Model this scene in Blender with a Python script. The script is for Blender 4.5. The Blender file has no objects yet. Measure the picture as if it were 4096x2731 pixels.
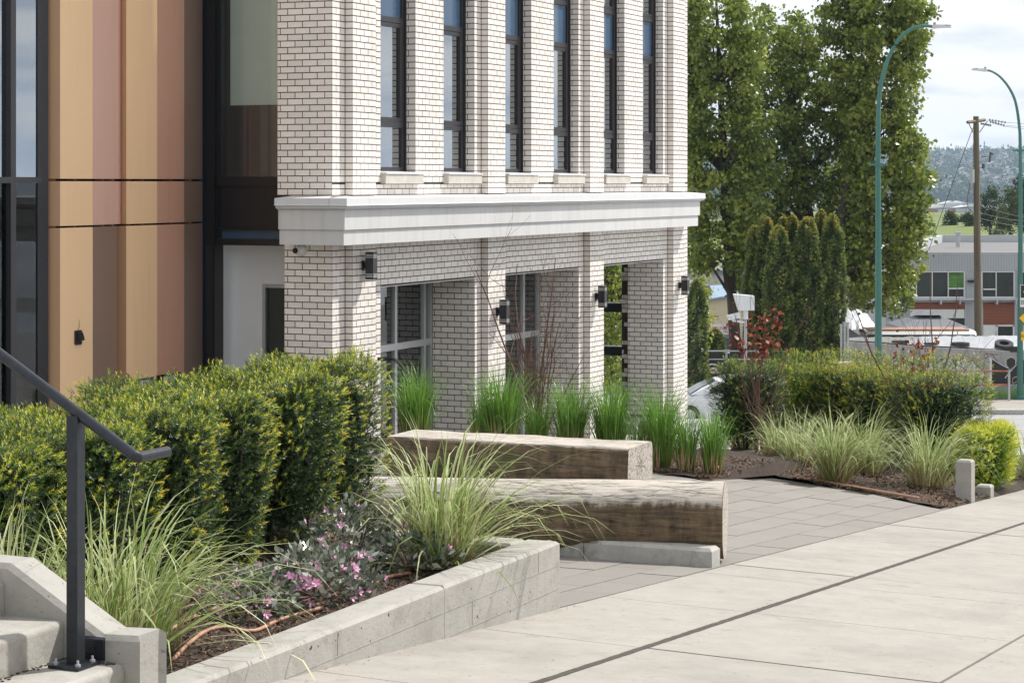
import bpy, math, random
import numpy as np
from mathutils import Vector, Matrix

random.seed(7)
rng = np.random.default_rng(11)
PI = math.pi
sc = bpy.context.scene
COL = sc.collection

# ------------------------------------------------------------------ camera
F, CX, HY = 8700.0, 2048.0, 730.0          # focal length, centre column and horizon row in photo pixels
cam = bpy.data.cameras.new('camera')
cam.sensor_width = 36.0
cam.lens = F / 4096.0 * 36.0
cam.shift_y = -(1365.5 - HY) / 4096.0
cam.clip_start = 0.1
cam.clip_end = 20000
co = bpy.data.objects.new('camera', cam)
co.rotation_euler = (PI / 2, 0, 0)
COL.objects.link(co)
sc.camera = co

# ------------------------------------------------------------------ light
SUN_EL = math.radians(48)
SUN_DIR = Vector((0.86, 0.51, 0)).normalized()          # horizontal direction towards the sun
sun_vec = Vector((SUN_DIR.x * math.cos(SUN_EL), SUN_DIR.y * math.cos(SUN_EL), math.sin(SUN_EL)))
sl = bpy.data.lights.new('sun', 'SUN')
sl.energy = 3.5
sl.angle = math.radians(2.0)
sl.color = (1.0, 0.96, 0.9)
so = bpy.data.objects.new('sun', sl)
so.rotation_euler = sun_vec.to_track_quat('Z', 'Y').to_euler()
COL.objects.link(so)

w = bpy.data.worlds.new('World')
sc.world = w
w.use_nodes = True
nt = w.node_tree
nt.nodes.clear()
wo = nt.nodes.new('ShaderNodeOutputWorld')
bg = nt.nodes.new('ShaderNodeBackground')
bg.inputs['Strength'].default_value = 0.12
sky = nt.nodes.new('ShaderNodeTexSky')
sky.sky_type = 'NISHITA'
sky.sun_disc = False
sky.sun_elevation = SUN_EL
sky.sun_rotation = math.atan2(SUN_DIR.x, SUN_DIR.y)
sky.air_density = 1.0
sky.dust_density = 1.5
tc = nt.nodes.new('ShaderNodeTexCoord')
mp = nt.nodes.new('ShaderNodeMapping')
mp.inputs['Scale'].default_value = (1.0, 1.0, 4.5)
nz = nt.nodes.new('ShaderNodeTexNoise')
nz.inputs['Scale'].default_value = 5.5
nz.inputs['Detail'].default_value = 7
nz.inputs['Roughness'].default_value = 0.55
nz.inputs['Distortion'].default_value = 0.35
rp = nt.nodes.new('ShaderNodeValToRGB')
rp.color_ramp.elements[0].position = 0.22
rp.color_ramp.elements[0].color = (0.25, 0.25, 0.25, 1)
rp.color_ramp.elements[1].position = 0.50
rp.color_ramp.elements[1].color = (1, 1, 1, 1)
nz2 = nt.nodes.new('ShaderNodeTexNoise')
nz2.inputs['Scale'].default_value = 13.0
nz2.inputs['Roughness'].default_value = 0.5
nz2.inputs['Detail'].default_value = 6
rp2 = nt.nodes.new('ShaderNodeValToRGB')
rp2.color_ramp.elements[0].position = 0.34
rp2.color_ramp.elements[0].color = (3.7, 4.05, 4.6, 1)
rp2.color_ramp.elements[1].position = 0.56
rp2.color_ramp.elements[1].color = (6.0, 5.97, 5.93, 1)
mx = nt.nodes.new('ShaderNodeMix')
mx.data_type = 'RGBA'
nt.links.new(tc.outputs['Generated'], mp.inputs['Vector'])
nt.links.new(mp.outputs['Vector'], nz.inputs['Vector'])
nt.links.new(mp.outputs['Vector'], nz2.inputs['Vector'])
nt.links.new(nz.outputs['Fac'], rp.inputs['Fac'])
nt.links.new(nz2.outputs['Fac'], rp2.inputs['Fac'])
nt.links.new(rp.outputs['Color'], mx.inputs['Factor'])
nt.links.new(sky.outputs['Color'], mx.inputs['A'])
nt.links.new(rp2.outputs['Color'], mx.inputs['B'])
nt.links.new(mx.outputs['Result'], bg.inputs['Color'])
nt.links.new(bg.outputs['Background'], wo.inputs['Surface'])

sc.view_settings.view_transform = 'Standard'
sc.view_settings.look = 'None'
sc.view_settings.gamma = 1.0
sc.view_settings.exposure = 0.64
sc.cycles.max_bounces = 7
sc.cycles.transparent_max_bounces = 8
sc.cycles.volume_bounces = 0
sc.cycles.volume_step_rate = 10
sc.cycles.use_denoising = True

# ------------------------------------------------------------------ coordinates
TH = math.atan((5925 - CX) / F)             # yaw of the street and the building to the view axis
S, C = math.sin(TH), math.cos(TH)
BU, BV = -12.958, 23.621                    # building corner in street coordinates


def W(u, v, z):                             # street coordinates (u across, v along the street) to world
    return Vector((C * u + S * v, -S * u + C * v, z))


def px(x, y, Y):                            # photo pixel at depth Y to world
    return Vector(((x - CX) / F * Y, Y, -(y - HY) / F * Y))


def uv_of(p):
    return (C * p.x - S * p.y, S * p.x + C * p.y)


def mix(a, b, t):
    return a + (b - a) * t


def ground_h(u, v):                         # height of the ground (eye level is 0)
    hs = -1.6 - 0.08 * v - 0.025 * u
    if u >= -4.72:
        return hs
    edge = -1.482 - 0.08 * v
    inner = -2.6 - 0.035 * (v - 14.4)
    if v > 20.6:
        inner = -2.817 - 0.12 * (v - 20.6)
        inner = max(inner, edge - 0.25)
    t = min(1.0, (-4.72 - u) / 4.3)
    return mix(edge, inner, t)


def hit(x, y):                              # where the view ray of a photo pixel meets the ground
    lo, hi = 5.0, 60.0
    for _ in range(50):
        m = (lo + hi) / 2
        p = px(x, y, m)
        u, v = uv_of(p)
        if p.z > ground_h(u, v):
            lo = m
        else:
            hi = m
    return uv_of(px(x, y, lo))


# ------------------------------------------------------------------ materials
MATS = {}


def nodes(name):
    m = bpy.data.materials.new(name)
    m.use_nodes = True
    t = m.node_tree
    b = t.nodes['Principled BSDF']
    return m, t, b


def mat(name, col, rough=0.6, var=0.12, scale=8.0, bump=0.0, bscale=None, metal=0.0, spec=0.5, stain=None,
        stain_scale=1.5, stain_amt=0.5, stretch=(1, 1, 1), rand=0.0, coords='Object', detail=6, spots=0.0, spot_scale=40.0, spot_col=(0.10, 0.09, 0.075), streak=0.0):
    m, t, b = nodes(name)
    L = t.links
    tcn = t.nodes.new('ShaderNodeTexCoord')
    mpn = t.nodes.new('ShaderNodeMapping')
    mpn.inputs['Scale'].default_value = stretch
    L.new(tcn.outputs[coords], mpn.inputs['Vector'])
    n = t.nodes.new('ShaderNodeTexNoise')
    n.inputs['Scale'].default_value = scale
    n.inputs['Detail'].default_value = detail
    n.inputs['Roughness'].default_value = 0.6
    L.new(mpn.outputs['Vector'], n.inputs['Vector'])
    r = t.nodes.new('ShaderNodeMapRange')
    r.inputs['From Min'].default_value = 0.25
    r.inputs['From Max'].default_value = 0.75
    r.inputs['To Min'].default_value = 1 - var
    r.inputs['To Max'].default_value = 1 + var
    L.new(n.outputs['Fac'], r.inputs['Value'])
    v = t.nodes.new('ShaderNodeVectorMath')
    v.operation = 'SCALE'
    v.inputs[0].default_value = col
    L.new(r.outputs['Result'], v.inputs['Scale'])
    out = v.outputs['Vector']
    if stain is not None:
        n2 = t.nodes.new('ShaderNodeTexNoise')
        n2.inputs['Scale'].default_value = stain_scale
        n2.inputs['Detail'].default_value = 8
        n2.inputs['Roughness'].default_value = 0.7
        L.new(mpn.outputs['Vector'], n2.inputs['Vector'])
        r2 = t.nodes.new('ShaderNodeMapRange')
        r2.inputs['From Min'].default_value = 0.5
        r2.inputs['From Max'].default_value = 0.72
        r2.inputs['To Min'].default_value = 0
        r2.inputs['To Max'].default_value = stain_amt
        L.new(n2.outputs['Fac'], r2.inputs['Value'])
        x = t.nodes.new('ShaderNodeMix')
        x.data_type = 'RGBA'
        L.new(r2.outputs['Result'], x.inputs['Factor'])
        L.new(out, x.inputs['A'])
        x.inputs['B'].default_value = (*stain, 1)
        out = x.outputs['Result']
    if spots:
        for sc1, lo1, hi1, am in ((spot_scale, 0.665, 0.70, spots), (spot_scale * 0.22, 0.62, 0.72, spots * 0.45)):
            n5 = t.nodes.new('ShaderNodeTexNoise')
            n5.inputs['Scale'].default_value = sc1
            n5.inputs['Detail'].default_value = 3
            L.new(tcn.outputs[coords], n5.inputs['Vector'])
            r5 = t.nodes.new('ShaderNodeMapRange')
            r5.inputs['From Min'].default_value = lo1
            r5.inputs['From Max'].default_value = hi1
            r5.inputs['To Max'].default_value = am
            L.new(n5.outputs['Fac'], r5.inputs['Value'])
            x5 = t.nodes.new('ShaderNodeMix')
            x5.data_type = 'RGBA'
            L.new(r5.outputs['Result'], x5.inputs['Factor'])
            L.new(out, x5.inputs['A'])
            x5.inputs['B'].default_value = (*spot_col, 1)
            out = x5.outputs['Result']
    if streak:
        m6 = t.nodes.new('ShaderNodeMapping')
        m6.inputs['Scale'].default_value = (7, 7, 0.35)
        L.new(tcn.outputs[coords], m6.inputs['Vector'])
        n6 = t.nodes.new('ShaderNodeTexNoise')
        n6.inputs['Scale'].default_value = 1.6
        n6.inputs['Detail'].default_value = 5
        L.new(m6.outputs['Vector'], n6.inputs['Vector'])
        r6 = t.nodes.new('ShaderNodeMapRange')
        r6.inputs['From Min'].default_value = 0.52
        r6.inputs['From Max'].default_value = 0.75
        r6.inputs['To Max'].default_value = streak
        L.new(n6.outputs['Fac'], r6.inputs['Value'])
        x6 = t.nodes.new('ShaderNodeMix')
        x6.data_type = 'RGBA'
        L.new(r6.outputs['Result'], x6.inputs['Factor'])
        L.new(out, x6.inputs['A'])
        x6.inputs['B'].default_value = (col[0] * 0.45, col[1] * 0.42, col[2] * 0.38, 1)
        out = x6.outputs['Result']
    if rand:
        oi = t.nodes.new('ShaderNodeObjectInfo')
        at = t.nodes.new('ShaderNodeAttribute')
        at.attribute_name = 't'
        ad = t.nodes.new('ShaderNodeMath')
        ad.operation = 'ADD'
        L.new(oi.outputs['Random'], ad.inputs[0])
        L.new(at.outputs['Fac'], ad.inputs[1])
        fr = t.nodes.new('ShaderNodeMath')
        fr.operation = 'FRACT'
        L.new(ad.outputs[0], fr.inputs[0])
        r3 = t.nodes.new('ShaderNodeMapRange')
        r3.inputs['To Min'].default_value = 1 - rand
        r3.inputs['To Max'].default_value = 1 + rand
        L.new(fr.outputs[0], r3.inputs['Value'])
        v3 = t.nodes.new('ShaderNodeVectorMath')
        v3.operation = 'SCALE'
        L.new(out, v3.inputs[0])
        L.new(r3.outputs['Result'], v3.inputs['Scale'])
        out = v3.outputs['Vector']
    L.new(out, b.inputs['Base Color'])
    b.inputs['Roughness'].default_value = rough
    b.inputs['Metallic'].default_value = metal
    b.inputs['Specular IOR Level'].default_value = spec
    if bump:
        bn = t.nodes.new('ShaderNodeTexNoise')
        bn.inputs['Scale'].default_value = bscale or scale * 4
        bn.inputs['Detail'].default_value = 8
        bn.inputs['Roughness'].default_value = 0.65
        L.new(mpn.outputs['Vector'], bn.inputs['Vector'])
        bp = t.nodes.new('ShaderNodeBump')
        bp.inputs['Strength'].default_value = min(1.0, bump)
        bp.inputs['Distance'].default_value = 0.01
        L.new(bn.outputs['Fac'], bp.inputs['Height'])
        L.new(bp.outputs['Normal'], b.inputs['Normal'])
    MATS[name] = m
    return m


def leafmat(name, stops, rough=0.45, trans=0.3, spec=0.4):
    """colour taken from the per-leaf attribute t (age and kind of leaf; yew creases carry painted shade)"""
    m, t, b = nodes(name)
    L = t.links
    at = t.nodes.new('ShaderNodeAttribute')
    at.attribute_name = 't'
    r = t.nodes.new('ShaderNodeValToRGB')
    e = r.color_ramp.elements
    while len(e) < len(stops):
        e.new(0.5)
    for i, (p, c) in enumerate(stops):
        e[i].position = p
        e[i].color = (*c, 1)
    L.new(at.outputs['Fac'], r.inputs['Fac'])
    L.new(r.outputs['Color'], b.inputs['Base Color'])
    b.inputs['Roughness'].default_value = rough
    b.inputs['Specular IOR Level'].default_value = spec
    tr = t.nodes.new('ShaderNodeBsdfTranslucent')
    L.new(r.outputs['Color'], tr.inputs['Color'])
    ms = t.nodes.new('ShaderNodeMixShader')
    ms.inputs[0].default_value = trans
    L.new(b.outputs[0], ms.inputs[1])
    L.new(tr.outputs[0], ms.inputs[2])
    L.new(ms.outputs[0], t.nodes['Material Output'].inputs['Surface'])
    MATS[name] = m
    return m


def glassmat(name, tint, refl, rough=0.02):
    m, t, b = nodes(name)
    L = t.links
    t.nodes.remove(b)
    g = t.nodes.new('ShaderNodeBsdfGlossy')
    g.inputs['Roughness'].default_value = rough
    g.inputs['Color'].default_value = (0.92, 0.96, 1.0, 1)
    tr = t.nodes.new('ShaderNodeBsdfTransparent')
    tr.inputs['Color'].default_value = (*tint, 1)
    fr = t.nodes.new('ShaderNodeFresnel')
    fr.inputs['IOR'].default_value = 1.52
    ad = t.nodes.new('ShaderNodeMath')
    ad.operation = 'MULTIPLY_ADD'
    ad.use_clamp = True
    L.new(fr.outputs[0], ad.inputs[0])
    ad.inputs[1].default_value = 1.1
    ad.inputs[2].default_value = refl
    # slight waviness of the panes
    n = t.nodes.new('ShaderNodeTexNoise')
    n.inputs['Scale'].default_value = 1.3
    bp = t.nodes.new('ShaderNodeBump')
    bp.inputs['Strength'].default_value = 0.03
    bp.inputs['Distance'].default_value = 0.05
    L.new(n.outputs['Fac'], bp.inputs['Height'])
    L.new(bp.outputs['Normal'], g.inputs['Normal'])
    ms = t.nodes.new('ShaderNodeMixShader')
    L.new(ad.outputs[0], ms.inputs[0])
    L.new(tr.outputs[0], ms.inputs[1])
    L.new(g.outputs[0], ms.inputs[2])
    L.new(ms.outputs[0], t.nodes['Material Output'].inputs['Surface'])
    MATS[name] = m
    return m


mat('brick', (0.82, 0.765, 0.71), 0.42, 0.06, 14, 0.3, 60, rand=0.075, stain=(0.50, 0.40, 0.29), stain_scale=2.2, stain_amt=0.22, streak=0.12)
mat('mortar', (0.055, 0.042, 0.032), 0.9, 0.2, 20, 0.4)
mat('white_metal', (0.64, 0.64, 0.645), 0.4, 0.04, 3, 0.0, stain=(0.5, 0.48, 0.45), stain_scale=2.2, stain_amt=0.25, stretch=(1, 1, 0.3))
mat('white_fascia', (0.60, 0.595, 0.59), 0.55, 0.05, 3, 0.05, 30, stain=(0.45, 0.43, 0.40), stain_scale=2.0, stain_amt=0.25, stretch=(1, 1, 0.3), streak=0.22)
mat('sill_stone', (0.52, 0.49, 0.44), 0.8, 0.12, 9, 0.2, stain=(0.3, 0.27, 0.23), stain_scale=4, stain_amt=0.4)
mat('dark_metal', (0.035, 0.034, 0.038), 0.38, 0.15, 12, metal=0.3)
mat('black_metal', (0.012, 0.012, 0.014), 0.35, 0.2, 12)
mat('rail_metal', (0.035, 0.04, 0.048), 0.32, 0.25, 30, metal=0.55, bump=0.05)
mat('alu', (0.55, 0.56, 0.56), 0.4, 0.06, 10, metal=0.5)
mat('spandrel', (0.05, 0.10, 0.17), 0.12, 0.1, 2)
mat('concrete_walk', (0.325, 0.302, 0.270), 0.85, 0.10, 5.0, 0.35, 90, rand=0.035, stain=(0.20, 0.185, 0.165), stain_scale=0.8, stain_amt=0.6, coords='Generated' if False else 'Object', detail=9, spots=0.45, spot_scale=34)
mat('concrete_cast', (0.35, 0.335, 0.305), 0.85, 0.12, 3, 0.35, 40, stain=(0.19, 0.18, 0.16), stain_scale=4, stain_amt=0.55, stretch=(0.8, 0.8, 1.3), detail=9, spots=0.6, spot_scale=45, streak=0.22)
mat('concrete_rough', (0.40, 0.39, 0.36), 0.9, 0.18, 7, 0.6, 30, stain=(0.15, 0.14, 0.11), stain_scale=6, stain_amt=0.7, stretch=(1, 1, 0.8), detail=9, spots=0.5, spot_scale=40)
mat('concrete_step', (0.36, 0.345, 0.31), 0.9, 0.12, 5, 0.5, 30, stain=(0.17, 0.14, 0.10), stain_scale=2.6, stain_amt=0.75, detail=9)
mat('joint_dark', (0.07, 0.06, 0.05), 0.95, 0.4, 30, 0.6)
mat('paver', (0.225, 0.207, 0.187), 0.85, 0.05, 30, 0.2, 90, rand=0.05, spots=0.25, spot_scale=30)
mat('mulch', (0.035, 0.023, 0.017), 0.95, 0.7, 40, 1.0, 60, stain=(0.12, 0.075, 0.045), stain_scale=70, stain_amt=0.6)
mat('chip', (0.13, 0.08, 0.05), 0.9, 0.3, 9, rand=0.5)
mat('asphalt', (0.30, 0.30, 0.305), 0.9, 0.12, 0.8, 0.2, 30, stain=(0.24, 0.24, 0.24), stain_scale=0.3, stain_amt=0.5, stretch=(0.3, 1, 1))
mat('road_paint', (0.72, 0.72, 0.70), 0.7, 0.1, 5)
mat('far_ground', (0.19, 0.19, 0.17), 0.95, 0.3, 0.2)
mat('park_grass', (0.13, 0.17, 0.045), 0.95, 0.35, 0.04, stain=(0.22, 0.22, 0.09), stain_scale=0.03, stain_amt=0.8)
mat('hose', (0.40, 0.22, 0.14), 0.6, 0.2, 30)
mat('tan_panel', (0.93, 0.62, 0.36), 0.45, 0.03, 1.0, streak=0.10)
mat('rose_panel', (0.74, 0.46, 0.36), 0.45, 0.03, 1.0, streak=0.10)
mat('clay_panel', (0.66, 0.36, 0.25), 0.45, 0.03, 1.0, streak=0.10)
mat('brown_panel', (0.28, 0.185, 0.14), 0.45, 0.05, 1.0)
mat('shaded_panel', (0.46, 0.27, 0.15), 0.45, 0.05, 1.0)  # darker panel colour with the shade of the return faces painted in
mat('white_stucco', (0.82, 0.82, 0.81), 0.8, 0.03, 3, 0.1)
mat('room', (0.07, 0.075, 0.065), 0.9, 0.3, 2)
mat('green_reflection', (0.06, 0.19, 0.025), 0.3, 0.95, 1.2, stain=(0.01, 0.02, 0.01), stain_scale=1.6, stain_amt=1.0, stretch=(1, 1, 3))  # green reflection painted as a blotchy colour
mat('rust_roof', (0.36, 0.21, 0.15), 0.8, 0.3, 4)
mat('blind', (0.74, 0.80, 0.74), 0.8, 0.03, 4)
mat('bark', (0.075, 0.062, 0.05), 0.95, 0.3, 6, 0.6, stretch=(1, 1, 0.2))
mat('bark_pale', (0.15, 0.125, 0.10), 0.95, 0.3, 6, 0.6, stretch=(1, 1, 0.2))
mat('twig', (0.14, 0.075, 0.055), 0.8, 0.3, 20)
mat('straw', (0.46, 0.30, 0.16), 0.8, 0.3, 30)
mat('green_paint', (0.045, 0.155, 0.125), 0.4, 0.08, 2, stain=(0.09, 0.22, 0.2), stain_scale=1, stain_amt=0.3)
mat('grey_paint', (0.30, 0.31, 0.32), 0.45, 0.08, 4)
mat('grey_light', (0.55, 0.56, 0.57), 0.45, 0.06, 4)
mat('pole_wood', (0.17, 0.14, 0.10), 0.9, 0.25, 3, 0.4, stretch=(3, 3, 0.2), stain=(0.10, 0.08, 0.06), stain_scale=2, stain_amt=0.7)
mat('ceramic', (0.10, 0.09, 0.09), 0.3, 0.2, 5)
mat('wire', (0.06, 0.06, 0.065), 0.6, 0.1, 5)
mat('galv', (0.40, 0.41, 0.42), 0.45, 0.15, 6, metal=0.4)
mat('rust', (0.33, 0.13, 0.06), 0.8, 0.3, 4)
mat('graf_wall', (0.34, 0.34, 0.335), 0.9, 0.12, 1.0, stain=(0.13, 0.13, 0.125), stain_scale=2.6, stain_amt=0.75, stretch=(1.6, 1.6, 0.45), detail=9)
mat('paint_white', (0.66, 0.67, 0.68), 0.7, 0.15, 6)
mat('paint_black', (0.035, 0.033, 0.034), 0.7, 0.3, 3)
mat('paint_red', (0.26, 0.04, 0.055), 0.8, 0.2, 6)
mat('paint_orange', (0.55, 0.24, 0.06), 0.8, 0.2, 6)
mat('paint_blue', (0.05, 0.12, 0.28), 0.8, 0.2, 6)
mat('paint_grey', (0.50, 0.51, 0.53), 0.8, 0.12, 3)
mat('foil', (0.55, 0.56, 0.58), 0.35, 0.08, 3, 0.9, 7, metal=0.75)
mat('tarp', (0.62, 0.65, 0.70), 0.45, 0.1, 3, 0.5, 5)
mat('rubber', (0.03, 0.03, 0.032), 0.8, 0.3, 20, 0.3)
mat('corr_grey', (0.47, 0.49, 0.52), 0.4, 0.08, 0.5, metal=0.15)
mat('corr_red', (0.30, 0.115, 0.07), 0.6, 0.12, 0.5)
mat('roof_grey', (0.17, 0.17, 0.175), 0.9, 0.1, 0.3)
mat('parapet', (0.45, 0.46, 0.47), 0.6, 0.1, 0.5, stain=(0.4, 0.4, 0.4), stain_scale=0.8, stain_amt=0.4)
mat('white_trim', (0.70, 0.71, 0.71), 0.5, 0.05, 2)
mat('cream_wall', (0.62, 0.54, 0.38), 0.8, 0.06, 0.5)
mat('sign_white', (0.74, 0.74, 0.73), 0.5, 0.03, 2)
mat('sign_yellow', (0.85, 0.48, 0.01), 0.5, 0.03, 2)
mat('sign_black', (0.015, 0.015, 0.015), 0.5, 0.1, 2)
mat('print_red', (0.5, 0.02, 0.03), 0.6, 0.1, 2)
mat('shingle', (0.13, 0.13, 0.135), 0.9, 0.4, 5, stretch=(1, 1, 2))
mat('gazebo_cloth', (0.14, 0.15, 0.175), 0.7, 0.1, 1)
mat('car_paint', (0.72, 0.73, 0.75), 0.25, 0.02, 1)
mat('slat_black', (0.02, 0.02, 0.022), 0.6, 0.3, 6)
mat('blue_frame', (0.22, 0.32, 0.42), 0.5, 0.1, 2)
mat('plate_grey', (0.28, 0.28, 0.28), 0.35, 0.15, 8, metal=0.6)
mat('plastic_white', (0.75, 0.75, 0.73), 0.4, 0.03, 5)
mat('lamp_slot', (0.80, 0.80, 0.78), 0.5, 0.03, 5)
mat('poster_white', (0.70, 0.70, 0.70), 0.6, 0.05, 5)
mat('water', (0.35, 0.38, 0.40), 0.15, 0.05, 0.01)
mat('house_white', (0.62, 0.61, 0.58), 0.8, 0.1, 0.05, rand=0.18)
mat('house_roof', (0.20, 0.19, 0.19), 0.8, 0.1, 0.05, rand=0.25)
mat('hill', (0.05, 0.08, 0.03), 0.95, 0.3, 0.01)
mat('pink', (0.88, 0.50, 0.70), 0.6, 0.25, 40)
mat('litter_leaf', (0.16, 0.13, 0.05), 0.8, 0.3, 30)

glassmat('glass', (0.80, 0.86, 0.82), 0.08)
glassmat('glass_clear', (0.94, 0.97, 0.95), 0.03)
glassmat('glass_dark', (0.62, 0.76, 0.70), 0.0)
glassmat('glass_sky', (0.5, 0.6, 0.62), 0.34)

mat('glass_far', (0.02, 0.03, 0.028), 0.06, 0.9, 0.4)
leafmat('yew', [(0.0, (0.012, 0.022, 0.008)), (0.3, (0.042, 0.080, 0.020)), (0.52, (0.15, 0.24, 0.030)), (0.76, (0.52, 0.54, 0.045)), (1.0, (0.80, 0.62, 0.11))], 0.40, 0.35, 0.5)
leafmat('yew_bright', [(0.0, (0.05, 0.10, 0.012)), (0.35, (0.20, 0.31, 0.025)), (0.7, (0.52, 0.58, 0.04)), (1.0, (0.75, 0.70, 0.08))], 0.5, 0.35, 0.4)
leafmat('striped', [(0.0, (0.30, 0.19, 0.09)), (0.12, (0.32, 0.25, 0.12)), (0.3, (0.10, 0.19, 0.05)), (0.55, (0.24, 0.36, 0.07)), (0.8, (0.66, 0.68, 0.36)), (1.0, (0.80, 0.78, 0.60))], 0.45, 0.3, 0.4)
leafmat('green_blade', [(0.0, (0.30, 0.20, 0.10)), (0.2, (0.07, 0.15, 0.025)), (0.5, (0.17, 0.34, 0.05)), (0.8, (0.36, 0.54, 0.13)), (1.0, (0.55, 0.66, 0.28))], 0.30, 0.4, 0.7)
leafmat('poplar', [(0.0, (0.070, 0.100, 0.025)), (0.5, (0.185, 0.245, 0.048)), (1.0, (0.42, 0.46, 0.085))], 0.34, 0.45, 0.6)
leafmat('cedar', [(0.0, (0.045, 0.070, 0.026)), (0.5, (0.135, 0.185, 0.055)), (0.85, (0.34, 0.34, 0.08)), (1.0, (0.55, 0.42, 0.09))], 0.6, 0.3, 0.3)
leafmat('weigela', [(0.0, (0.05, 0.07, 0.045)), (0.5, (0.15, 0.19, 0.13)), (0.8, (0.36, 0.38, 0.32)), (1.0, (0.52, 0.52, 0.47))], 0.26, 0.2, 0.9)
leafmat('red_leaf', [(0.0, (0.09, 0.02, 0.014)), (0.6, (0.24, 0.05, 0.025)), (1.0, (0.45, 0.14, 0.05))], 0.3, 0.3, 0.6)
leafmat('far_leaf', [(0.0, (0.022, 0.040, 0.014)), (0.5, (0.050, 0.080, 0.026)), (0.85, (0.11, 0.15, 0.045)), (1.0, (0.14, 0.07, 0.06))], 0.7, 0.15, 0.2)


def logmat():
    m, t, b = nodes('log_wood')
    L = t.links
    tcn = t.nodes.new('ShaderNodeTexCoord')
    mp1 = t.nodes.new('ShaderNodeMapping')
    mp1.inputs['Scale'].default_value = (1.1, 11, 11)
    L.new(tcn.outputs['Object'], mp1.inputs['Vector'])
    n1 = t.nodes.new('ShaderNodeTexNoise')
    n1.inputs['Scale'].default_value = 4
    n1.inputs['Detail'].default_value = 10
    n1.inputs['Roughness'].default_value = 0.7
    n1.inputs['Distortion'].default_value = 0.6
    L.new(mp1.outputs['Vector'], n1.inputs['Vector'])
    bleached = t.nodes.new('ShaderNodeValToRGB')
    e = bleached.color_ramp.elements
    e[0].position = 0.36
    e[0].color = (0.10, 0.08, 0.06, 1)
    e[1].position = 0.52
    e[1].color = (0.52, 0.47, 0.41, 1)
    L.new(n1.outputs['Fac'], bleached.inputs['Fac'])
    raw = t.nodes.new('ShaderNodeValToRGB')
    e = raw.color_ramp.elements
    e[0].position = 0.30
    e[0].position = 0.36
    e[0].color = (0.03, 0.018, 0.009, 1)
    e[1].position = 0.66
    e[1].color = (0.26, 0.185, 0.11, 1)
    n3 = t.nodes.new('ShaderNodeTexNoise')
    n3.inputs['Scale'].default_value = 3.2
    n3.inputs['Detail'].default_value = 9
    n3.inputs['Roughness'].default_value = 0.65
    mp3 = t.nodes.new('ShaderNodeMapping')
    mp3.inputs['Scale'].default_value = (3.2, 1.6, 1.2)
    L.new(tcn.outputs['Object'], mp3.inputs['Vector'])
    L.new(mp3.outputs['Vector'], n3.inputs['Vector'])
    av = t.nodes.new('ShaderNodeMath')
    av.operation = 'ADD'
    L.new(n1.outputs['Fac'], av.inputs[0])
    L.new(n3.outputs['Fac'], av.inputs[1])
    hv = t.nodes.new('ShaderNodeMath')
    hv.operation = 'MULTIPLY'
    hv.inputs[1].default_value = 0.5
    L.new(av.outputs[0], hv.inputs[0])
    L.new(hv.outputs[0], raw.inputs['Fac'])
    # moss patches
    n4 = t.nodes.new('ShaderNodeTexNoise')
    n4.inputs['Scale'].default_value = 2.6
    n4.inputs['Detail'].default_value = 6
    L.new(tcn.outputs['Object'], n4.inputs['Vector'])
    r4 = t.nodes.new('ShaderNodeMapRange')
    r4.inputs['From Min'].default_value = 0.52
    r4.inputs['From Max'].default_value = 0.72
    r4.inputs['To Max'].default_value = 0.75
    L.new(n4.outputs['Fac'], r4.inputs['Value'])
    ms = t.nodes.new('ShaderNodeMix')
    ms.data_type = 'RGBA'
    L.new(r4.outputs['Result'], ms.inputs['Factor'])
    L.new(raw.outputs['Color'], ms.inputs['A'])
    ms.inputs['B'].default_value = (0.075, 0.085, 0.02, 1)
    # weathered silver skin on the seat side with a ragged edge (attribute t written on the mesh)
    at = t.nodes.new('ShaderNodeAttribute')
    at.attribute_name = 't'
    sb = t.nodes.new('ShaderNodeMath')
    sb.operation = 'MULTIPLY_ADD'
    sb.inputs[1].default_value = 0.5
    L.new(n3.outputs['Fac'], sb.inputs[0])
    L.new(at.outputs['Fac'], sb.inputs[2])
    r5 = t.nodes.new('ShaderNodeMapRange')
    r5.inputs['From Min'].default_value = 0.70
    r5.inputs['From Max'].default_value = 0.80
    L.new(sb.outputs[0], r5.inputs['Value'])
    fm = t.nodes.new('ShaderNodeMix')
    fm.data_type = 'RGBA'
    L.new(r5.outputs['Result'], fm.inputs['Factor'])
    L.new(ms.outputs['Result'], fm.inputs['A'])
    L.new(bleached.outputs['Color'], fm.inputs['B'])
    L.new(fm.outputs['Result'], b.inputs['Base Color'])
    b.inputs['Roughness'].default_value = 0.85
    bp = t.nodes.new('ShaderNodeBump')
    bp.inputs['Strength'].default_value = 0.7
    bp.inputs['Distance'].default_value = 0.02
    L.new(n1.outputs['Fac'], bp.inputs['Height'])
    L.new(bp.outputs['Normal'], b.inputs['Normal'])
    MATS['log_wood'] = m


logmat()


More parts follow.
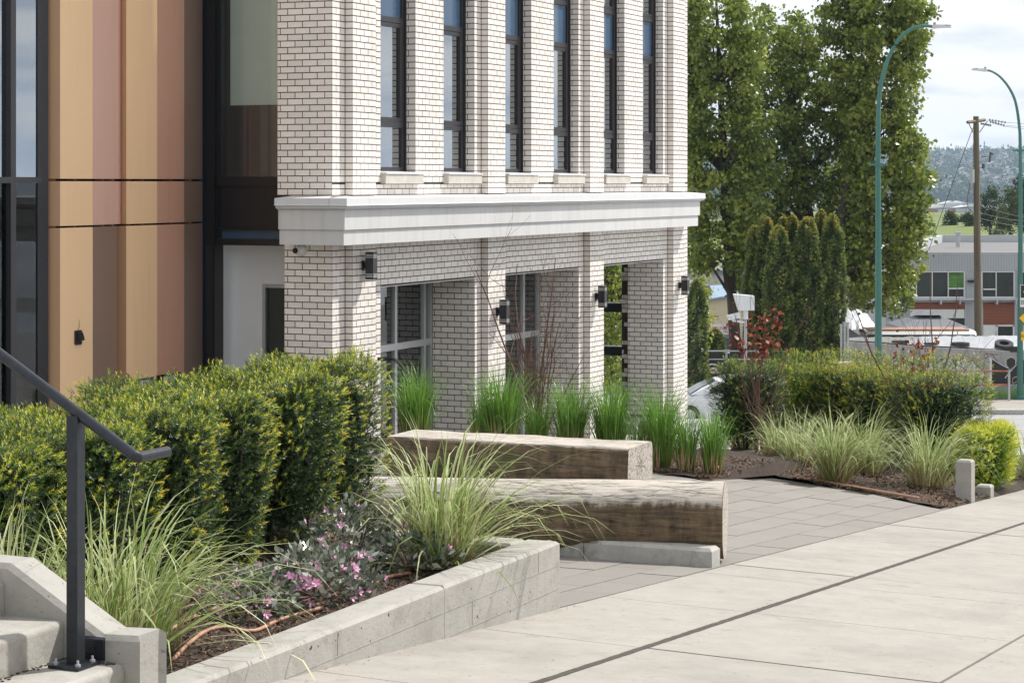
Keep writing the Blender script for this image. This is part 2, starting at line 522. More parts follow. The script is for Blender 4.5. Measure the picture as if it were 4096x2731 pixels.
# ------------------------------------------------------------------ mesh helpers
class MB:
    def __init__(s):
        s.v, s.f, s.t = [], [], []

    def add(s, vs, fs, t=0.0):
        o = len(s.v)
        s.v += [tuple(x) for x in vs]
        s.f += [tuple(i + o for i in f) for f in fs]
        s.t += [t] * len(vs)

    def box(s, x0, x1, y0, y1, z0, z1, t=0.0, M=None):
        vs = [Vector(p) for p in ((x0, y0, z0), (x1, y0, z0), (x1, y1, z0), (x0, y1, z0), (x0, y0, z1), (x1, y0, z1), (x1, y1, z1), (x0, y1, z1))]
        if M is not None:
            vs = [M @ p for p in vs]
        s.add(vs, [(0, 3, 2, 1), (4, 5, 6, 7), (0, 1, 5, 4), (1, 2, 6, 5), (2, 3, 7, 6), (3, 0, 4, 7)], t)
        return s

    def cbox(s, x0, x1, y0, y1, z0, z1, b, t=0.0):     # box with a chamfered top
        vs = [(x0, y0, z0), (x1, y0, z0), (x1, y1, z0), (x0, y1, z0),
              (x0, y0, z1 - b), (x1, y0, z1 - b), (x1, y1, z1 - b), (x0, y1, z1 - b),
              (x0 + b, y0 + b, z1), (x1 - b, y0 + b, z1), (x1 - b, y1 - b, z1), (x0 + b, y1 - b, z1)]
        fs = [(0, 3, 2, 1), (0, 1, 5, 4), (1, 2, 6, 5), (2, 3, 7, 6), (3, 0, 4, 7), (4, 5, 9, 8), (5, 6, 10, 9), (6, 7, 11, 10), (7, 4, 8, 11), (8, 9, 10, 11)]
        s.add(vs, fs, t)
        return s

    def tube(s, pts, rad, n=8, cap=True, t=0.0):
        pts = [Vector(p) for p in pts]
        if not hasattr(rad, '__len__'):
            rad = [rad] * len(pts)
        vs, fs = [], []
        up = Vector((0.137, 0.21, 0.97))
        for i, p in enumerate(pts):
            d = (pts[min(i + 1, len(pts) - 1)] - pts[max(i - 1, 0)]).normalized()
            a = d.cross(up if abs(d.dot(up)) < 0.9 else Vector((1, 0.1, 0))).normalized()
            b = d.cross(a)
            for k in range(n):
                q = 2 * PI * k / n
                vs.append(p + rad[i] * (math.cos(q) * a + math.sin(q) * b))
        for i in range(len(pts) - 1):
            for k in range(n):
                fs.append((i * n + k, i * n + (k + 1) % n, (i + 1) * n + (k + 1) % n, (i + 1) * n + k))
        if cap:
            fs.append(tuple(range(n))[::-1])
            fs.append(tuple((len(pts) - 1) * n + k for k in range(n)))
        s.add(vs, fs, t)
        return s

    def prism(s, poly, a, b, axis='z', t=0.0):         # polygon (2D) extruded from a to b along an axis
        n = len(poly)
        def P(p, h):
            return {'z': (p[0], p[1], h), 'y': (p[0], h, p[1]), 'x': (h, p[0], p[1])}[axis]
        vs = [P(p, a) for p in poly] + [P(p, b) for p in poly]
        fs = [tuple(range(n))[::-1], tuple(range(n, 2 * n))] + [(i, (i + 1) % n, n + (i + 1) % n, n + i) for i in range(n)]
        s.add(vs, fs, t)
        return s

    def quad(s, a, b, c, d, t=0.0):
        s.add([a, b, c, d], [(0, 1, 2, 3)], t)
        return s

    def mesh(s, name, m, smooth=False):
        me = bpy.data.meshes.new(name)
        me.from_pydata(s.v, [], s.f)
        me.materials.append(MATS[m])
        if any(s.t):
            a = me.attributes.new('t', 'FLOAT', 'POINT')
            a.data.foreach_set('value', s.t)
        if smooth:
            me.polygons.foreach_set('use_smooth', [True] * len(me.polygons))
        me.update()
        return me

    def build(s, name, m, parent=None, smooth=False, loc=None):
        o = bpy.data.objects.new(name, s.mesh(name, m, smooth))
        COL.objects.link(o)
        if parent is not None:
            o.parent = parent
        if loc is not None:
            o.location = loc
        return o


def npmesh(name, V, Fc, m, T=None, smooth=False):
    V = np.asarray(V, dtype=np.float32).reshape(-1, 3)
    Fc = np.asarray(Fc, dtype=np.int32)
    k = Fc.shape[1]
    me = bpy.data.meshes.new(name)
    me.vertices.add(len(V))
    me.vertices.foreach_set('co', V.ravel())
    me.loops.add(Fc.size)
    me.loops.foreach_set('vertex_index', Fc.ravel())
    me.polygons.add(len(Fc))
    me.polygons.foreach_set('loop_start', np.arange(0, Fc.size, k, dtype=np.int32))
    me.materials.append(MATS[m])
    if T is not None:
        a = me.attributes.new('t', 'FLOAT', 'POINT')
        a.data.foreach_set('value', np.asarray(T, dtype=np.float32).ravel())
    if smooth:
        me.polygons.foreach_set('use_smooth', np.ones(len(Fc), dtype=bool))
    me.update(calc_edges=True)
    return me


def link(name, me, parent=None, loc=None):
    o = bpy.data.objects.new(name, me)
    COL.objects.link(o)
    if parent is not None:
        o.parent = parent
    if loc is not None:
        o.location = loc
    return o


def tag(o, label=None, cat=None, group=None, kind=None):
    if label:
        o['label'] = label
    if cat:
        o['category'] = cat
    if group:
        o['group'] = group
    if kind:
        o['kind'] = kind
    return o


def thing(name, label, cat, loc=(0, 0, 0), rz=0.0, group=None):
    o = bpy.data.objects.new(name, None)
    o.empty_display_size = 0.2
    COL.objects.link(o)
    o.location = loc
    o.rotation_euler = (0, 0, rz)
    return tag(o, label, cat, group)


def street_thing(name, label, cat, u, v, z, group=None):   # axes along u and v
    return thing(name, label, cat, W(u, v, z), -TH, group)


def dup(root, label=None, loc=None, rz=None):
    def cp(o, par):
        c = o.copy()
        COL.objects.link(c)
        if par is not None:
            c.parent = par
        for ch in list(o.children):
            cp(ch, c)
        return c
    r = cp(root, None)
    if label:
        r['label'] = label
    if loc is not None:
        r.location = loc
    if rz is not None:
        r.rotation_euler = (0, 0, rz)
    return r


def text(s, name, size, m, parent, loc, rot, ex=0.002, ax='CENTER', sx=1.0):
    cu = bpy.data.curves.new(name, 'FONT')
    cu.body = s
    cu.size = size
    cu.extrude = ex
    cu.align_x = ax
    cu.align_y = 'CENTER'
    cu.materials.append(MATS[m])
    tmp = bpy.data.objects.new(name, cu)
    COL.objects.link(tmp)
    me = bpy.data.meshes.new_from_object(tmp)
    bpy.data.objects.remove(tmp)
    o = bpy.data.objects.new(name, me)
    COL.objects.link(o)
    o.parent = parent
    o.location = loc
    o.rotation_euler = rot
    o.scale = (sx, 1, 1)
    return o


def structure(o):
    o['kind'] = 'structure'
    return o


#==FOLIAGE==
def rand_unit(n):
    a = rng.normal(size=(n, 3))
    return a / np.linalg.norm(a, axis=1, keepdims=True)


def frames(D):
    """two unit vectors across each direction"""
    up = np.where(np.abs(D[:, 2:3]) < 0.9, np.array([[0, 0, 1.0]]), np.array([[1.0, 0, 0]]))
    A = np.cross(D, up)
    A /= np.linalg.norm(A, axis=1, keepdims=True)
    B = np.cross(D, A)
    return A, B


def sprigs(P, D, L, nl, nw, K, yel):
    """bottle-brush shoots: P base, D direction, L length, nl needle length, nw needle width, K needles"""
    n = len(P)
    A, B = frames(D)
    s = np.linspace(0.08, 1.0, K)
    az = np.arange(K) * 2.4
    azr = az[None, :] + rng.uniform(0, 6.28, (n, 1))
    R = np.cos(azr)[..., None] * A[:, None, :] + np.sin(azr)[..., None] * B[:, None, :]
    base = P[:, None, :] + D[:, None, :] * (s[None, :, None] * L[:, None, None])
    fan = (1.0 - 0.42 * s)[None, :, None]
    nd = R * fan + D[:, None, :] * (1.1 - fan * 0.6)
    nd /= np.linalg.norm(nd, axis=2, keepdims=True)
    tip = base + nd * nl * rng.uniform(0.75, 1.1, (n, K, 1))
    wv = np.cross(nd, R)
    wn = np.linalg.norm(wv, axis=2, keepdims=True) + 1e-9
    wv = wv / wn * (nw * 0.5)
    V = np.stack([base - wv, base + wv, tip], axis=2).reshape(-1, 3)
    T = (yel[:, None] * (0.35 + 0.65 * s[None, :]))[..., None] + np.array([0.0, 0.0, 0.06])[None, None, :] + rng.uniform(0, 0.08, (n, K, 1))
    Fc = np.arange(n * K * 3).reshape(-1, 3)
    return V, Fc, np.clip(T, 0, 1).reshape(-1)


def lump(p, s, ph):
    return (np.sin(p[:, 0] * s + ph) + np.sin(p[:, 1] * s * 1.3 + ph * 2.1) + np.sin(p[:, 2] * s * 0.8 + ph * 0.7)
            + np.sin((p[:, 0] + p[:, 1]) * s * 1.9 + ph) * 0.6 + np.sin((p[:, 2] - p[:, 0]) * s * 2.3 + ph * 1.7) * 0.5) / 4.1


def yew(name, label, u, v, zb, du, dv, h, n, group, K=13, nl=0.022, nw=0.0032, L0=0.055, m='yew', ybase=0.0, seed=0, pw=3.2, ragged=0.0):
    """clipped yew: shoots over and inside a boxy crown"""
    root = street_thing(name, label, 'shrub', u, v, zb, group)
    ntop = int(n * 0.30)
    az0 = rng.uniform(0, 6.283, n)
    c0, s0 = np.cos(az0), np.sin(az0)
    rx = 1.0 / (np.abs(c0) ** pw + np.abs(s0) ** pw) ** (1 / pw)      # plan outline
    zf = rng.random(n) ** 0.85
    rf = np.where(zf > 0.9, np.sqrt(np.clip(1 - ((zf - 0.9) / 0.1) ** 2 * 0.45, 0, 1)), 1.0) * (0.80 + 0.20 * np.clip(zf * 1.6, 0, 1))
    top_ = np.arange(n) < ntop
    zf = np.where(top_, 1.0, zf)
    rf = np.where(top_, np.sqrt(rng.random(n)) * 0.92, rf)
    lobe = 0.65 * np.sin(az0 * 5 + seed * 3 + 0.5 * np.sin(zf * 5)) + 0.35 * np.sin(az0 * 9 - seed * 5)
    Q0 = np.stack([c0 * rx * rf * du / 2, s0 * rx * rf * dv / 2, zf * h], axis=1)
    lo = lump(Q0 + seed, 11.0, seed * 1.3)
    lay = rng.choice([1.0, 0.86, 0.70], size=n, p=[0.55, 0.28, 0.17])
    k_ = (0.94 + 0.13 * lobe * (~top_) + 0.07 * lo) * np.where(top_, 1.0, lay)
    P = np.stack([Q0[:, 0] * k_, Q0[:, 1] * k_, np.where(top_, h * (0.93 + 0.06 * lo + 0.045 * np.sin(az0 * 4 + seed) * rf) * np.where(lay < 0.8, 0.93, 1), Q0[:, 2] * 0.96 + 0.02)], axis=1)
    bottom = zf
    ax = np.array([du / 2, dv / 2, h / 2])
    ctr = np.array([0, 0, 0.0])
    N = np.stack([c0, s0, np.zeros(n)], axis=1)
    N = np.where(top_[:, None], N * 0.25 + np.array([0, 0, 1.0]), N)
    if ragged:
        top = bottom > 0.85
        P[:, 2] += np.where(top, rng.uniform(0, ragged, n) * (rng.random(n) < 0.35), 0)
    D = N * 0.95 + np.array([0, 0, 0.55]) + rng.normal(size=(n, 3)) * 0.33
    D /= np.linalg.norm(D, axis=1, keepdims=True)
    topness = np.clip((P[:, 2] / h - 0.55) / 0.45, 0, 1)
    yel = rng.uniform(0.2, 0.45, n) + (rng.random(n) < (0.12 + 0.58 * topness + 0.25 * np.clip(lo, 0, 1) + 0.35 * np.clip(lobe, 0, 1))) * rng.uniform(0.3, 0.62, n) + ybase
    yel = np.where(lay > 0.95, yel, yel * 0.62) * np.clip(0.92 + 0.5 * lobe * (1 - topness), 0.25, 1.3)  # shade painted into the shoot colour: darker in the creases between lobes
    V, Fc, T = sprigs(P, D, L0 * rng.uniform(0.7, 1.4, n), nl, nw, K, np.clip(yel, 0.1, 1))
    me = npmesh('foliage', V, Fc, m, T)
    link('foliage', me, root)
    # woody inside: upright stems
    st = MB()
    for k in range(9):
        a = random.uniform(0, 6.28)
        rr = random.uniform(0.1, 0.36)
        st.tube([(math.cos(a) * rr * du * 0.5, math.sin(a) * rr * dv * 0.5, -0.04), (math.cos(a) * rr * du, math.sin(a) * rr * dv, h * 0.5),
                 (math.cos(a) * rr * du * 1.1, math.sin(a) * rr * dv * 1.1, h * 0.86)], [0.012, 0.008, 0.004], 5)
    st.build('stem', 'bark', root)
    # dense old needles in the heart of the shrub
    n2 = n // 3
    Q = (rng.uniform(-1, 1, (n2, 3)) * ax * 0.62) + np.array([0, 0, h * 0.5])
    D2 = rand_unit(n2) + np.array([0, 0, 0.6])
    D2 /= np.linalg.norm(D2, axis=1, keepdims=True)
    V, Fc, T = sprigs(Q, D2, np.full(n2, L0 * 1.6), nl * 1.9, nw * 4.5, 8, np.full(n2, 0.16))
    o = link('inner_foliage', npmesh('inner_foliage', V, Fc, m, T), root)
    return root


def blades(n, R, L, W0, droop, spread, tcol, seg=7, lean=(0, 0), tw=0.0, base_brown=0.0, zj=0.0, dpow=2.0):
    """grass blades: three verts across, pale rib"""
    az = rng.uniform(0, 6.283, n)
    rr = R * np.sqrt(rng.random(n))
    B = np.stack([np.cos(az) * rr, np.sin(az) * rr, rng.uniform(-zj, zj, n)], axis=1)
    az2 = az + rng.normal(size=n) * 0.7
    out = np.stack([np.cos(az2), np.sin(az2), np.zeros(n)], axis=1)
    out[:, 0] += lean[0]
    out[:, 1] += lean[1]
    Ls = L * rng.uniform(0.55, 1.12, n)
    th0 = np.abs(rng.normal(size=n)) * spread * (0.35 + 0.65 * rr / R)
    dr = droop * rng.uniform(0.25, 1.5, n)
    s = np.linspace(0, 1, seg)
    th = th0[:, None] + dr[:, None] * (s[None, :] ** dpow) * 1.6
    kink = (rng.random(n) < 0.12)
    th += kink[:, None] * (s[None, :] > rng.uniform(0.45, 0.8, (n, 1))) * rng.uniform(0.6, 1.5, (n, 1))
    th = np.clip(th, 0, 2.7)
    ds = Ls[:, None] / (seg - 1)
    dx = np.sin(th) * ds
    dz = np.cos(th) * ds
    cx = np.concatenate([np.zeros((n, 1)), np.cumsum(dx[:, :-1], axis=1)], axis=1)
    cz = np.concatenate([np.zeros((n, 1)), np.cumsum(dz[:, :-1], axis=1)], axis=1)
    P = B[:, None, :] + out[:, None, :] * cx[..., None]
    P[..., 2] += cz
    side = np.stack([-np.sin(az2), np.cos(az2), np.zeros(n)], axis=1)
    tws = rng.uniform(-0.9, 0.9, n)
    side = side * np.cos(tws)[:, None] + out * np.sin(tws)[:, None] * 0.8
    wd = W0 * rng.uniform(0.6, 1.25, n)
    pr = np.clip(1.15 * (1 - s ** 2.2), 0.02, 1) * np.clip(0.55 + s * 2, 0, 1)
    hw = wd[:, None] * pr[None, :] * 0.5
    Lf = P - side[:, None, :] * hw[..., None]
    Rt = P + side[:, None, :] * hw[..., None]
    md = P.copy()
    md[..., 2] -= hw * 0.35
    V = np.stack([Lf, md, Rt], axis=2)                   # n,seg,3,3
    idx = np.arange(n * seg * 3).reshape(n, seg, 3)
    q1 = np.stack([idx[:, :-1, 0], idx[:, :-1, 1], idx[:, 1:, 1], idx[:, 1:, 0]], axis=-1).reshape(-1, 4)
    q2 = np.stack([idx[:, :-1, 1], idx[:, :-1, 2], idx[:, 1:, 2], idx[:, 1:, 1]], axis=-1).reshape(-1, 4)
    te, tm = tcol
    T = np.empty((n, seg, 3))
    base = rng.uniform(-0.22, 0.10, n) - 0.35 * (rng.random(n) < 0.28) * (1 if te > 0.9 else 0.3)
    T[..., 0] = te + base[:, None]
    T[..., 2] = te + base[:, None]
    T[..., 1] = tm + base[:, None]
    if base_brown:
        k = np.clip(1 - s / base_brown, 0, 1)[None, :, None]
        T = T * (1 - k) + 0.05 * k
    return V.reshape(-1, 3), np.concatenate([q1, q2]), np.clip(T, 0, 1).reshape(-1)


def grass_clump(name, label, loc, group, kind, n, R, L, W0, droop, spread, lean=(0, 0), stubble=40):
    root = thing(name, label, 'ornamental grass', loc, 0, group)
    m, tcol = ('striped', (0.98, 0.50)) if kind == 'striped' else ('green_blade', (0.42, 0.62))
    V, Fc, T = blades(n, R, L, W0, droop, spread, tcol, lean=lean, base_brown=0.16 if kind == 'striped' else 0.12, dpow=2.0 if kind == 'striped' else 3.2)
    link('blades', npmesh('blades', V, Fc, m, T), root)
    if stubble:
        V, Fc, T = blades(stubble * 2, R * 1.15, L * 0.40, W0 * 0.8, 0.15, 0.28, (0.03, 0.10), seg=3)
        link('dry_stubble', npmesh('dry_stubble', V, Fc, 'straw', T), root)
    return root


def leaves(P, D, size, asp=0.6, fold=0.12):
    n = len(P)
    A, B = frames(D)
    a = rng.uniform(0, 6.28, n)[:, None]
    X = np.cos(a) * A + np.sin(a) * B
    s_ = size[:, None] if hasattr(size, '__len__') else size
    p0 = P
    p1 = P + D * s_ * 0.45 + X * s_ * asp * 0.5
    p2 = P + D * s_
    p3 = P + D * s_ * 0.45 - X * s_ * asp * 0.5
    V = np.stack([p0, p1, p2, p3], axis=1).reshape(-1, 3)
    return V, np.arange(n * 4).reshape(-1, 4)


def inside(poly, x, y):
    poly = np.asarray(poly, float)
    j = len(poly) - 1
    r = np.zeros(len(x), bool)
    for i in range(len(poly)):
        xi, yi = poly[i]
        xj, yj = poly[j]
        c = ((yi > y) != (yj > y)) & (x < (xj - xi) * (y - yi) / (yj - yi + 1e-9) + xi)
        r ^= c
        j = i
    return r


def outline_tree(name, label, Z, poly, trunk, ncl, per, lsize, group, thick, m='poplar', crad=0.55, limbs=26, bark='bark', cat='tree', tb=0.5, fan=None):
    """poly / trunk are outlines measured in photo pixels (1/2352 width frame) at distance Z; the crown has real depth"""
    k = 4096 / 2352.0
    poly = [(a * k, b * k) for a, b in poly]
    tr = [(px(a * k, b * k, Z), r) for a, b, r in trunk]
    base = tr[0][0]
    root = thing(name, label, cat, base, 0, group)
    xs = [p[0] for p in poly]
    ys = [p[1] for p in poly]
    pts = []
    ca = (sum(xs) / len(xs))
    while len(pts) < ncl:
        X = rng.uniform(min(xs), max(xs), 4000)
        Y = rng.uniform(min(ys), max(ys), 4000)
        ok = inside(poly, X, Y)
        g = lump(np.stack([X * 0.010, Y * 0.013, X * 0], 1), 3.4, 3.3 + Z)
        ok &= rng.random(4000) < (0.64 + 2.1 * g)
        for a, b in zip(X[ok], Y[ok]):
            pts.append((a + rng.normal() * 9, b + rng.normal() * 9))
    pts = pts[:ncl]
    cen = []
    hw = (max(xs) - min(xs)) / 2
    for a, b in pts:
        e = max(0.15, 1 - (abs(a - ca) / hw) ** 2)
        dz = rng.uniform(-1, 1) * thick * math.sqrt(e)
        p = px(a, b, Z)
        cen.append((p.x, Z + dz, p.z))
    cen = np.array(cen) - np.array(base)
    n = ncl * per
    which = np.repeat(np.arange(ncl), per)
    rad = crad * rng.uniform(0.5, 1.35, ncl)
    off = rng.normal(size=(n, 3)) * 0.5
    off[:, 2] *= 0.75
    P = cen[which] + off * rad[which][:, None]
    D = rng.normal(size=(n, 3)) * 0.7 + np.array([0, 0, -0.35])
    D /= np.linalg.norm(D, axis=1, keepdims=True)
    sz = lsize * rng.uniform(0.5, 1.5, n)
    V, Fc = leaves(P, D, sz, 0.85)
    ct = rng.uniform(-0.22, 0.30, ncl) + tb
    T = np.repeat(np.clip(ct[which] + rng.normal(size=n) * 0.17, 0, 1), 4)
    link('crown', npmesh('crown', V, Fc, m, T), root)
    t = MB()
    tp = [p - base for p, r in tr]
    t.tube(tp, [r for p, r in tr], 9)
    t.build('trunk', bark, root, smooth=True)
    lb = MB()
    for i in range(limbs):
        c = Vector(cen[rng.integers(0, ncl)])
        # leave the trunk well below the cluster
        zt = c.z - rng.uniform(0.25, 0.6) * max(2.0, abs(c.x) + abs(c.y)) - 0.5
        best = min(range(len(tp)), key=lambda j: abs(tp[j].z - zt))
        if best == 0:
            continue
        s0 = tp[best]
        r0 = tr[best][1]
        mid = s0.lerp(c, 0.5) + Vector((rng.normal() * 0.3, rng.normal() * 0.3, rng.uniform(-0.2, 0.6)))
        q = s0.lerp(mid, 0.5) + Vector((rng.normal() * 0.15, rng.normal() * 0.15, 0.0))
        lb.tube([s0, q, mid, mid.lerp(c, 0.6) + Vector((0, 0, rng.normal() * 0.15)), c], [min(0.13, r0 * 0.5), 0.085, 0.06, 0.035, 0.015], 6, cap=False)
    lb.build('limbs', bark, root, smooth=True)
    return root


def cedar(name, label, base, h, r, n, group, size=0.17, tb=0.45, pw=0.55, trunk=True, flare=0.0, low=0.08):
    root = thing(name, label, 'tree', base, 0, group)
    s = rng.random(n) ** 0.9
    prof = np.where(s > 0.82, np.sqrt(np.clip(1 - ((s - 0.82) / 0.18) ** 2, 0, 1)), 1) * (0.62 + 0.38 * np.clip((1 - s) * 2.2, 0, 1)) * np.clip(0.45 + s * 6, 0, 1)
    az = rng.uniform(0, 6.283, n)
    ph = rng.uniform(0, 6)
    lum = 0.5 * np.sin(az * 3 + s * 9 + ph) + 0.5 * np.sin(az * 5 - s * 17 + ph * 2) + 0.5 * np.sin(s * h * 5.5 + 2 * np.sin(az * 2 + ph))
    rr = r * prof * (0.88 + 0.20 * lum) * rng.choice([1, 0.82], n, p=[0.7, 0.3])
    P = np.stack([np.cos(az) * rr, np.sin(az) * rr, low * h + s * h * (1 - low)], axis=1)
    D = np.stack([np.cos(az) * 0.8, np.sin(az) * 0.8, np.full(n, 0.45)], axis=1) + rng.normal(size=(n, 3)) * 0.55
    D /= np.linalg.norm(D, axis=1, keepdims=True)
    V, Fc = leaves(P - D * size * 0.4, D, size * rng.uniform(0.6, 1.25, n), 0.7)
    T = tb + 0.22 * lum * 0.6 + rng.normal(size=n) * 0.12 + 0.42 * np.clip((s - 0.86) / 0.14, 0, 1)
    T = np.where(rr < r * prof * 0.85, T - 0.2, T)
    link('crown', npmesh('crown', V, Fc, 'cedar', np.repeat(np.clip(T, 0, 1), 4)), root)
    if trunk:
        t = MB()
        t.tube([(0, 0, -0.1), (0.03, 0, h * 0.5), (0, 0, h * 0.9)], [0.12, 0.08, 0.02], 7)
        t.tube([(0.1, 0.03, -0.1), (0.2, 0, h * 0.3)], [0.08, 0.05], 6)
        t.build('trunk', 'bark', root)
    return root
# ------------------------------------------------------------------ ground, road, far terrain
def sheet(name, m, us, vs, fn, kind='structure'):
    V = [W(u, v, fn(u, v)) for u in us for v in vs]
    n = len(vs)
    Fq = [(i * n + j, (i + 1) * n + j, (i + 1) * n + j + 1, i * n + j + 1) for i in range(len(us) - 1) for j in range(n - 1)]
    o = link(name, npmesh(name, [tuple(p) for p in V], Fq, m, smooth=True))
    o['kind'] = kind
    return o


def road_h(Y):
    return -4.17 - 0.0943 * (Y - 34.3)


sheet('ground', 'far_ground', np.linspace(-22, 12, 35), np.linspace(-3, 33.2, 49), lambda u, v: ground_h(u, v) - (0.09 if u < -4.72 else 0.12))


def wsheet(name, m, xs, ys, fn, kind='structure'):
    V = [(x, y, fn(x, y)) for x in xs for y in ys]
    n = len(ys)
    Fq = [(i * n + j, (i + 1) * n + j, (i + 1) * n + j + 1, i * n + j + 1) for i in range(len(xs) - 1) for j in range(n - 1)]
    o = link(name, npmesh(name, V, Fq, m, smooth=True))
    o['kind'] = kind
    return o


wsheet('road', 'asphalt', np.linspace(-60, 60, 13), np.linspace(34.6, 75.2, 12), lambda x, y: road_h(y))
for yy, x0, x1, wd in ((66.0, -50, 60, 0.3), (69.3, -50, 60, 0.3), (55.5, 9.0, 12.2, 0.22), (55.5, 16, 19, 0.22), (49.0, 4, 30, 0.2)):
    wsheet('lane_line', 'road_paint', [x0, x1], [yy, yy + wd * 1.3], lambda x, y: road_h(y) + 0.006)
m_ = MB()
m_.box(-60, 60, 75.2, 75.6, -8.35, -7.86)
structure(m_.build('far_kerb', 'concrete_rough', None))
wsheet('far_pavement', 'concrete_walk', np.linspace(-60, 60, 5), [75.6, 79.4], lambda x, y: -7.86 - 0.02 * (y - 75.6))
wsheet('yard', 'far_ground', np.linspace(-90, 120, 12), np.linspace(79.3, 210, 14), lambda x, y: -7.95 - 0.05 * (min(y, 150) - 79))
wsheet('park', 'park_grass', np.linspace(-180, 260, 30), np.linspace(205, 420, 24), lambda x, y: -11.5 + 6.0 * min(1, max(0, (y - 205) / 60.0)) - 0.002 * (y - 205) + 0.9 * math.sin(x * 0.03 + y * 0.017))
wsheet('river_plain', 'hill', [-900, 1500], [415, 1100, 1900], lambda x, y: -9 - (y - 415) * 0.0122)
wsheet('river', 'water', [-2500, 4000], [1700, 3000], lambda x, y: -27.0)


def hillf(x, y):
    t = min(1, max(0, (y - 2750) / 1300.0))
    return -29 + 72 * (t ** 0.85) + 4 * math.sin(x * 0.006 + 1) * t + 2.5 * math.sin(x * 0.017) * t


wsheet('hillside', 'hill', np.linspace(-1500, 2600, 60), np.linspace(2700, 4400, 30), hillf)

sheet('street', 'asphalt', [3.9, 9, 16, 24], np.linspace(-60, 33, 20), lambda u, v: ground_h(3.9, v) - 0.14)
sheet('pavement_behind', 'concrete_walk', [-22, -12, -4, 3.9], np.linspace(-60, -2.9, 8), lambda u, v: ground_h(u if u > -4.7 else -4.72, v) - 0.02)
# ---- near kerb strip at the end of the sidewalk
for i in range(1):
    a = MB()
    ku = np.linspace(-13, 6, 12)
    for j in range(len(ku) - 1):
        pass

# ------------------------------------------------------------------ sidewalk slabs
sw = thing('sidewalk', None, None, W(-3, 10, ground_h(-3, 10) - 0.1), -TH)
sw['kind'] = 'structure'
swl = sw.location
cuts_px = [(2606, 2593), (3007, 2449), (3319, 2340.6), (3435, 2308), (3769, 2189), (3923, 2131)]
vj = []
for x, y in cuts_px:
    vj.append(hit(x, y)[1])
vj = sorted(vj)
vs_ = [vj[0] - 1.75 * k for k in range(5, 0, -1)] + vj
while vs_[-1] < 33:
    vs_.append(vs_[-1] + 1.7)
urows = [(-4.715, -3.835, 0.0), (-3.80, -2.335, 0.0), (-2.325, -0.85, 0.0), (-0.84, 0.7, 0.0), (0.71, 2.3, 0.0), (2.31, 3.9, 0.0)]


def slab(u0, u1, v0, v1, th=0.1, gap=0.004):
    nn = 3
    m = MB()
    us = np.linspace(u0 + gap, u1 - gap, 2)
    vv = np.linspace(v0 + gap, v1 - gap, nn)
    top = [[W(u, v, ground_h(u, v)) for v in vv] for u in us]
    bot = [[p + Vector((0, 0, -th)) for p in r] for r in top]
    vs = [p for r in top for p in r] + [p for r in bot for p in r]
    k = 2 * nn
    fs = [(j, nn + j, nn + j + 1, j + 1) for j in range(nn - 1)]
    fs += [(j, j + 1, k + j + 1, k + j) for j in range(nn - 1)]
    fs += [(nn + j + 1, nn + j, k + nn + j, k + nn + j + 1) for j in range(nn - 1)]
    fs += [(0, k, k + nn, nn), (nn - 1, 2 * nn - 1, k + 2 * nn - 1, k + nn - 1)]
    m.add(vs, fs)
    return m


for u0, u1, _ in urows:
    for a, b in zip(vs_[:-1], vs_[1:]):
        if u0 > 0.5 and b > 12:
            continue
        o = slab(u0, u1, a, b).build('slab', 'concrete_walk')
        o.parent = sw
        o.matrix_parent_inverse = Matrix.Translation(-Vector((0, 0, 0)))
        o.matrix_parent_inverse = (Matrix.Translation(sw.location) @ Matrix.Rotation(-TH, 4, 'Z')).inverted()
# filler in the long expansion joint and the two wide cross joints
jt = MB()
npt = 90
prevs = None
for k in range(620):
    v0 = 1.0 + k * 0.052
    a_, b_ = -3.838 - random.random() * 0.006, -3.797 + random.random() * 0.006
    zc = ground_h(-3.82, v0) + 0.0012 + random.uniform(-0.0004, 0.0006)
    cur = (W(a_, v0, zc), W(b_, v0, zc))
    if prevs:
        jt.quad(prevs[0], prevs[1], cur[1], cur[0])
    prevs = cur
o = jt.build('joint_filler', 'joint_dark')
o.parent = sw
o.matrix_parent_inverse = (Matrix.Translation(sw.location) @ Matrix.Rotation(-TH, 4, 'Z')).inverted()
jt = MB()
for vv, ua, ub in ((vj[3], -4.71, -3.84), (vj[0], -3.8, 2.3), (vj[5], -3.8, 0.0), (vj[5], -4.71, -3.84)):
    jt.quad(W(ua, vv - 0.007, ground_h(ua, vv) + 0.0015), W(ub, vv - 0.007, ground_h(ub, vv) + 0.0015), W(ub, vv + 0.007, ground_h(ub, vv) + 0.0015), W(ua, vv + 0.007, ground_h(ua, vv) + 0.0015))
o = jt.build('cross_joint', 'joint_dark')
o.parent = sw
o.matrix_parent_inverse = (Matrix.Translation(sw.location) @ Matrix.Rotation(-TH, 4, 'Z')).inverted()

# ------------------------------------------------------------------ plaza pavers
pl = thing('plaza', None, None, W(-6, 15, ground_h(-6, 15) - 0.08), -TH)
pl['kind'] = 'structure'
plM = (Matrix.Translation(pl.location) @ Matrix.Rotation(-TH, 4, 'Z')).inverted()
sheet('plaza_bed', 'joint_dark', np.linspace(-11.5, -4.73, 18), np.linspace(10.8, 23.0, 25), lambda u, v: ground_h(u, v) - 0.012)
mulch_edge = [hit(2868, 1884), hit(3000, 1891), hit(3300, 1937), hit(3764, 2031)]


def plaza_v_max(u):
    if u < -7.0:
        return 20.65
    pts = sorted(mulch_edge)
    for (ua, va), (ub, vb) in zip(pts[:-1], pts[1:]):
        if ua <= u <= ub:
            return mix(va, vb, (u - ua) / (ub - ua))
    return pts[-1][1] if u > pts[-1][0] else pts[0][1]


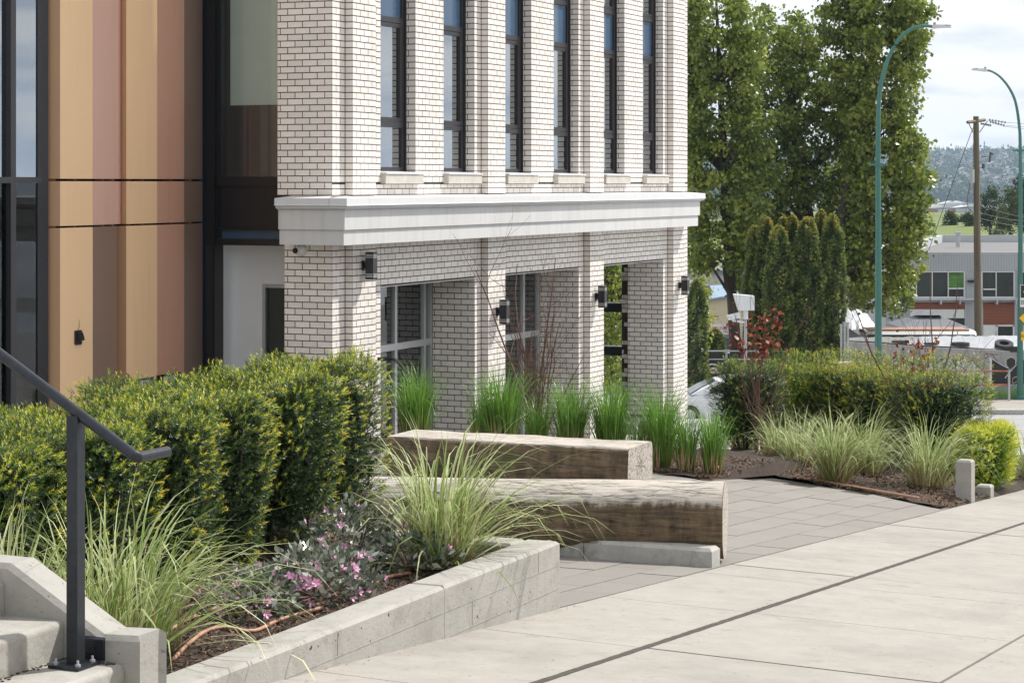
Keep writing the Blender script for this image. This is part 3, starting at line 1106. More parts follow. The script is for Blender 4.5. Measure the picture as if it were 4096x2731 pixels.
npav = 0
rest = MB()
i = 0
u = -4.725
while u > -11.0:
    u0, u1 = u - 0.30, u
    v = 10.9 + (0.3 if i % 2 else 0.0)
    while v < 21.3:
        vmax = plaza_v_max((u0 + u1) / 2)
        if v > vmax or (v > 16.5 and u1 < -9.6 and v < 17.5):
            v += 0.6
            continue
        ve = min(v + 0.6, vmax + 0.05)
        if ve - v > 0.06:
            g = 0.0045
            m = MB()
            cs = [(u0 + g, v + g), (u1 - g, v + g), (u1 - g, ve - g), (u0 + g, ve - g)]
            j_ = random.uniform(-0.0016, 0.0016)
            tp = [W(a, b, ground_h(a, b) + j_) for a, b in cs]
            m.add(tp + [p + Vector((0, 0, -0.05)) for p in tp], [(0, 1, 2, 3), (0, 4, 5, 1), (1, 5, 6, 2), (2, 6, 7, 3), (3, 7, 4, 0)])
            if npav < 300 and v < 21:
                o = m.build('paver', 'paver')
                o.parent = pl
                o.matrix_parent_inverse = plM
                npav += 1
            else:
                rest.add(m.v, m.f, random.random())
        v += 0.6
    u -= 0.30
    i += 1
if rest.v:
    o = rest.build('far_pavers', 'paver')
    o.parent = pl
    o.matrix_parent_inverse = plM
    o['kind'] = 'stuff'

# ------------------------------------------------------------------ mulch beds
bed_uv = []


def bed(name, us, fv0, fv1, nv, zf):
    V, T = [], []
    for u in us:
        for j in range(nv):
            v = mix(fv0(u), fv1(u), j / (nv - 1))
            V.append(tuple(W(u, v, zf(u, v) + 0.02 * math.sin(u * 7 + v * 5) + rng.uniform(-0.012, 0.012))))
    Fq = [(i * nv + j, (i + 1) * nv + j, (i + 1) * nv + j + 1, i * nv + j + 1) for i in range(len(us) - 1) for j in range(nv - 1)]
    o = link(name, npmesh(name, V, Fq, 'mulch', smooth=True))
    o['kind'] = 'structure'


bed('mulch_bed', np.linspace(-13, -4.75, 70), lambda u: plaza_v_max(u) - 0.12, lambda u: 31.0, 90, lambda u, v: ground_h(u, v) + 0.006 + 0.14 * min(1, max(0, (v - plaza_v_max(u)) / 2)) * (1 if u > -8.5 else 0.2) * min(1, max(0, (-4.80 - u) / 0.5)) - (0.03 if u > -4.78 else 0))
PM = -2.075                                  # mulch level in the near planter
V, T = [], []
us_ = np.linspace(-8.4, -4.86, 60)
vv_ = np.linspace(7.2, 11.3, 70)
for u in us_:
    for v in vv_:
        V.append(tuple(W(u, v, PM + 0.022 * math.sin(u * 6 + v * 4) + rng.uniform(-0.010, 0.010) + 0.04 * max(0, min(1, (-5.4 - u))))))
nv = len(vv_)
o = link('planter_mulch', npmesh('planter_mulch', V, [(i * nv + j, (i + 1) * nv + j, (i + 1) * nv + j + 1, i * nv + j + 1) for i in range(len(us_) - 1) for j in range(nv - 1)], 'mulch', smooth=True))
o['kind'] = 'structure'
sheet('back_bed', 'mulch', np.linspace(-12.5, -6.05, 12), np.linspace(11.2, 13.6, 6), lambda u, v: -2.5 + 0.35 * min(1, max(0, (-6.2 - u))))


def chips(name, n, fu, fv, fz, s=0.022):
    Vs = []
    for k in range(n):
        u, v = fu(), fv()
        z = fz(u, v) + 0.006
        p = W(u, v, z)
        d = Vector((random.uniform(-1, 1), random.uniform(-1, 1), random.uniform(-0.3, 0.5))).normalized()
        e = d.cross(Vector((random.uniform(-.5, .5), random.uniform(-.5, .5), 1))).normalized()
        l, w_ = s * random.uniform(0.5, 1.8), s * random.uniform(0.12, 0.35)
        Vs += [p - d * l - e * w_, p + d * l - e * w_, p + d * l + e * w_, p - d * l + e * w_]
    T = np.repeat(rng.random(n), 4)
    o = link(name, npmesh(name, [tuple(q) for q in Vs], np.arange(n * 4).reshape(-1, 4), 'chip', T))
    o['kind'] = 'stuff'
    return o


def PMz(u, v):
    return PM + 0.022 * math.sin(u * 6 + v * 4) + 0.04 * max(0, min(1, (-5.4 - u)))


tag(chips('bark_mulch', 12000, lambda: random.uniform(-6.3, -4.9), lambda: random.uniform(7.25, 11.2), lambda u, v: PMz(u, v), 0.013), 'dark brown bark chips covering the soil of the near planter')


def uu():
    return random.uniform(-8.0, -4.75)


_l = [0.0]


def fu2():
    _l[0] = uu()
    return _l[0]


tag(chips('bark_chips', 9000, fu2, lambda: plaza_v_max(_l[0]) + random.random() ** 2 * 2.2, lambda u, v: ground_h(u, v) + 0.012 + 0.14 * min(1, max(0, (v - plaza_v_max(u)) / 2)) * min(1, max(0, (-4.80 - u) / 0.5)), 0.02), 'dark bark chips along the far edge of the paving under the grasses')

wsheet('near_kerb', 'concrete_rough', np.linspace(-24, 14, 5), [32.9, 34.75], lambda x, y: -4.03 - 0.045 * x * 0 )
# irrigation hoses
hz = []
def onz(x, y, z):
    return uv_of(px(x, y, -z * F / (y - HY)))


for k, (pts, lab) in enumerate([
    ([onz(a, b, PM) for a, b in ((640, 2568), (760, 2505), (900, 2440), (1038, 2384), (1150, 2340))], 'copper coloured irrigation hose lying straightest across the near planter soil'),
    ([onz(a, b, PM) for a, b in ((690, 2668), (760, 2600), (830, 2548), (900, 2527), (1014, 2524), (1120, 2470), (1290, 2440))], 'wavy irrigation hose close to the near planter wall'),
    ([onz(a, b, PM) for a, b in ((1440, 2372), (1500, 2352), (1560, 2318), (1640, 2290))], 'short bit of irrigation hose showing between the pink shrub and the planter wall')]):
    m = MB()
    P_ = [W(a, b, PMz(a, b) + 0.014) for a, b in pts]
    cu = []
    for i in range(len(P_) - 1):
        for q in range(5):
            t_ = q / 5
            a0 = P_[max(i - 1, 0)]; a1 = P_[i]; a2 = P_[i + 1]; a3 = P_[min(i + 2, len(P_) - 1)]
            cu.append(0.5 * ((2 * a1) + (a2 - a0) * t_ + (2 * a0 - 5 * a1 + 4 * a2 - a3) * t_ ** 2 + (3 * a1 - a0 - 3 * a2 + a3) * t_ ** 3))
    cu.append(P_[-1])
    m.tube(cu, 0.0095, 8)
    tag(m.build('irrigation_hose', 'hose', None, smooth=True), lab, 'hose', 'irrigation hoses in the beds')
m = MB()
ed = sorted(mulch_edge)
P_ = [W(a - 0.02, b + 0.09, ground_h(a, b + 0.09) + 0.025) for a, b in ed[:-1]]
p1 = W(ed[-1][0] - 0.25, ed[-1][1] + 0.12, ground_h(ed[-1][0] - 0.25, ed[-1][1]) + 0.05)
m.tube(P_ + [p1], 0.012, 7)
tag(m.build('irrigation_hose', 'hose', None, smooth=True), 'straight copper hose edging the far bed beside the grey paving', 'hose', 'irrigation hoses in the beds')

# ------------------------------------------------------------------ white brick building
ZB = -4.3
bb = street_thing('brick_building', 'white brick building with dark framed tall windows and a wide white cornice', 'building', BU, BV, ZB)
HT = 7.0


def v_on(x, u):                             # v (from the building corner) where pixel column x meets the plane u
    xd = (x - CX) / F
    X0, Y0 = C * (BU + u) + S * BV, -S * (BU + u) + C * BV
    return (xd * Y0 - X0) / (S - C * xd)


def u_on(x, v):
    xd = (x - CX) / F
    X0, Y0 = C * BU + S * (BV + v), -S * BU + C * (BV + v)
    return (xd * Y0 - X0) / (C + xd * S)


def z_on(y, u, v):
    p = W(BU + u, BV + v, 0)
    return -(y - HY) / F * p.y


bays = [0.0, 3.865, 7.73]
openL = [(1.30 + b, 4.16 + b) for b in bays]
wins = []
for b in bays:
    wins += [(1.30 + b, 2.295 + b), (3.165 + b, 4.15 + b)]
segs = []
p_ = 0.0
for a, b in wins:
    segs.append((p_, a))
    p_ = b
segs.append((p_, 13.16))
segl = [(0.0, 1.30), (4.16, 5.165), (8.025, 9.03), (11.89, 13.16)]
PIL = [(0.334 + 3.93 * 0, 0.965), (4.38, 4.99), (8.24, 8.845), (12.12, 12.73)]
core = MB()
e = 0.0035
for a, b in segs:
    core.box(-0.45, -e, a + (e if a > 0 else e), b - 0.0 if b > 13 else b, -0.02, HT)
core.box(-0.45, -e, e, 13.16, -0.167, -0.022)
for a, b in segl:
    core.box(-0.66, -e, a + e, b, ZB, -0.763)
core.box(-0.66, -e, 1.302, 11.888, -1.340, -0.763)
core.box(-0.78 + e, -0.452, e, 1.2, -0.167, HT)
core.box(-0.68 + e, -0.662, e, 1.2, ZB, -0.763)
for a, b in PIL:
    core.box(-0.01, 0.105 - e, a + e, b, -0.167, HT)
    core.box(-0.01, 0.105 - e, a + e, b, ZB, -0.763)
core.box(-0.81, -0.664, 12.0, 13.12, ZB, -0.9)
core.box(-6.0, -0.46, 12.9, 13.16, -0.167, HT)
cw = core.build('wall', 'mortar', bb)
cw.location = (0, 0, -ZB)

brick_mesh = {}
nind = [0]
stuff = MB()


def brick(kind, plane, a0, a1, z0, z1, single):
    """kind U: face on plane u=plane running along v; V: face on plane v=plane running along u"""
    g = 0.0062
    a0, a1, z0, z1 = a0 + g, a1 - g, z0 + g, z1 - g
    if a1 - a0 < 0.012 or z1 - z0 < 0.01:
        return
    d = 0.022
    pr = random.uniform(-0.0008, 0.0008)
    if kind == 'U':
        bx = (plane - d, plane + pr, a0, a1)
    elif kind == 'V':
        bx = (a0, a1, plane - pr, plane + d)
    if single and nind[0] < 300:
        L = round(a1 - a0, 3)
        H = round(z1 - z0, 3)
        key = (kind, L, H)
        if key not in brick_mesh:
            m = MB()
            if kind == 'U':
                m.box(-d, 0, 0, L, 0, H)
            else:
                m.box(0, L, 0, d, 0, H)
            brick_mesh[key] = m.mesh('brick', 'brick')
        o = link('brick', brick_mesh[key], bb, (bx[1] if kind == 'U' else a0, a0 if kind == 'U' else plane - pr, z0 - ZB))
        nind[0] += 1
    else:
        t = random.random()
        if kind == 'U':
            x1, y0, y1 = bx[1], a0, a1
            x0 = bx[0]
            vs = [(x1, y0, z0), (x1, y1, z0), (x1, y1, z1), (x1, y0, z1), (x0, y0, z0), (x0, y1, z0), (x0, y1, z1), (x0, y0, z1)]
        else:
            y1 = plane - pr
            y0 = plane + d
            x0, x1 = a0, a1
            vs = [(x0, y1, z0), (x1, y1, z0), (x1, y1, z1), (x0, y1, z1), (x0, y0, z0), (x1, y0, z0), (x1, y0, z1), (x0, y0, z1)]
        stuff.add(vs, [(0, 1, 2, 3), (0, 4, 5, 1), (1, 5, 6, 2), (2, 6, 7, 3), (3, 7, 4, 0)], t)


def courses(kind, plane, a0, a1, z0, z1, zref, phase=0, from_end=False, single=False):
    i0 = math.floor((z0 - zref) / 0.08 + 1e-6)
    z = zref + i0 * 0.08
    k = i0
    while z < z1 - 0.005:
        za, zb = max(z, z0), min(z + 0.08, z1)
        half = 0.105 if (k + phase) % 2 else 0.0
        if not from_end:
            a = a0
            nxt = a0 + (half if half else 0.21)
            while a < a1 - 1e-4:
                b = min(nxt, a1)
                if 0 < a1 - b < 0.03:
                    b = a1
                brick(kind, plane, a, b, za, zb, single)
                a = b
                nxt = a + 0.21
        else:
            a = a1
            nxt = a1 - (half if half else 0.21)
            while a > a0 + 1e-4:
                b = max(nxt, a0)
                if 0 < b - a0 < 0.03:
                    b = a0
                brick(kind, plane, b, a, za, zb, single)
                a = b
                nxt = a - 0.21
        z += 0.08
        k += 1


ZU = -0.16
ZL = -0.765 - 0.08 * 60
VIS = 2.48
# the largest ones: the shaded end face, single bricks
courses('V', 0.0, -0.68, 0.0, -2.365, -0.765, ZL, 0, True, True)
courses('V', 0.0, -0.78, 0.0, ZU, VIS, ZU, 0, True, True)
courses('U', 0.105, PIL[0][0], PIL[0][1], ZU, 1.92, ZU, 0, False, True)
print('single bricks', nind[0])
courses('V', 0.0, -0.68, 0.0, ZB, -2.365, ZL, 0, True)
courses('V', 0.0, -0.78, 0.0, VIS, 5.0, ZU, 0, True)
courses('U', 0.105, PIL[0][0], PIL[0][1], 1.92, 5.0, ZU, 0)
for i, (a, b) in enumerate(PIL):
    if i:
        courses('U', 0.105, a, b, ZU, 5.0, ZU, 0)
    courses('U', 0.105, a, b, ZB, -0.765, ZL, 0)
    courses('V', a, 0.0, 0.105, ZU, 5.0, ZU, 0)
    courses('V', a, 0.0, 0.105, ZB, -0.765, ZL, 0)
for i, (a, b) in enumerate(segs):
    parts = [(a, b)]
    for pa, pb in PIL:
        if a <= pa and pb <= b:
            parts = [(a, pa), (pb, b)]
    for q, (x, y) in enumerate(parts):
        courses('U', 0.0, x, y, -0.02, 5.0, ZU, 1, from_end=(q == 0 and len(parts) == 2 and i > 0))
    if i > 0:
        courses('V', a, -0.137, 0.0, -0.02, 5.0, ZU, 0, True)
courses('U', 0.0, 0.0, 0.334, -0.16, -0.02, ZU, 1)
courses('U', 0.0, 0.965, 4.38, -0.16, -0.02, ZU, 1)
courses('U', 0.0, 4.99, 8.24, -0.16, -0.02, ZU, 1)
courses('U', 0.0, 8.845, 12.12, -0.16, -0.02, ZU, 1)
courses('U', 0.0, 12.73, 13.16, -0.16, -0.02, ZU, 1)
for i, (a, b) in enumerate(segl):
    pa, pb = PIL[i]
    courses('U', 0.0, a, pa, ZB, -0.765, ZL, 1, from_end=False)
    courses('U', 0.0, pb, b, ZB, -0.765, ZL, 0)
    if i > 0:
        courses('V', a, -0.66, 0.0, ZB, -1.345, ZL, 0, True)
for a, b in openL:
    courses('U', 0.0, a, b, -1.345, -0.765, ZL, 1)
courses('V', 12.0, -0.81, -0.664, ZB, -1.345, ZL, 1, True)
so_ = stuff.build('bricks', 'brick', bb)
so_.location = (0, 0, -ZB)
so_['kind'] = 'stuff'
# soffits and metal lintel edge
m = MB()
for a, b in openL:
    m.box(-0.655, 0.004, a + 0.002, b - 0.002, -1.352, -1.342)
o = m.build('lintel_plate', 'white_metal', bb)
o.location = (0, 0, -ZB)
# top and far side
m = MB()
m.box(-6, 0.0, 0.3, 13.1, HT, HT + 0.2)
m.box(-6.0, -0.47, 1.3, 12.88, -0.9, -0.78)
m.box(-6.0, -5.9, 1.3, 12.88, -0.77, HT)
o = m.build('roof', 'roof_grey', bb)
o.location = (0, 0, -ZB)
# ground floor interior: dark room behind the shop fronts
m = MB()
m.box(-3.7, -3.6, 2.2, 8.3, ZB, -0.9)
m.box(-3.6, -0.72, 8.3, 8.4, ZB, -0.9)
m.box(-3.6, -0.72, 2.2, 2.25, ZB, -0.9)
m.box(-0.74, -0.72, 1.22, 2.2, ZB, -0.9)
m.box(-3.6, -0.02, 1.0, 13.0, ZB - 0.15, ZB + 0.25)
m.box(-1.6, -1.5, 1.0, 12.8, -0.1, HT)
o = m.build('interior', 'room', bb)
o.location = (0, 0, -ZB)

# cornice
cor = MB()
uL, vR = -0.86, 13.16


def band(m, p0, p1, z0, z1, uend, vend, gap=None):
    # an L shaped ring: along the end face (v<0) and along the long face (u>0); p0..p1 projection range
    m.box(uend, p1, -p1, -p0, z0, z1)
    m.box(p0, p1, -p0, vend, z0, z1)


vE2 = v_on(2792, 0.357)
vE1 = v_on(2800, 0.382)
uE1 = u_on(1113, -0.382)
uE2 = u_on(1118, -0.357)
m = MB()
m.box(uE2, 0.357, -0.357, -0.0, -0.764, -0.578)
m.box(0.0, 0.357, -0.0, vE2, -0.764, -0.578)
m.box(uE1, 0.382, -0.382, -0.0, -0.576, -0.335)
m.box(0.0, 0.382, -0.0, vE1, -0.576, -0.335)
m.box(uE1 - 0.01, 0.40, -0.40, 0.0, -0.333, -0.318)
m.box(0.0, 0.40, 0.0, vE1 + 0.02, -0.333, -0.318)
o = m.build('cornice', 'white_fascia', bb)
o.location = (0, 0, -ZB)
uEc = u_on(1096.3, -0.448)
vEc = v_on(2822.5, 0.448)
m = MB()
m.box(uEc + 0.01, 0.43, -0.43, 0.0, -0.316, -0.284)
m.box(0.0, 0.43, 0.0, vEc - 0.01, -0.316, -0.284)
o = m.build('cornice_moulding', 'white_fascia', bb)
o.location = (0, 0, -ZB)


def cap_piece(kind, a, b, ends=(0, 0)):
    m = MB()
    pr = [(0.0, -0.165), (0.444, -0.193), (0.448, -0.268), (0.458, -0.282), (0.0, -0.282)]
    g = 0.003
    if kind == 'v':
        vs = [(p, a + g, z) for p, z in pr] + [(p, b - g, z) for p, z in pr]
    else:
        vs = [(a + g, -p, z) for p, z in pr] + [(b - g, -p, z) for p, z in pr]
    n = len(pr)
    if kind == 'c':                          # mitred corner: from (a along u) to (b along v)
        vs = [(a + g, -p, z) for p, z in pr] + [(p, -p, z) for p, z in pr] + [(p, b - g, z) for p, z in pr]
        fs = [tuple(range(n)), tuple(range(2 * n, 3 * n))] + [(s_ * n + i, s_ * n + (i + 1) % n, (s_ + 1) * n + (i + 1) % n, (s_ + 1) * n + i) for s_ in range(2) for i in range(n)]
    else:
        fs = [tuple(range(n)), tuple(range(n, 2 * n))] + [(i, (i + 1) % n, n + (i + 1) % n, n + i) for i in range(n)]
    m.add(vs, fs)
    o = m.build('cap_segment', 'white_metal', bb)
    o.location = (0, 0, -ZB)


ua = u_on(1315.5, -0.448)
vjs = [v_on(x, 0.448) for x in (1479, 1897, 2257, 2539, 2783)]
cap_piece('u', uEc, ua)
cap_piece('c', ua, vjs[0])
for a, b in zip(vjs, vjs[1:] + [vEc]):
    cap_piece('v', a, b)
# dark line of dirt between cap and brick
m = MB()
m.box(0.0, 0.012, 0.97, 13.1, -0.168, -0.160)
m.box(-0.78, 0.0, -0.012, 0.0, -0.168, -0.160)
o = m.build('mortar_bed', 'mortar', bb)
o.location = (0, 0, -ZB)

# windows
H = [(0.16, 0.72), (0.80, 2.10), (2.18, 2.76), (2.83, 3.9), (4.0, 5.2)]
for k, (a, b) in enumerate(wins):
    m = MB()
    x0, x1 = -0.21, -0.150
    m.box(x0, x1, a, a + 0.06, 0.135, HT)
    m.box(x0, x1, b - 0.10, b - 0.001, 0.135, HT)
    for z0, z1 in ((0.135, 0.20), (0.725, 0.795), (2.105, 2.175), (2.765, 2.835), (3.9, 4.0), (5.2, 5.3)):
        m.box(x0, x1 + 0.012, a + 0.06, b - 0.10, z0, z1)
    m.box(-0.150, -0.138, b - 0.03, b - 0.001, 0.135, HT)
    # opening sash
    for z0, z1 in ((0.80, 2.10), (2.84, 3.89)):
        m.box(x0 + 0.015, x1 + 0.006, b - 0.16, b - 0.102, z0, z1)
        m.box(x0 + 0.015, x1 + 0.006, a + 0.062, b - 0.162, z0, z0 + 0.055)
        m.box(x0 + 0.015, x1 + 0.006, a + 0.062, b - 0.162, z1 - 0.055, z1)
    wf = m.build('window', 'dark_metal', bb)
    wf.location = (0, 0, -ZB)
    for z0, z1 in ((0.20, 0.725), (0.795, 2.105), (2.835, 3.9), (4.0, 5.2)):
        MB().box(-0.180, -0.174, a + 0.05, b - 0.09, z0, z1).build('pane', 'glass_sky', wf)
    MB().box(-0.180, -0.170, a + 0.05, b - 0.09, 2.17, 2.77).build('spandrel_panel', 'spandrel', wf)
    s_ = MB()
    s_.box(-0.13, 0.075, a - 0.002, b + 0.10, -0.018, 0.105)
    s_.build('sill', 'sill_stone', wf)
    s_ = MB()
    s_.prism([(-0.2, 0.150), (0.088, 0.128), (0.088, 0.108), (-0.2, 0.108)], a + 0.0, b + 0.11, 'y')
    s_.build('sill_flashing', 'white_metal', wf)

# ground floor shop fronts
for k, (a, b) in enumerate(openL[:2]):
    m = MB()
    x0, x1 = -0.73, -0.662
    vs = [a + 0.02, v_on(1580, -0.68), v_on(1696, -0.68), b - 0.03] if k == 0 else [a + 0.02, v_on(2092, -0.68), v_on(2160, -0.68) + 0.05, b - 0.03]
    for v in vs:
        m.box(x0, x1, v - 0.035, v + 0.035, ZB, -1.36)
    ztr = -2.21 if k == 0 else -2.33
    m.box(x0, x1 + 0.004, a, b, ztr - 0.09, ztr)
    m.box(x0, x1 + 0.004, a, b, -1.42, -1.36)
    m.box(x0, x1 + 0.004, a, b, ZB, ZB + 0.35)
    sf = m.build('shop_window', 'alu', bb)
    sf.location = (0, 0, -ZB)
    for v0, v1 in zip(vs[:-1], vs[1:]):
        MB().box(-0.702, -0.697, v0 + 0.03, v1 - 0.03, ztr, -1.42).build('pane', 'glass', sf)
        MB().box(-0.702, -0.697, v0 + 0.03, v1 - 0.03, ZB + 0.35, ztr - 0.09).build('pane', 'glass', sf)
# poster inside the first shop window
vp0, vp1 = v_on(1661, -0.76), v_on(1684, -0.76)
po = street_thing('poster', 'narrow red and white notice hanging inside the ground floor glass', 'poster', BU - 0.76, BV + (vp0 + vp1) / 2, z_on(1405, -0.76, vp0))
hw = (vp1 - vp0) / 2
zt = z_on(1195, -0.76, vp0) - z_on(1405, -0.76, vp0)
MB().box(-0.004, 0, -hw, hw, 0, zt).build('sheet', 'poster_white', po)
MB().box(0, 0.003, -hw, hw, zt * 0.84, zt * 0.97).build('red_band', 'print_red', po)
MB().box(0, 0.003, -hw, hw, zt * 0.48, zt * 0.68).build('dark_band', 'sign_black', po)

# arcade rails seen through the third opening
m = MB()
m.box(-3.6, -0.82, 13.02, 13.08, z_on(1247, -1.5, 13.05), z_on(1213, -1.5, 13.05))
m.box(-3.6, -0.82, 13.02, 13.08, z_on(1420, -1.5, 13.05), z_on(1386, -1.5, 13.05))
m.box(-3.6, -3.5, 13.02, 13.08, ZB, -1.3)
ar = street_thing('arcade_rail', 'wide black board rail crossing the open corner behind the last brick pier', 'railing', BU, BV, ZB)
o = m.build('board', 'black_metal', ar)
o.location = (0, 0, -ZB)
m = MB()
m.box(-3.6, -0.82, 13.01, 13.09, z_on(1213, -1.5, 13.05), z_on(1209, -1.5, 13.05))
m.box(-3.6, -0.82, 13.01, 13.09, z_on(1386, -1.5, 13.05), z_on(1382, -1.5, 13.05))
o = m.build('trim', 'galv', ar)
o.location = (0, 0, -ZB)

# wall lamps
lamps = [(1461, 1008.2, 1118.0, 0), (1997, 1199, 1296, 1), (2392, 1144, 1230, 2), (2725, 1104, 1180, 3)]
lab = ['black box wall lamp nearest the corner, high on the brick pilaster beside the cornice', 'black box wall lamp on the brick pier left of the bare twigs',
       'black box wall lamp on the brick pilaster before the open arcade', 'black box wall lamp at the far end of the brick wall, next to the trees']
for (x, y0, y1, k) in lamps:
    a, b = PIL[k]
    so2 = 0.165
    v0 = v_on(x, so2)
    zt, zb_ = z_on(y0, so2, v0), z_on(y1, so2, v0)
    lp = street_thing('wall_lamp', lab[k], 'lamp', BU + 0.105, BV + v0 + 0.05, zb_, 'wall lamps on the brick piers')
    hh = zt - zb_
    m = MB()
    wsz = 0.112
    u0_, u1_ = so2 - 0.105, so2 - 0.105 + wsz
    c0 = -0.05
    c1 = c0 + wsz
    # body with real slots: posts and bands
    slots = [(0.085, 0.145), (0.155, 0.215), (0.225, 0.0)]
    bands = [(0, 0.085), (0.105, 0.135), (0.155, 0.185), (0.205, 0.795), (0.815, 0.845), (0.865, 0.895), (0.915, 1.0)]
    for q0, q1 in bands:
        m.box(u0_, u1_, c0, c1, hh * q0, hh * q1)
    for q in ((u0_, c0), (u1_ - 0.008, c0), (u1_ - 0.008, c1 - 0.008), (u0_, c1 - 0.008)):
        m.box(q[0] + 0.0005, q[0] + 0.0075, q[1] + 0.0005, q[1] + 0.0075, 0.002, hh - 0.002)
    m.build('housing', 'dark_metal', lp)
    MB().box(u0_ + 0.0015, u1_ - 0.0015, c0 + 0.0015, c1 - 0.0015, 0.01, hh - 0.01).build('diffuser', 'lamp_slot', lp)
    m = MB()
    m.box(0.0, 0.025, -0.04, 0.055, hh * 0.33, hh * 0.68)
    m.box(0.02, u0_ + 0.002, -0.015, 0.03, hh * 0.40, hh * 0.62)
    m.build('bracket', 'black_metal', lp)

# security camera on the end face
sc_ = street_thing('security_camera', 'white dome security camera under the cornice on the shaded brick face', 'camera', BU + u_on(1203, -0.02), BV, z_on(1000, -0.5, 0))


def sphere(m, c, r, seg=14, rings=9, sx=1, sy=1, sz=1):
    vs, fs = [], []
    for i in range(rings + 1):
        a = PI * i / rings
        for j in range(seg):
            b = 2 * PI * j / seg
            vs.append((c[0] + sx * r * math.sin(a) * math.cos(b), c[1] + sy * r * math.sin(a) * math.sin(b), c[2] + sz * r * math.cos(a)))
    for i in range(rings):
        for j in range(seg):
            fs.append((i * seg + j, i * seg + (j + 1) % seg, (i + 1) * seg + (j + 1) % seg, (i + 1) * seg + j))
    m.add(vs, fs)
    return m


m = MB()
m.tube([(0.01, 0.0, 0), (0.01, -0.05, 0.0), (-0.005, -0.10, -0.004)], [0.072, 0.070, 0.050], 18)
m.build('housing', 'plastic_white', sc_, smooth=False)
sphere(MB(), (-0.03, -0.105, -0.006), 0.036).build('lens', 'black_metal', sc_, smooth=True)

# ------------------------------------------------------------------ entrance recess and black framed window left of the brick
UG = -15.1
en = street_thing('entrance_bay', 'black framed glass bay over a white walled recess beside the coloured panels', 'building', UG, 24.35, ZB)


def uabs(x, v):                              # absolute street u for a pixel column on plane v
    return u_on(x, v - BV) + BU


vg = 24.4
uA, uB2, uC, uD = uabs(838, vg), uabs(880, vg), uabs(905, vg), uabs(1112, vg) + 0.1
def zv(y, x, v=24.4):
    uu_ = uabs(x, v)
    return -(y - HY) / F * W(uu_, v, 0).y
z_sill, z_b1, z_b2, z_b3, z_sof = zv(707, 990), zv(745, 990), zv(912, 990), zv(955, 990), zv(981, 990)
m = MB()
off = Vector((UG, 24.35, 0))
def bx(m, u0, u1, v0, v1, z0, z1):
    m.box(u0 - UG, u1 - UG, v0 - 24.35, v1 - 24.35, z0 - ZB, z1 - ZB)
bx(m, uA, uB2 - 0.01, vg - 0.12, vg + 0.1, ZB, HT)
bx(m, uB2 - 0.009, uB2 + 0.05, vg - 0.06, vg + 0.1, z_sof, HT)
bx(m, uB2, uD, vg - 0.09, vg + 0.1, z_b1, z_sill)
bx(m, uB2, uD, vg - 0.06, vg + 0.1, z_b2, z_b1 - 0.002)
bx(m, uB2, uD, vg - 0.09, vg + 0.1, z_sof, z_b3)
bx(m, uB2, uD, vg - 0.085, vg + 0.1, z_b2 - 0.03, z_b2 - 0.002)
m.build('frame', 'black_metal', en)
m = MB(); bx(m, uB2 + 0.05, uD, vg + 0.0, vg + 0.006, z_sill, HT); m.build('upper_pane', 'glass_clear', en)
m = MB(); bx(m, uB2 + 0.05, uD, vg - 0.03, vg - 0.02, z_b3, z_b2 - 0.03); m.build('blue_pane', 'spandrel', en)
m = MB()
bx(m, uC + 0.0, uD, vg + 0.10, vg + 0.104, zv(420, 990), HT)
m.build('roller_blind', 'blind', en)
m = MB()
bx(m, uA, -13.8, vg + 1.3, vg + 1.35, z_sof, HT)
bx(m, uA, uD, vg + 0.11, vg + 1.6, z_sof + 0.02, z_sof + 0.1)
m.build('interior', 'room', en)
m = MB()
bx(m, uabs(960, vg + .5), uabs(985, vg + .5), vg + 0.5, vg + 0.56, z_sill, zv(420, 990))
m.build('inner_post', 'black_metal', en)
# recess below: white wall, side wall, soffit, glazed door
vw = 24.75
m = MB()
bx(m, uA - 0.1, uabs(1052, vw), vw, vw + 0.15, ZB, z_sof)
bx(m, uabs(1052, vw), -13.73, vw, vw + 0.15, zv(1136, 1052, vw), z_sof)
bx(m, uA - 0.1, -13.74, vg + 0.1, vw + 1.0, z_sof + 0.003, z_sof + 0.02)
m.build('recess_wall', 'white_stucco', en)
m = MB()
ud = uabs(1052, vw)
bx(m, ud, ud + 0.045, vw - 0.02, vw + 0.06, ZB, zv(1137, 1052, vw))
bx(m, ud + 0.045, ud + 1.2, vw - 0.02, vw + 0.06, zv(1150, 1052, vw), zv(1137, 1052, vw))
m.build('door_frame', 'alu', en)
m = MB()
bx(m, ud + 0.045, ud + 1.2, vw + 0.01, vw + 0.016, ZB, zv(1150, 1052, vw))
m.build('door_pane', 'glass_dark', en)
m = MB()
bx(m, ud - 0.1, -13.72, vw + 0.9, vw + 1.0, ZB, z_sof)
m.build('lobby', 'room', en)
m = MB()
bx(m, uabs(846, vg), uabs(872, vg), vg - 0.135, vg - 0.125, ZB, z_sof - 0.02)
m.build('reveal_trim', 'dark_metal', en)

# ------------------------------------------------------------------ coloured panel facade
def vabs(x, u):
    xd = (x - CX) / F
    # C*u+S*v = xd*(-S*u+C*v)
    return (-xd * S * u - C * u) / (S - xd * C)


KS = 4096 / 2352.0
cb = street_thing('panel_building', 'facade of tall tan, rose and brown metal panels with dark window bay', 'building', UG, 20.0, ZB)


def zp(yv, u, v):
    return -(yv * KS - HY) / F * W(u, v, 0).y


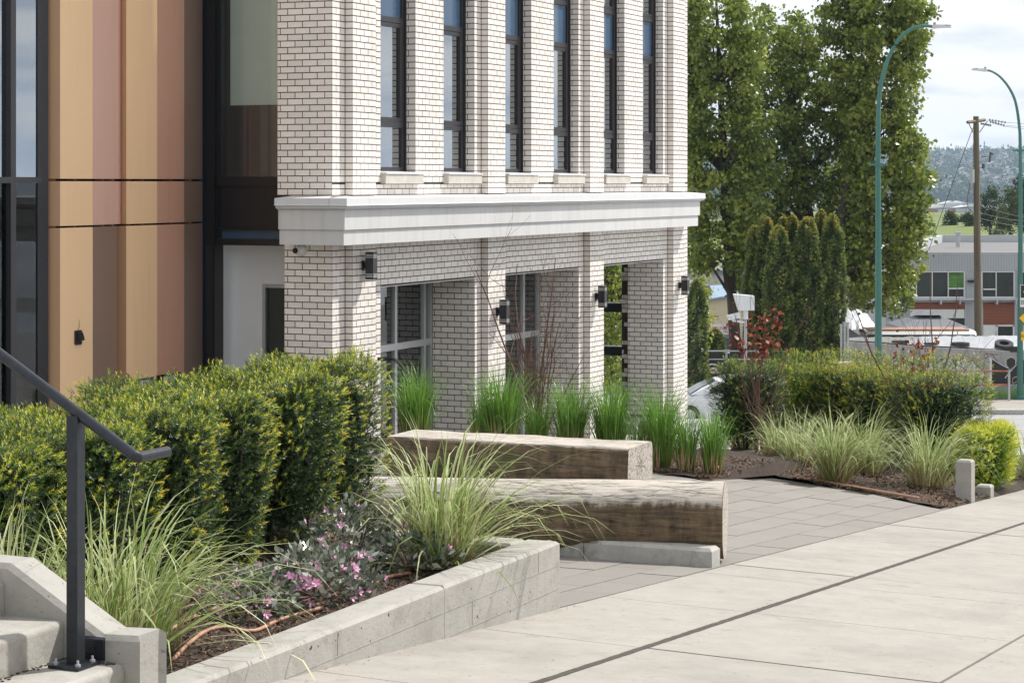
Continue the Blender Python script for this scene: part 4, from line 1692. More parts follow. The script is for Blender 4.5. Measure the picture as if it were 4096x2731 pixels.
zs1 = 0.028                                   # upper seam
zs2 = zp(516, UG, 22.6)
cols = [('shaded_side', 115, 138, 'shaded_panel', -0.10, 0.0), ('a', 138, 213, 'tan_panel', 0.0, 0.0), ('b', 213, 280, 'rose_panel', 0.0, -0.10),  # the narrow return faces get a colour darkened to stand for shade
        ('c', 280, 290, 'shaded_panel', -0.10, 0.0), ('d', 290, 361, 'tan_panel', 0.0, 0.0), ('e', 361, 423, 'clay_panel', 0.0, -0.04), ('f', 423, 465, 'brown_panel', -0.04, -0.14)]


def fold(m, ua, ub, va, vb, z0, z1, th=0.03):
    p = [(ua - UG, va - 20.0), (ub - UG, vb - 20.0), (ub - UG - th - 0.02, vb - 20.0 + 0.001), (ua - UG - th - 0.02, va - 20.0 - 0.0)]
    m.prism(p, z0 - ZB, z1 - ZB, 'z')


for z0, z1, low in ((zs1 + 0.015, HT, 0), (zs2 + 0.012, zs1 - 0.015, 0), (ZB, zs2 - 0.012, 1)):
    for nm, xa, xb, mm, da, db in cols:
        if low and nm == 'b':
            xb, mm, db = 272, 'brown_panel', -0.12
        if low and nm == 'c':
            xa, da = 272, -0.12
        ua, ub = UG + da, UG + db
        va, vb = vabs(xa * KS, ua), vabs(xb * KS, ub)
        m = MB()
        fold(m, ua, ub, va + 0.001, vb - 0.001, z0, z1)
        m.build('panel', mm, cb)
va0, vb0 = vabs(115 * KS, UG - 0.1), vabs(465 * KS, UG - 0.14)
m = MB()
m.box(-0.40, -0.19, va0 - 20, vb0 - 20, 0, HT - ZB)
m.build('backing', 'black_metal', cb)
# clips visible in the seams
m = MB()
for zz_ in (zs1, zs2):
    for xv in (128, 175, 238, 262, 300, 330, 395, 440):
        vv = vabs(xv * KS, UG - 0.05)
        m.box(-0.18, -0.06, vv - 20 - 0.012, vv - 20 + 0.012, zz_ - ZB - 0.011, zz_ - ZB + 0.011)
m.build('seam_clip', 'rust', cb)
# blue glass strip and its black post at the right end of the facade
vS = vb0
uS = UG - 0.14
m = MB()
m.box(-0.30, -0.16, vS - 20 + 0.01, vabs(481 * KS, UG - 0.2) - 20, 0, HT - ZB)
m.build('blue_strip', 'spandrel', cb)
# window bay at the left
vw1 = va0
vw0 = vabs(-260, UG - 0.25)
m = MB()
ug = UG - 0.03
def wb(m, xa, xb, z0, z1, d0=-0.10, d1=0.03):
    a_, b_ = vabs(xa * KS, ug), vabs(xb * KS, ug)
    m.box(ug - UG + d0, ug - UG + d1, a_ - 20, b_ - 20, z0 - ZB, z1 - ZB)
zt1, zt2 = zp(407, ug, 20.5), zp(421, ug, 20.5)
wb(m, 20, 32, ZB, HT)
wb(m, 90, 114.5, ZB, HT, -0.1, -0.02)
wb(m, 32, 92, zt2, zt1)
wb(m, -150, 20, zt2, zt1)
wb(m, -170, -150, ZB, HT)
m.build('bay_frame', 'dark_metal', cb)
for xa, xb in ((32, 92), (-150, 20)):
    for z0, z1, gm in ((zt1, HT, 'glass_sky'), (ZB, zt2, 'glass_dark')):
        m = MB()
        wb(m, xa, xb, z0, z1, -0.04, -0.034)
        m.build('bay_pane', gm, cb)
m = MB()
wb(m, -170, 114, ZB, HT, -1.5, -1.4)
wb(m, 80, 92, ZB, HT, -1.4, -0.3)
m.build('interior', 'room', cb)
# exterior socket box, wire
zq = zp(775, UG, 21.3)
vq = vabs(178 * KS, UG)
ob = street_thing('outlet_box', 'small black weatherproof outlet box on the tan panel', 'outlet box', UG, vq, zq)
m = MB()
m.cbox(0.0, 0.0, 0, 0, 0, 0, 0)
m = MB()
m.prism([(-0.055, -0.085), (0.055, -0.085), (0.065, -0.07), (0.065, 0.07), (0.055, 0.085), (-0.055, 0.085), (-0.065, 0.07), (-0.065, -0.07)], 0.0, 0.02, 'x')
m.build('plate', 'dark_metal', ob)
m = MB()
m.prism([(0.02, -0.05), (0.075, -0.03), (0.045, 0.06), (0.02, 0.065)], -0.045, 0.045, 'y')
m.build('cover', 'black_metal', ob)
m = MB()
m.tube([(0.01, 0.0, 0.085), (0.012, 0.015, 0.12), (0.012, 0.03, 0.17), (0.006, 0.02, 0.21)], 0.0022, 5)
m.build('loose_wire', 'wire', ob)
# two fire connection plates
for k, (xa, xb, ya, lab_) in enumerate([(305, 351, 866, 'grey metal connection plate with silver couplings low on the tan panel'), (358, 412, 856, 'dark metal connection plate low on the clay red panel')]):
    va_, vb_ = vabs(xa * KS, UG), vabs(xb * KS, UG)
    z1 = zp(ya, UG, (va_ + vb_) / 2)
    pp = street_thing('connection_plate', lab_, 'metal plate', UG, va_, z1 - 0.28, 'fire connection plates on the panels')
    MB().box(0.012, 0.022, 0, vb_ - va_, 0, 0.27).build('plate', 'plate_grey' if k == 0 else 'dark_metal', pp)
    MB().box(0.022, 0.026, (vb_ - va_) * .25, (vb_ - va_) * .75, 0.17, 0.24).build('lettered_label', 'grey_light', pp)
    if k == 0:
        for q in (0.28, 0.62):
            m = MB()
            vv = (vb_ - va_) * q
            m.tube([(0.02, vv, 0.08), (0.09, vv, 0.09), (0.10, vv, 0.09), (0.16, vv + 0.03, 0.075)], [0.045, 0.045, 0.055, 0.05], 12)
            m.build('coupling', 'alu', pp)
# lower walkway handrail by the shop front
m = MB()
pts = [(1510, 1436), (1565, 1433), (1578, 1437), (1640, 1500), (1748, 1640)]
Yh = 27.8
P_ = [px(a, b, Yh) for a, b in pts]
hr = thing('entrance_handrail', 'short black handrail sloping down in front of the ground floor glass', 'handrail', P_[0] + Vector((0, 0, -1.2)))
base = Vector(hr.location)
m.tube([p - base for p in P_], 0.024, 8)
m.build('rail', 'black_metal', hr)
m = MB()
for x in (1555, 1700):
    p = px(x, 1436 if x < 1600 else 1580, Yh) - base
    m.tube([p, p + Vector((0, 0, -1.0))], 0.02, 6)
m.build('post', 'black_metal', hr)
# ------------------------------------------------------------------ near planter, cheek wall, steps, handrail
TOPZ = -2.0
pw_ = street_thing('planter_wall', 'low board marked concrete planter wall running beside the sidewalk to a sharp end', 'wall', -4.7, 7.2, -2.6)


def wall_run(m, pts, z0, z1, b=0.018, th=None):
    pass


def pwbox(m, u0, u1, v0, v1, z0, z1, b=0.0):
    if b:
        m.cbox(u0 + 4.7, u1 + 4.7, v0 - 7.2, v1 - 7.2, z0 + 2.6, z1 + 2.6, b)
    else:
        m.box(u0 + 4.7, u1 + 4.7, v0 - 7.2, v1 - 7.2, z0 + 2.6, z1 + 2.6)


for a, b in ((7.22, 9.721), (9.724, 11.20)):
    m = MB()
    pwbox(m, -4.9, -4.7, a, b, -2.6, TOPZ, 0.016)
    m.build('wall_segment', 'concrete_cast', pw_)
m = MB()
pwbox(m, -7.4, -4.905, 11.00, 11.20, -2.6, TOPZ, 0.016)
m.build('return_wall', 'concrete_cast', pw_)
# raised lines left by the formwork boards on the street face
m = MB()
for zz_ in (-2.13, -2.26):
    m.box(0.0003, 0.002, 0.3 if zz_ > -2.2 else 1.6, 3.98, zz_ + 2.6 - 0.003, zz_ + 2.6 + 0.003)
for vv, z0, z1 in ((8.62, -2.13, -2.02), (10.05, -2.26, -2.13), (10.9, -2.13, -2.02)):
    m.box(0.0003, 0.0018, vv - 7.2 - 0.002, vv - 7.2 + 0.002, z0 + 2.6, z1 + 2.6)
m.build('board_mark', 'concrete_cast', pw_)
# bug holes in the concrete
m = MB()
for k in range(45):
    vv = random.uniform(8.2, 11.15)
    zz_ = random.uniform(-2.02 - 0.10 * (vv - 7.9), -2.03)
    r = random.choice([0.0015, 0.002, 0.003, 0.004])
    if random.random() < 0.08:
        r = 0.007
    n_ = 7
    c = (0.0012, vv - 7.2, zz_ + 2.6)
    m.add([(c[0], c[1] + r * math.cos(2 * PI * i / n_) * random.uniform(.7, 1.2), c[2] + r * math.sin(2 * PI * i / n_) * random.uniform(.8, 1.9)) for i in range(n_)], [tuple(range(n_))])
o = m.build('bug_hole', 'joint_dark', pw_)
o['kind'] = 'stuff'

cheek = street_thing('stair_side_wall', 'sloping concrete side wall of the steps ending in a squared block', 'wall', -4.7, 7.04, -2.2)
prof = [(-7.6, -2.3), (-7.6, -1.506), (-5.32, -1.506), (-4.877, -1.749), (-4.70, -1.742), (-4.70, -2.3)]
b_ = 0.02
n = len(prof)


def off_in(p, i):
    return p
outer = [(u + 4.7, z + 2.2) for u, z in prof]
inner = [(-7.6 + 4.7, -2.3 + 2.2), (-7.6 + 4.7, -1.506 + 2.2), (-5.32 + 4.7 + 0.005, -1.506 + 2.2), (-4.877 + 4.7 + 0.002, -1.749 + 2.2), (-4.70 + 4.7 - b_, -1.742 + 2.2), (-4.7 + 4.7 - b_, -2.3 + 2.2)]
low = [(u, z - (b_ if 0 < i < 5 else 0)) for i, (u, z) in enumerate(outer)]
low[5] = outer[5]
m = MB()
T = 0.185
# front face polygon (lower), bevel, top, bevel, back face
A = [(u, 0.0, z) for u, z in low]
B_ = [(u, b_, z) for u, z in inner]
C_ = [(u, T - b_, z) for u, z in inner]
D_ = [(u, T, z) for u, z in low]
rings = [A, B_, C_, D_]
vs = [p for r in rings for p in r]
fs = [tuple(range(n)), tuple(range(3 * n, 4 * n))[::-1]]
for r in range(3):
    for i in range(n):
        fs.append((r * n + i, r * n + (i + 1) % n, (r + 1) * n + (i + 1) % n, (r + 1) * n + i))
m.add(vs, fs)
m.build('wall', 'concrete_cast', cheek)
# step light on the wall
lt = street_thing('step_light', 'small grey louvred step light fixed to the side wall by the rail post', 'light', uabs(320, 7.04), 7.04, -(2641 - HY) / F * 8.41)
wl = uabs(421, 7.04) - uabs(320, 7.04)
m = MB()
m.prism([(0, 0), (-0.012, 0.004), (-0.012, 0.082), (0, 0.09)], 0, wl, 'x')
m.v = [(x, y, z) for x, y, z in m.v]
m.build('cover', 'grey_paint' if False else 'rail_metal', lt)
m = MB()
for k in range(4):
    m.box(wl * 0.12, wl * 0.66, -0.017, -0.010, 0.030 + k * 0.011, 0.035 + k * 0.011)
m.build('louvre', 'dark_metal', lt)

st = street_thing('concrete_steps', 'worn concrete steps with rounded edges and damp stains', 'steps', -4.77, 5.2, -2.2)


def nosing(m, u_edge, u_back, v0, v1, z_top, z_bot, r=0.025):
    pts = [(u_back, z_bot), (u_edge, z_bot), (u_edge, z_top - r)]
    for k in range(1, 5):
        a = k / 5 * PI / 2
        pts.append((u_edge - r + r * math.cos(a), z_top - r + r * math.sin(a)))
    pts += [(u_edge - r, z_top), (u_back, z_top)]
    m.prism([(u + 4.77, z + 2.2) for u, z in pts], v0 - 5.2, v1 - 5.2, 'y')


for ue, ub, zt, zb_ in ((-4.77, -5.5, -1.852, -2.3), (-5.05, -5.8, -1.708, -2.0), (-5.335, -6.1, -1.568, -1.9), (-5.62, -7.6, -1.43, -1.8)):
    m = MB()
    nosing(m, ue, ub, 4.4, 7.038, zt, zb_)
    m.build('step', 'concrete_step', st)
# crumbs of dirt in the corners
m = MB()
for k in range(260):
    u = random.uniform(-5.04, -4.80)
    v = 7.03 - abs(random.gauss(0, 0.02))
    if random.random() < 0.5:
        u = -5.045 + abs(random.gauss(0, 0.015)); v = random.uniform(6.2, 7.03)
    s_ = random.uniform(0.002, 0.005)
    m.box(u + 4.77 - s_, u + 4.77 + s_, v - 5.2 - s_, v - 5.2 + s_, 0.348, 0.348 + s_)
o = m.build('dirt_crumbs', 'joint_dark', st)
o['kind'] = 'stuff'

# handrail
hv = 6.93
hp_u = uabs(303, hv)
hb = street_thing('handrail', 'dark grey metal handrail with square post and round sloping rail', 'handrail', hp_u, hv, -1.850)
bend = Vector((uabs(548, hv), hv, 0))
zb_ = -1.039
u_l = uabs(0, hv)
z_l = -(1416 - HY) / F * W(u_l, hv, 0).y
slope = (z_l - zb_) / (bend.x - u_l)
def hl(u, v, z):
    return (u - hp_u, v - hv, z + 1.850)
m = MB()
far_u = -7.4
m.tube([hl(far_u, hv, zb_ + slope * (bend.x - far_u)), hl(bend.x - 0.012, hv, zb_ + slope * 0.012), hl(bend.x, hv + 0.008, zb_), hl(bend.x, 7.137, zb_)], 0.0212, 20)
m.build('rail', 'rail_metal', hb, smooth=False)
zrp = zb_ + slope * (bend.x - hp_u)
m = MB()
m.box(-0.025, 0.025, -0.025, 0.025, 0.012, zrp + 1.850 - 0.015)
m.build('post', 'rail_metal', hb)
m = MB()
m.box(-0.075, 0.065, -0.075, 0.07, 0.0, 0.012)
m.build('base_plate', 'rail_metal', hb)
for bx_, by_ in ((-0.055, -0.05), (-0.055, 0.045), (0.045, -0.05), (0.045, 0.045)):
    m = MB()
    m.tube([(bx_, by_, 0.012), (bx_, by_, 0.020)], 0.011, 6)
    m.tube([(bx_, by_, 0.020), (bx_, by_, 0.034)], 0.005, 8)
    m.build('bolt', 'galv', hb)

# ------------------------------------------------------------------ log benches and the kerb below them
# squared log, far
b1 = street_thing('log_bench', 'squared timber log bench with a flat silvery top in front of the grasses', 'bench', -9.34, 18.1, -2.745, 'big timber log benches')
Lb = 2.41
nx, prof = 40, []
sec = [(0.0, 0.0), (0.58, 0.0), (0.60, 0.03), (0.60, 0.35), (0.575, 0.378), (0.01, 0.378), (-0.012, 0.35), (-0.03, 0.15), (-0.012, 0.03)]
vs, ts = [], []
for i in range(nx + 1):
    u = Lb * i / nx
    for k, (v, z) in enumerate(sec):
        wv = 0.003 * math.sin(u * 5 + k * 2.1) + 0.002 * math.sin(u * 13 + k)
        zz_ = z + wv * (z > 0.1) - 0.012 * (u - Lb / 2) * 0 
        vs.append((u, v + wv, zz_))
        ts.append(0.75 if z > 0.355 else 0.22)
ns = len(sec)
fs = [(i * ns + k, i * ns + (k + 1) % ns, (i + 1) * ns + (k + 1) % ns, (i + 1) * ns + k) for i in range(nx) for k in range(ns)]
fs = [f[::-1] for f in fs]
m = MB()
m.v, m.f, m.t = vs, fs, ts
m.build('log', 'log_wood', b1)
for ux, sgn in ((Lb, 1), (0.0, -1)):
    m = MB()
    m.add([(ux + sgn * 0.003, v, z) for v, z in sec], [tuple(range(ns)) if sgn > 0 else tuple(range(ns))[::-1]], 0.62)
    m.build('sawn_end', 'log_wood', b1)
m = MB()
for k in range(9):                          # drying cracks radiating on the sawn end
    a = k * 0.7 + 0.3
    c = (0.29, 0.20)
    r = random.uniform(0.12, 0.2)
    d = (math.cos(a), math.sin(a))
    p = [(c[0] + d[0] * q * r, min(0.37, max(0.01, c[1] + d[1] * q * r * 0.8))) for q in (0.1, 1.0)]
    w_ = 0.003
    m.quad((Lb + .005, p[0][0] - w_ * d[1], p[0][1] + w_ * d[0]), (Lb + .005, p[1][0], p[1][1]), (Lb + .005, p[1][0], p[1][1] + 0.001), (Lb + .005, p[0][0] + w_ * d[1], p[0][1] - w_ * d[0]))
for zc, u0, u1 in ((0.27, 0.1, 1.5), (0.21, 1.7, 2.35), (0.10, 0.7, 2.2)):
    pv = [(u0 + (u1 - u0) * q / 12, -0.034 + 0.03 * abs(zc - 0.15) * 1.2, zc + 0.008 * math.sin(q * 1.3)) for q in range(13)]
    for p, q in zip(pv[:-1], pv[1:]):
        m.quad((p[0], p[1] - .004, p[2] - 0.003), (q[0], q[1] - .004, q[2] - 0.003), (q[0], q[1] - .004, q[2] + 0.002), (p[0], p[1] - .004, p[2] + 0.002))
m.build('crack', 'joint_dark', b1)['kind'] = 'stuff'

# round log, near
pR = px(2925, 2235, 14.98)
pL = px(1440, 2195, 15.7)
Yr = 15.0
ang = math.radians(10)
root_p = Vector((px(2905, 2000, Yr).x, Yr + 0.10, -2.63))
b2 = thing('log_bench', 'big round timber log bench with bleached top and dark mossy side behind the low kerb', 'bench', root_p, -ang, 'big timber log benches')
L2 = 2.75
nseg, nx = 28, 48
vs, ts, fs = [], [], []
for i in range(nx + 1):
    x = -L2 * i / nx
    R = 0.275 - 0.020 * (i / nx)
    cz = 0.285 + 0.0 * x - 0.02 * (i / nx)
    for k in range(nseg):
        a = 2 * PI * k / nseg
        rr = R * (1 + 0.02 * math.sin(3 * a + x * 1.2) + 0.012 * math.sin(7 * a + x * 3))
        y = rr * math.cos(a) * 0.98
        z = rr * math.sin(a)
        if y < -R * 0.86:
            y = -R * 0.86 + (y + R * 0.86) * 0.25
        if z < -0.25:
            z = -0.25
        vs.append((x, y, cz + z))
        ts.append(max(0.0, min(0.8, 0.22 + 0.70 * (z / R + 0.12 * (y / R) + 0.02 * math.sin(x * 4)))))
for i in range(nx):
    for k in range(nseg):
        fs.append((i * nseg + k, (i + 1) * nseg + k, (i + 1) * nseg + (k + 1) % nseg, i * nseg + (k + 1) % nseg))
m = MB()
m.v, m.f, m.t = vs, fs, ts
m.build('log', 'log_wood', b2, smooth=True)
for i, sg in ((0, 1), (nx, -1)):
    m = MB()
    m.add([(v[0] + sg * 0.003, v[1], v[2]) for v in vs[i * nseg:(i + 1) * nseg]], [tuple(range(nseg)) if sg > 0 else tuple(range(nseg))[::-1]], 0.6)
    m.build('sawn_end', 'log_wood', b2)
m = MB()
for z0, x0, x1 in ((0.155, -2.6, -0.0), (0.075, -0.35, 0.0), (0.10, -2.2, -1.1), (0.47, -1.2, -0.9), (0.40, -2.0, -1.5), (0.36, -0.9, -0.2)):
    R = 0.272
    pv = []
    for q in range(17):
        x = mix(x0, x1, q / 16)
        z = z0 + 0.012 * math.sin(q * 0.5) * (z0 < 0.2)
        cz = 0.285 + 0.02 * x / L2
        yy_ = -math.sqrt(max(0.0, (R * 0.98) ** 2 - (z - cz) ** 2))
        if yy_ < -R * 0.86:
            yy_ = -R * 0.86 + (yy_ + R * 0.86) * 0.25
        pv.append((x, yy_ - 0.006, z))
    for p, q in zip(pv[:-1], pv[1:]):
        m.quad((p[0], p[1], p[2] - 0.0025), (q[0], q[1], q[2] - 0.0025), (q[0], q[1], q[2] + 0.0025), (p[0], p[1], p[2] + 0.0025))
for q_ in range(46):
    z0 = random.uniform(0.34, 0.555)
    x0 = random.uniform(-2.6, -0.3)
    ln = random.uniform(0.08, 0.5)
    R = 0.275
    prev = None
    th = random.uniform(0.0008, 0.0022)
    for q in range(7):
        x = x0 + ln * q / 6
        z = z0 + 0.006 * math.sin(q * 1.1 + q_) + 0.02 * q / 6 * (q_ % 3 - 1)
        cz = 0.285 + 0.02 * x / L2
        yy_ = -math.sqrt(max(0.0, (R * 0.985) ** 2 - (z - cz) ** 2)) - 0.004
        t_ = th * math.sin(PI * (q + 0.3) / 6.6)
        cur = ((x, yy_, z - t_), (x, yy_, z + t_))
        if prev:
            m.quad(prev[0], cur[0], cur[1], prev[1])
        prev = cur
m.build('crack', 'joint_dark', b2)['kind'] = 'stuff'

kb = street_thing('kerb_wall', 'low chamfered concrete kerb in front of the round log', 'kerb', -4.74, 13.95, -2.9)
for a, b in ((-0.93, 0.0), (-2.2, -0.936), (-3.7, -2.206)):
    m = MB()
    z1 = 0.430
    m.cbox(a, b, 0, 0.17, 0.1, z1, 0.022)
    m.build('kerb_block', 'concrete_rough', kb)

# short walls at the right edge
for k, (x, y0, y1, lab_, wd) in enumerate([(3918, 1838, 2012, 'pale concrete wall end standing between the striped grass and the bright yellow green shrub', 26), (4086, 1946, 2000, 'low concrete wall end at the right edge of the picture beside the bright shrub', 16)]):
    u, v = hit(x, y1)
    u = min(u, -4.73)
    g = W(u, v, 0)
    hgt = (y1 - y0) / F * g.y
    ew = street_thing('end_wall', lab_, 'wall', u, v, ground_h(u, v) - 0.02, 'low concrete end walls')
    m = MB()
    m.cbox(-0.16, 0.0, 0.0, 0.17, -0.2, hgt, 0.018)
    m.build('wall', 'concrete_cast', ew)

# ------------------------------------------------------------------ plants near
# yew hedge, left: narrow clipped shrubs standing in a row
row = [(-6.52, 7.62, 0.86, 'clipped yew at the left edge, left of the rail post'), (-6.42, 8.22, 0.89, 'clipped yew directly behind the rail post'), (-6.34, 8.82, 0.92, 'clipped yew right of the rail post, above the sloping rail'),
       (-6.30, 9.42, 0.95, 'clipped yew right behind the end of the handrail'), (-6.30, 10.02, 0.99, 'clipped yew behind the left half of the pink flowering shrubs'), (-6.32, 10.64, 1.03, 'tall clipped yew second from the right end of the left row'),
       (-6.38, 11.34, 1.04, 'last clipped yew at the right end of the left row, touching the brick building outline'),
       (-7.05, 8.5, 0.82, 'yew at the back of the left row, below the tan panels'), (-7.0, 9.5, 0.88, 'yew at the back of the left row, below the clay red panel'), (-7.0, 10.5, 0.97, 'yew at the back of the left row, below the white recess wall')]
for k, (u, v, h, lb_) in enumerate(row):
    front = k < 7
    yew('yew_shrub', lb_, u + random.uniform(-0.04, 0.04), v, -2.09, 0.88 if front else 0.8, 0.66 if front else 0.95, h - 0.03, 4400 if front else 2400, 'clipped yews of the left row', seed=k * 1.7, ragged=0.05, L0=0.048, K=14, pw=2.3, nw=0.0054, nl=0.021)


def bpos(xv, yv, dz=0.0):                    # ground point under a pixel of the 2352 px wide view
    u, v = hit(xv * KS, yv * KS)
    return u, v, ground_h(u, v) + dz


# right hand yews
def yspot(xc, xv, yv, dv):
    u, v = hit(xv * KS, yv * KS)
    v += dv
    u = uabs(xc * KS, v)
    return u, v, ground_h(u, v) + 0.1


u, v, z = yspot(1720, 1722, 1066, 1.0)
yew('yew_shrub', 'loose grey green yew left of the gap with the green lamp post', u, v, z, 0.86, 0.95, 1.10, 2900, 'yews of the right bed', nl=0.034, nw=0.006, L0=0.075, K=10, seed=3.3, ybase=-0.13, ragged=0.08)
for i, (xc, xv, yv, dv, wd, h, sd) in enumerate([(1868, 1862, 1068, 1.0, 0.9, 1.14, 4.1), (1950, 1948, 1076, 1.05, 0.95, 1.16, 5.2), (2035, 2040, 1086, 1.0, 0.95, 1.10, 6.4), (2150, 2150, 1118, 0.72, 1.15, 1.12, 7.7)]):
    u, v, z = yspot(xc, xv, yv, dv)
    yew('yew_shrub', ['golden tipped yew behind the left striped grass of the right bed', 'golden tipped yew at the foot of the green lamp post', 'golden tipped yew below the red leaved sapling', 'broad dark yew with stiff upright shoots at the right end of the bed'][i],
        u, v, z, wd, 0.9, h, 3000, 'yews of the right bed', nl=0.034, nw=0.006, L0=0.085, K=10, seed=sd, ybase=0.16 if i < 3 else 0.04, ragged=0.25)
u, v = -5.02, 24.2
z = ground_h(u, v) + 0.02
yew('bright_shrub', 'bright yellow green spreading shrub between two low concrete wall ends', u, v, z, 0.56, 1.1, 0.66, 2600, None, nl=0.032, nw=0.009, L0=0.08, K=9, m='yew_bright', ybase=0.28, seed=9.1, pw=2.2)

# striped grasses
GS = 'striped grasses with cream edged blades'


def at(u, v, z):
    return W(u, v, z)


grass_clump('striped_grass', 'big striped grass arching over the sloping side wall behind the rail post', at(-5.44, 8.0, PM), GS, 'striped', 360, 0.23, 0.82, 0.012, 1.45, 0.6, lean=(0.2, -0.05))
grass_clump('striped_grass', 'striped grass at the left edge behind the steps', at(-5.75, 7.55, PM), GS, 'striped', 150, 0.2, 0.80, 0.012, 0.6, 0.45)
grass_clump('striped_grass', 'striped grass spilling over the sharp end of the near planter wall', at(-5.16, 10.62, PM), GS, 'striped', 280, 0.15, 0.88, 0.012, 1.45, 0.55, lean=(0.2, 0.0), stubble=60)
for xv, yv, n_, L_, lb_ in [(1680, 1040, 170, 0.7, 'pale striped grass peeping out beside the narrow green tussock'), (1845, 1088, 200, 0.85, 'striped grass in the gap left of the largest one'), (1708, 1050, 240, 0.82, 'small striped grass leftmost in the right bed, by the paving corner'), (1790, 1074, 260, 0.85, 'striped grass second from the left in the right bed'),
                            (1918, 1112, 420, 0.98, 'largest striped grass of the right bed with dry brown stubble'), (1985, 1106, 300, 0.95, 'striped grass leaning right beside the largest one'),
                            (2130, 1134, 330, 0.98, 'striped grass nearest the pale concrete wall end')]:
    u, v, z = bpos(xv, yv)
    grass_clump('striped_grass', lb_, at(u, v, z), GS, 'striped', int(n_ * 0.8), 0.13, L_ * 1.0, 0.013, 1.45, 0.42, lean=(0.12, 0), stubble=170)
u, v, z = bpos(2349, 1120)
grass_clump('striped_grass', 'striped grass cut by the right edge of the picture', at(u - 0.05, v + 1.0, z), GS, 'striped', 180, 0.2, 0.8, 0.009, 0.8, 0.6)

# upright green grasses in a row before the building
GG = 'upright green grasses in a row before the building'
gspec = [(955, 1018, 0.28, 0.98, 600, 'green grass tussock leftmost, in front of the shop window'), (1150, 1026, 0.34, 0.98, 820, 'broad green grass tussock in front of the second pier'), (1232, 1034, 0.2, 0.66, 260, 'short thin grass tuft at the foot of the bare twigs'),
         (1310, 1036, 0.28, 0.9, 600, 'green grass tussock in front of the second opening'), (1405, 1042, 0.30, 0.98, 760, 'tall green grass tussock in front of the third brick pilaster'), (1515, 1046, 0.28, 0.98, 620, 'green grass tussock in front of the last brick pier'),
         (1577, 1046, 0.2, 0.75, 260, 'thin pale grass tuft in front of the white car'), (1636, 1052, 0.20, 0.80, 400, 'narrow green grass tussock at the paving corner'), (1100, 1020, 0.15, 0.72, 120, 'sparse grass tuft left of the broad tussock'),
         (1462, 1044, 0.15, 0.68, 130, 'sparse grass tuft between two tall tussocks')]
for xv, yv, R_, L_, n_, lb_ in gspec:
    u, v = hit(xv * KS, 1838 if xv > 1300 else 1836)
    v = 20.95 + random.uniform(-0.05, 0.15)
    u = uabs(xv * KS, v)
    grass_clump('green_grass', lb_, at(u, v, ground_h(u, v) + 0.03), GG, 'green', int(n_ * 0.62), R_ * 0.42, L_ * 0.98, 0.0105, 1.25, 0.20, stubble=70)
u, v, z = yspot(1795, 1795, 1066, 1.4)
grass_clump('green_grass', 'bright green grass between the two yews of the right bed', at(u, v, z), GG, 'green', 500, 0.22, 1.4, 0.012, 0.75, 0.28)

# pink flowering shrub: three plants
def weigela(label, u, v, r, h, n, nf):
    root = street_thing('flowering_shrub', label, 'shrub', u, v, PM, 'dark leaved shrubs with pink flowers')
    d = rand_unit(n)
    d[:, 2] = np.abs(d[:, 2])
    rr = rng.uniform(0.45, 1.0, n) ** 0.5
    P = d * rr[:, None] * np.array([r, r * 1.1, h]) * (1 + 0.25 * lump(d * 3, 2.5, u * 5))[:, None]
    D = d * 0.8 + rng.normal(size=(n, 3)) * 0.5 + np.array([0, 0, 0.25])
    D /= np.linalg.norm(D, axis=1, keepdims=True)
    V, Fc = leaves(P, D, 0.050 * rng.uniform(0.6, 1.25, n), 0.5)
    T = np.repeat(np.clip(rng.normal(size=n) * 0.25 + 0.45, 0, 1), 4)
    link('foliage', npmesh('foliage', V, Fc, 'weigela', T), root)
    st_ = MB()
    for k in range(16):
        q = rng.integers(0, n)
        st_.tube([(0, 0, 0), tuple(P[q] * 0.5 + rng.normal(size=3) * 0.01), tuple(P[q])], [0.005, 0.004, 0.002], 5)
    st_.build('stem', 'twig', root)
    fl = MB()
    for k in range(nf):
        q = rng.integers(0, n)
        c = Vector(P[q]) * 1.05
        c.z = abs(c.z) + 0.01
        dd = Vector(d[q])
        a = dd.cross(Vector((0.3, 0.1, 1))).normalized()
        b = dd.cross(a)
        for j in range(5):
            t0 = 2 * PI * j / 5
            e1 = a * math.cos(t0) + b * math.sin(t0)
            e2 = a * math.cos(t0 + 0.9) + b * math.sin(t0 + 0.9)
            fl.add([c - dd * 0.012, c + e1 * 0.017 + dd * 0.008, c + (e1 + e2) * 0.014 + dd * 0.014, c + e2 * 0.017 + dd * 0.008], [(0, 1, 2, 3)])
    fl.build('flowers', 'pink', root)['kind'] = 'stuff'


weigela('largest dark leaved shrub with pink flowers on the near mulch', -5.34, 9.55, 0.34, 0.27, 1000, 70)
weigela('dark leaved shrub with pink flowers behind the largest one, against the yews', -5.62, 10.45, 0.26, 0.36, 600, 24)
weigela('dark leaved flowering shrub at the foot of the striped grass on the planter', -5.25, 10.45, 0.28, 0.22, 560, 5)
weigela('small pink flowering shrub in front, nearest the planter wall', -5.42, 9.02, 0.24, 0.22, 520, 34)

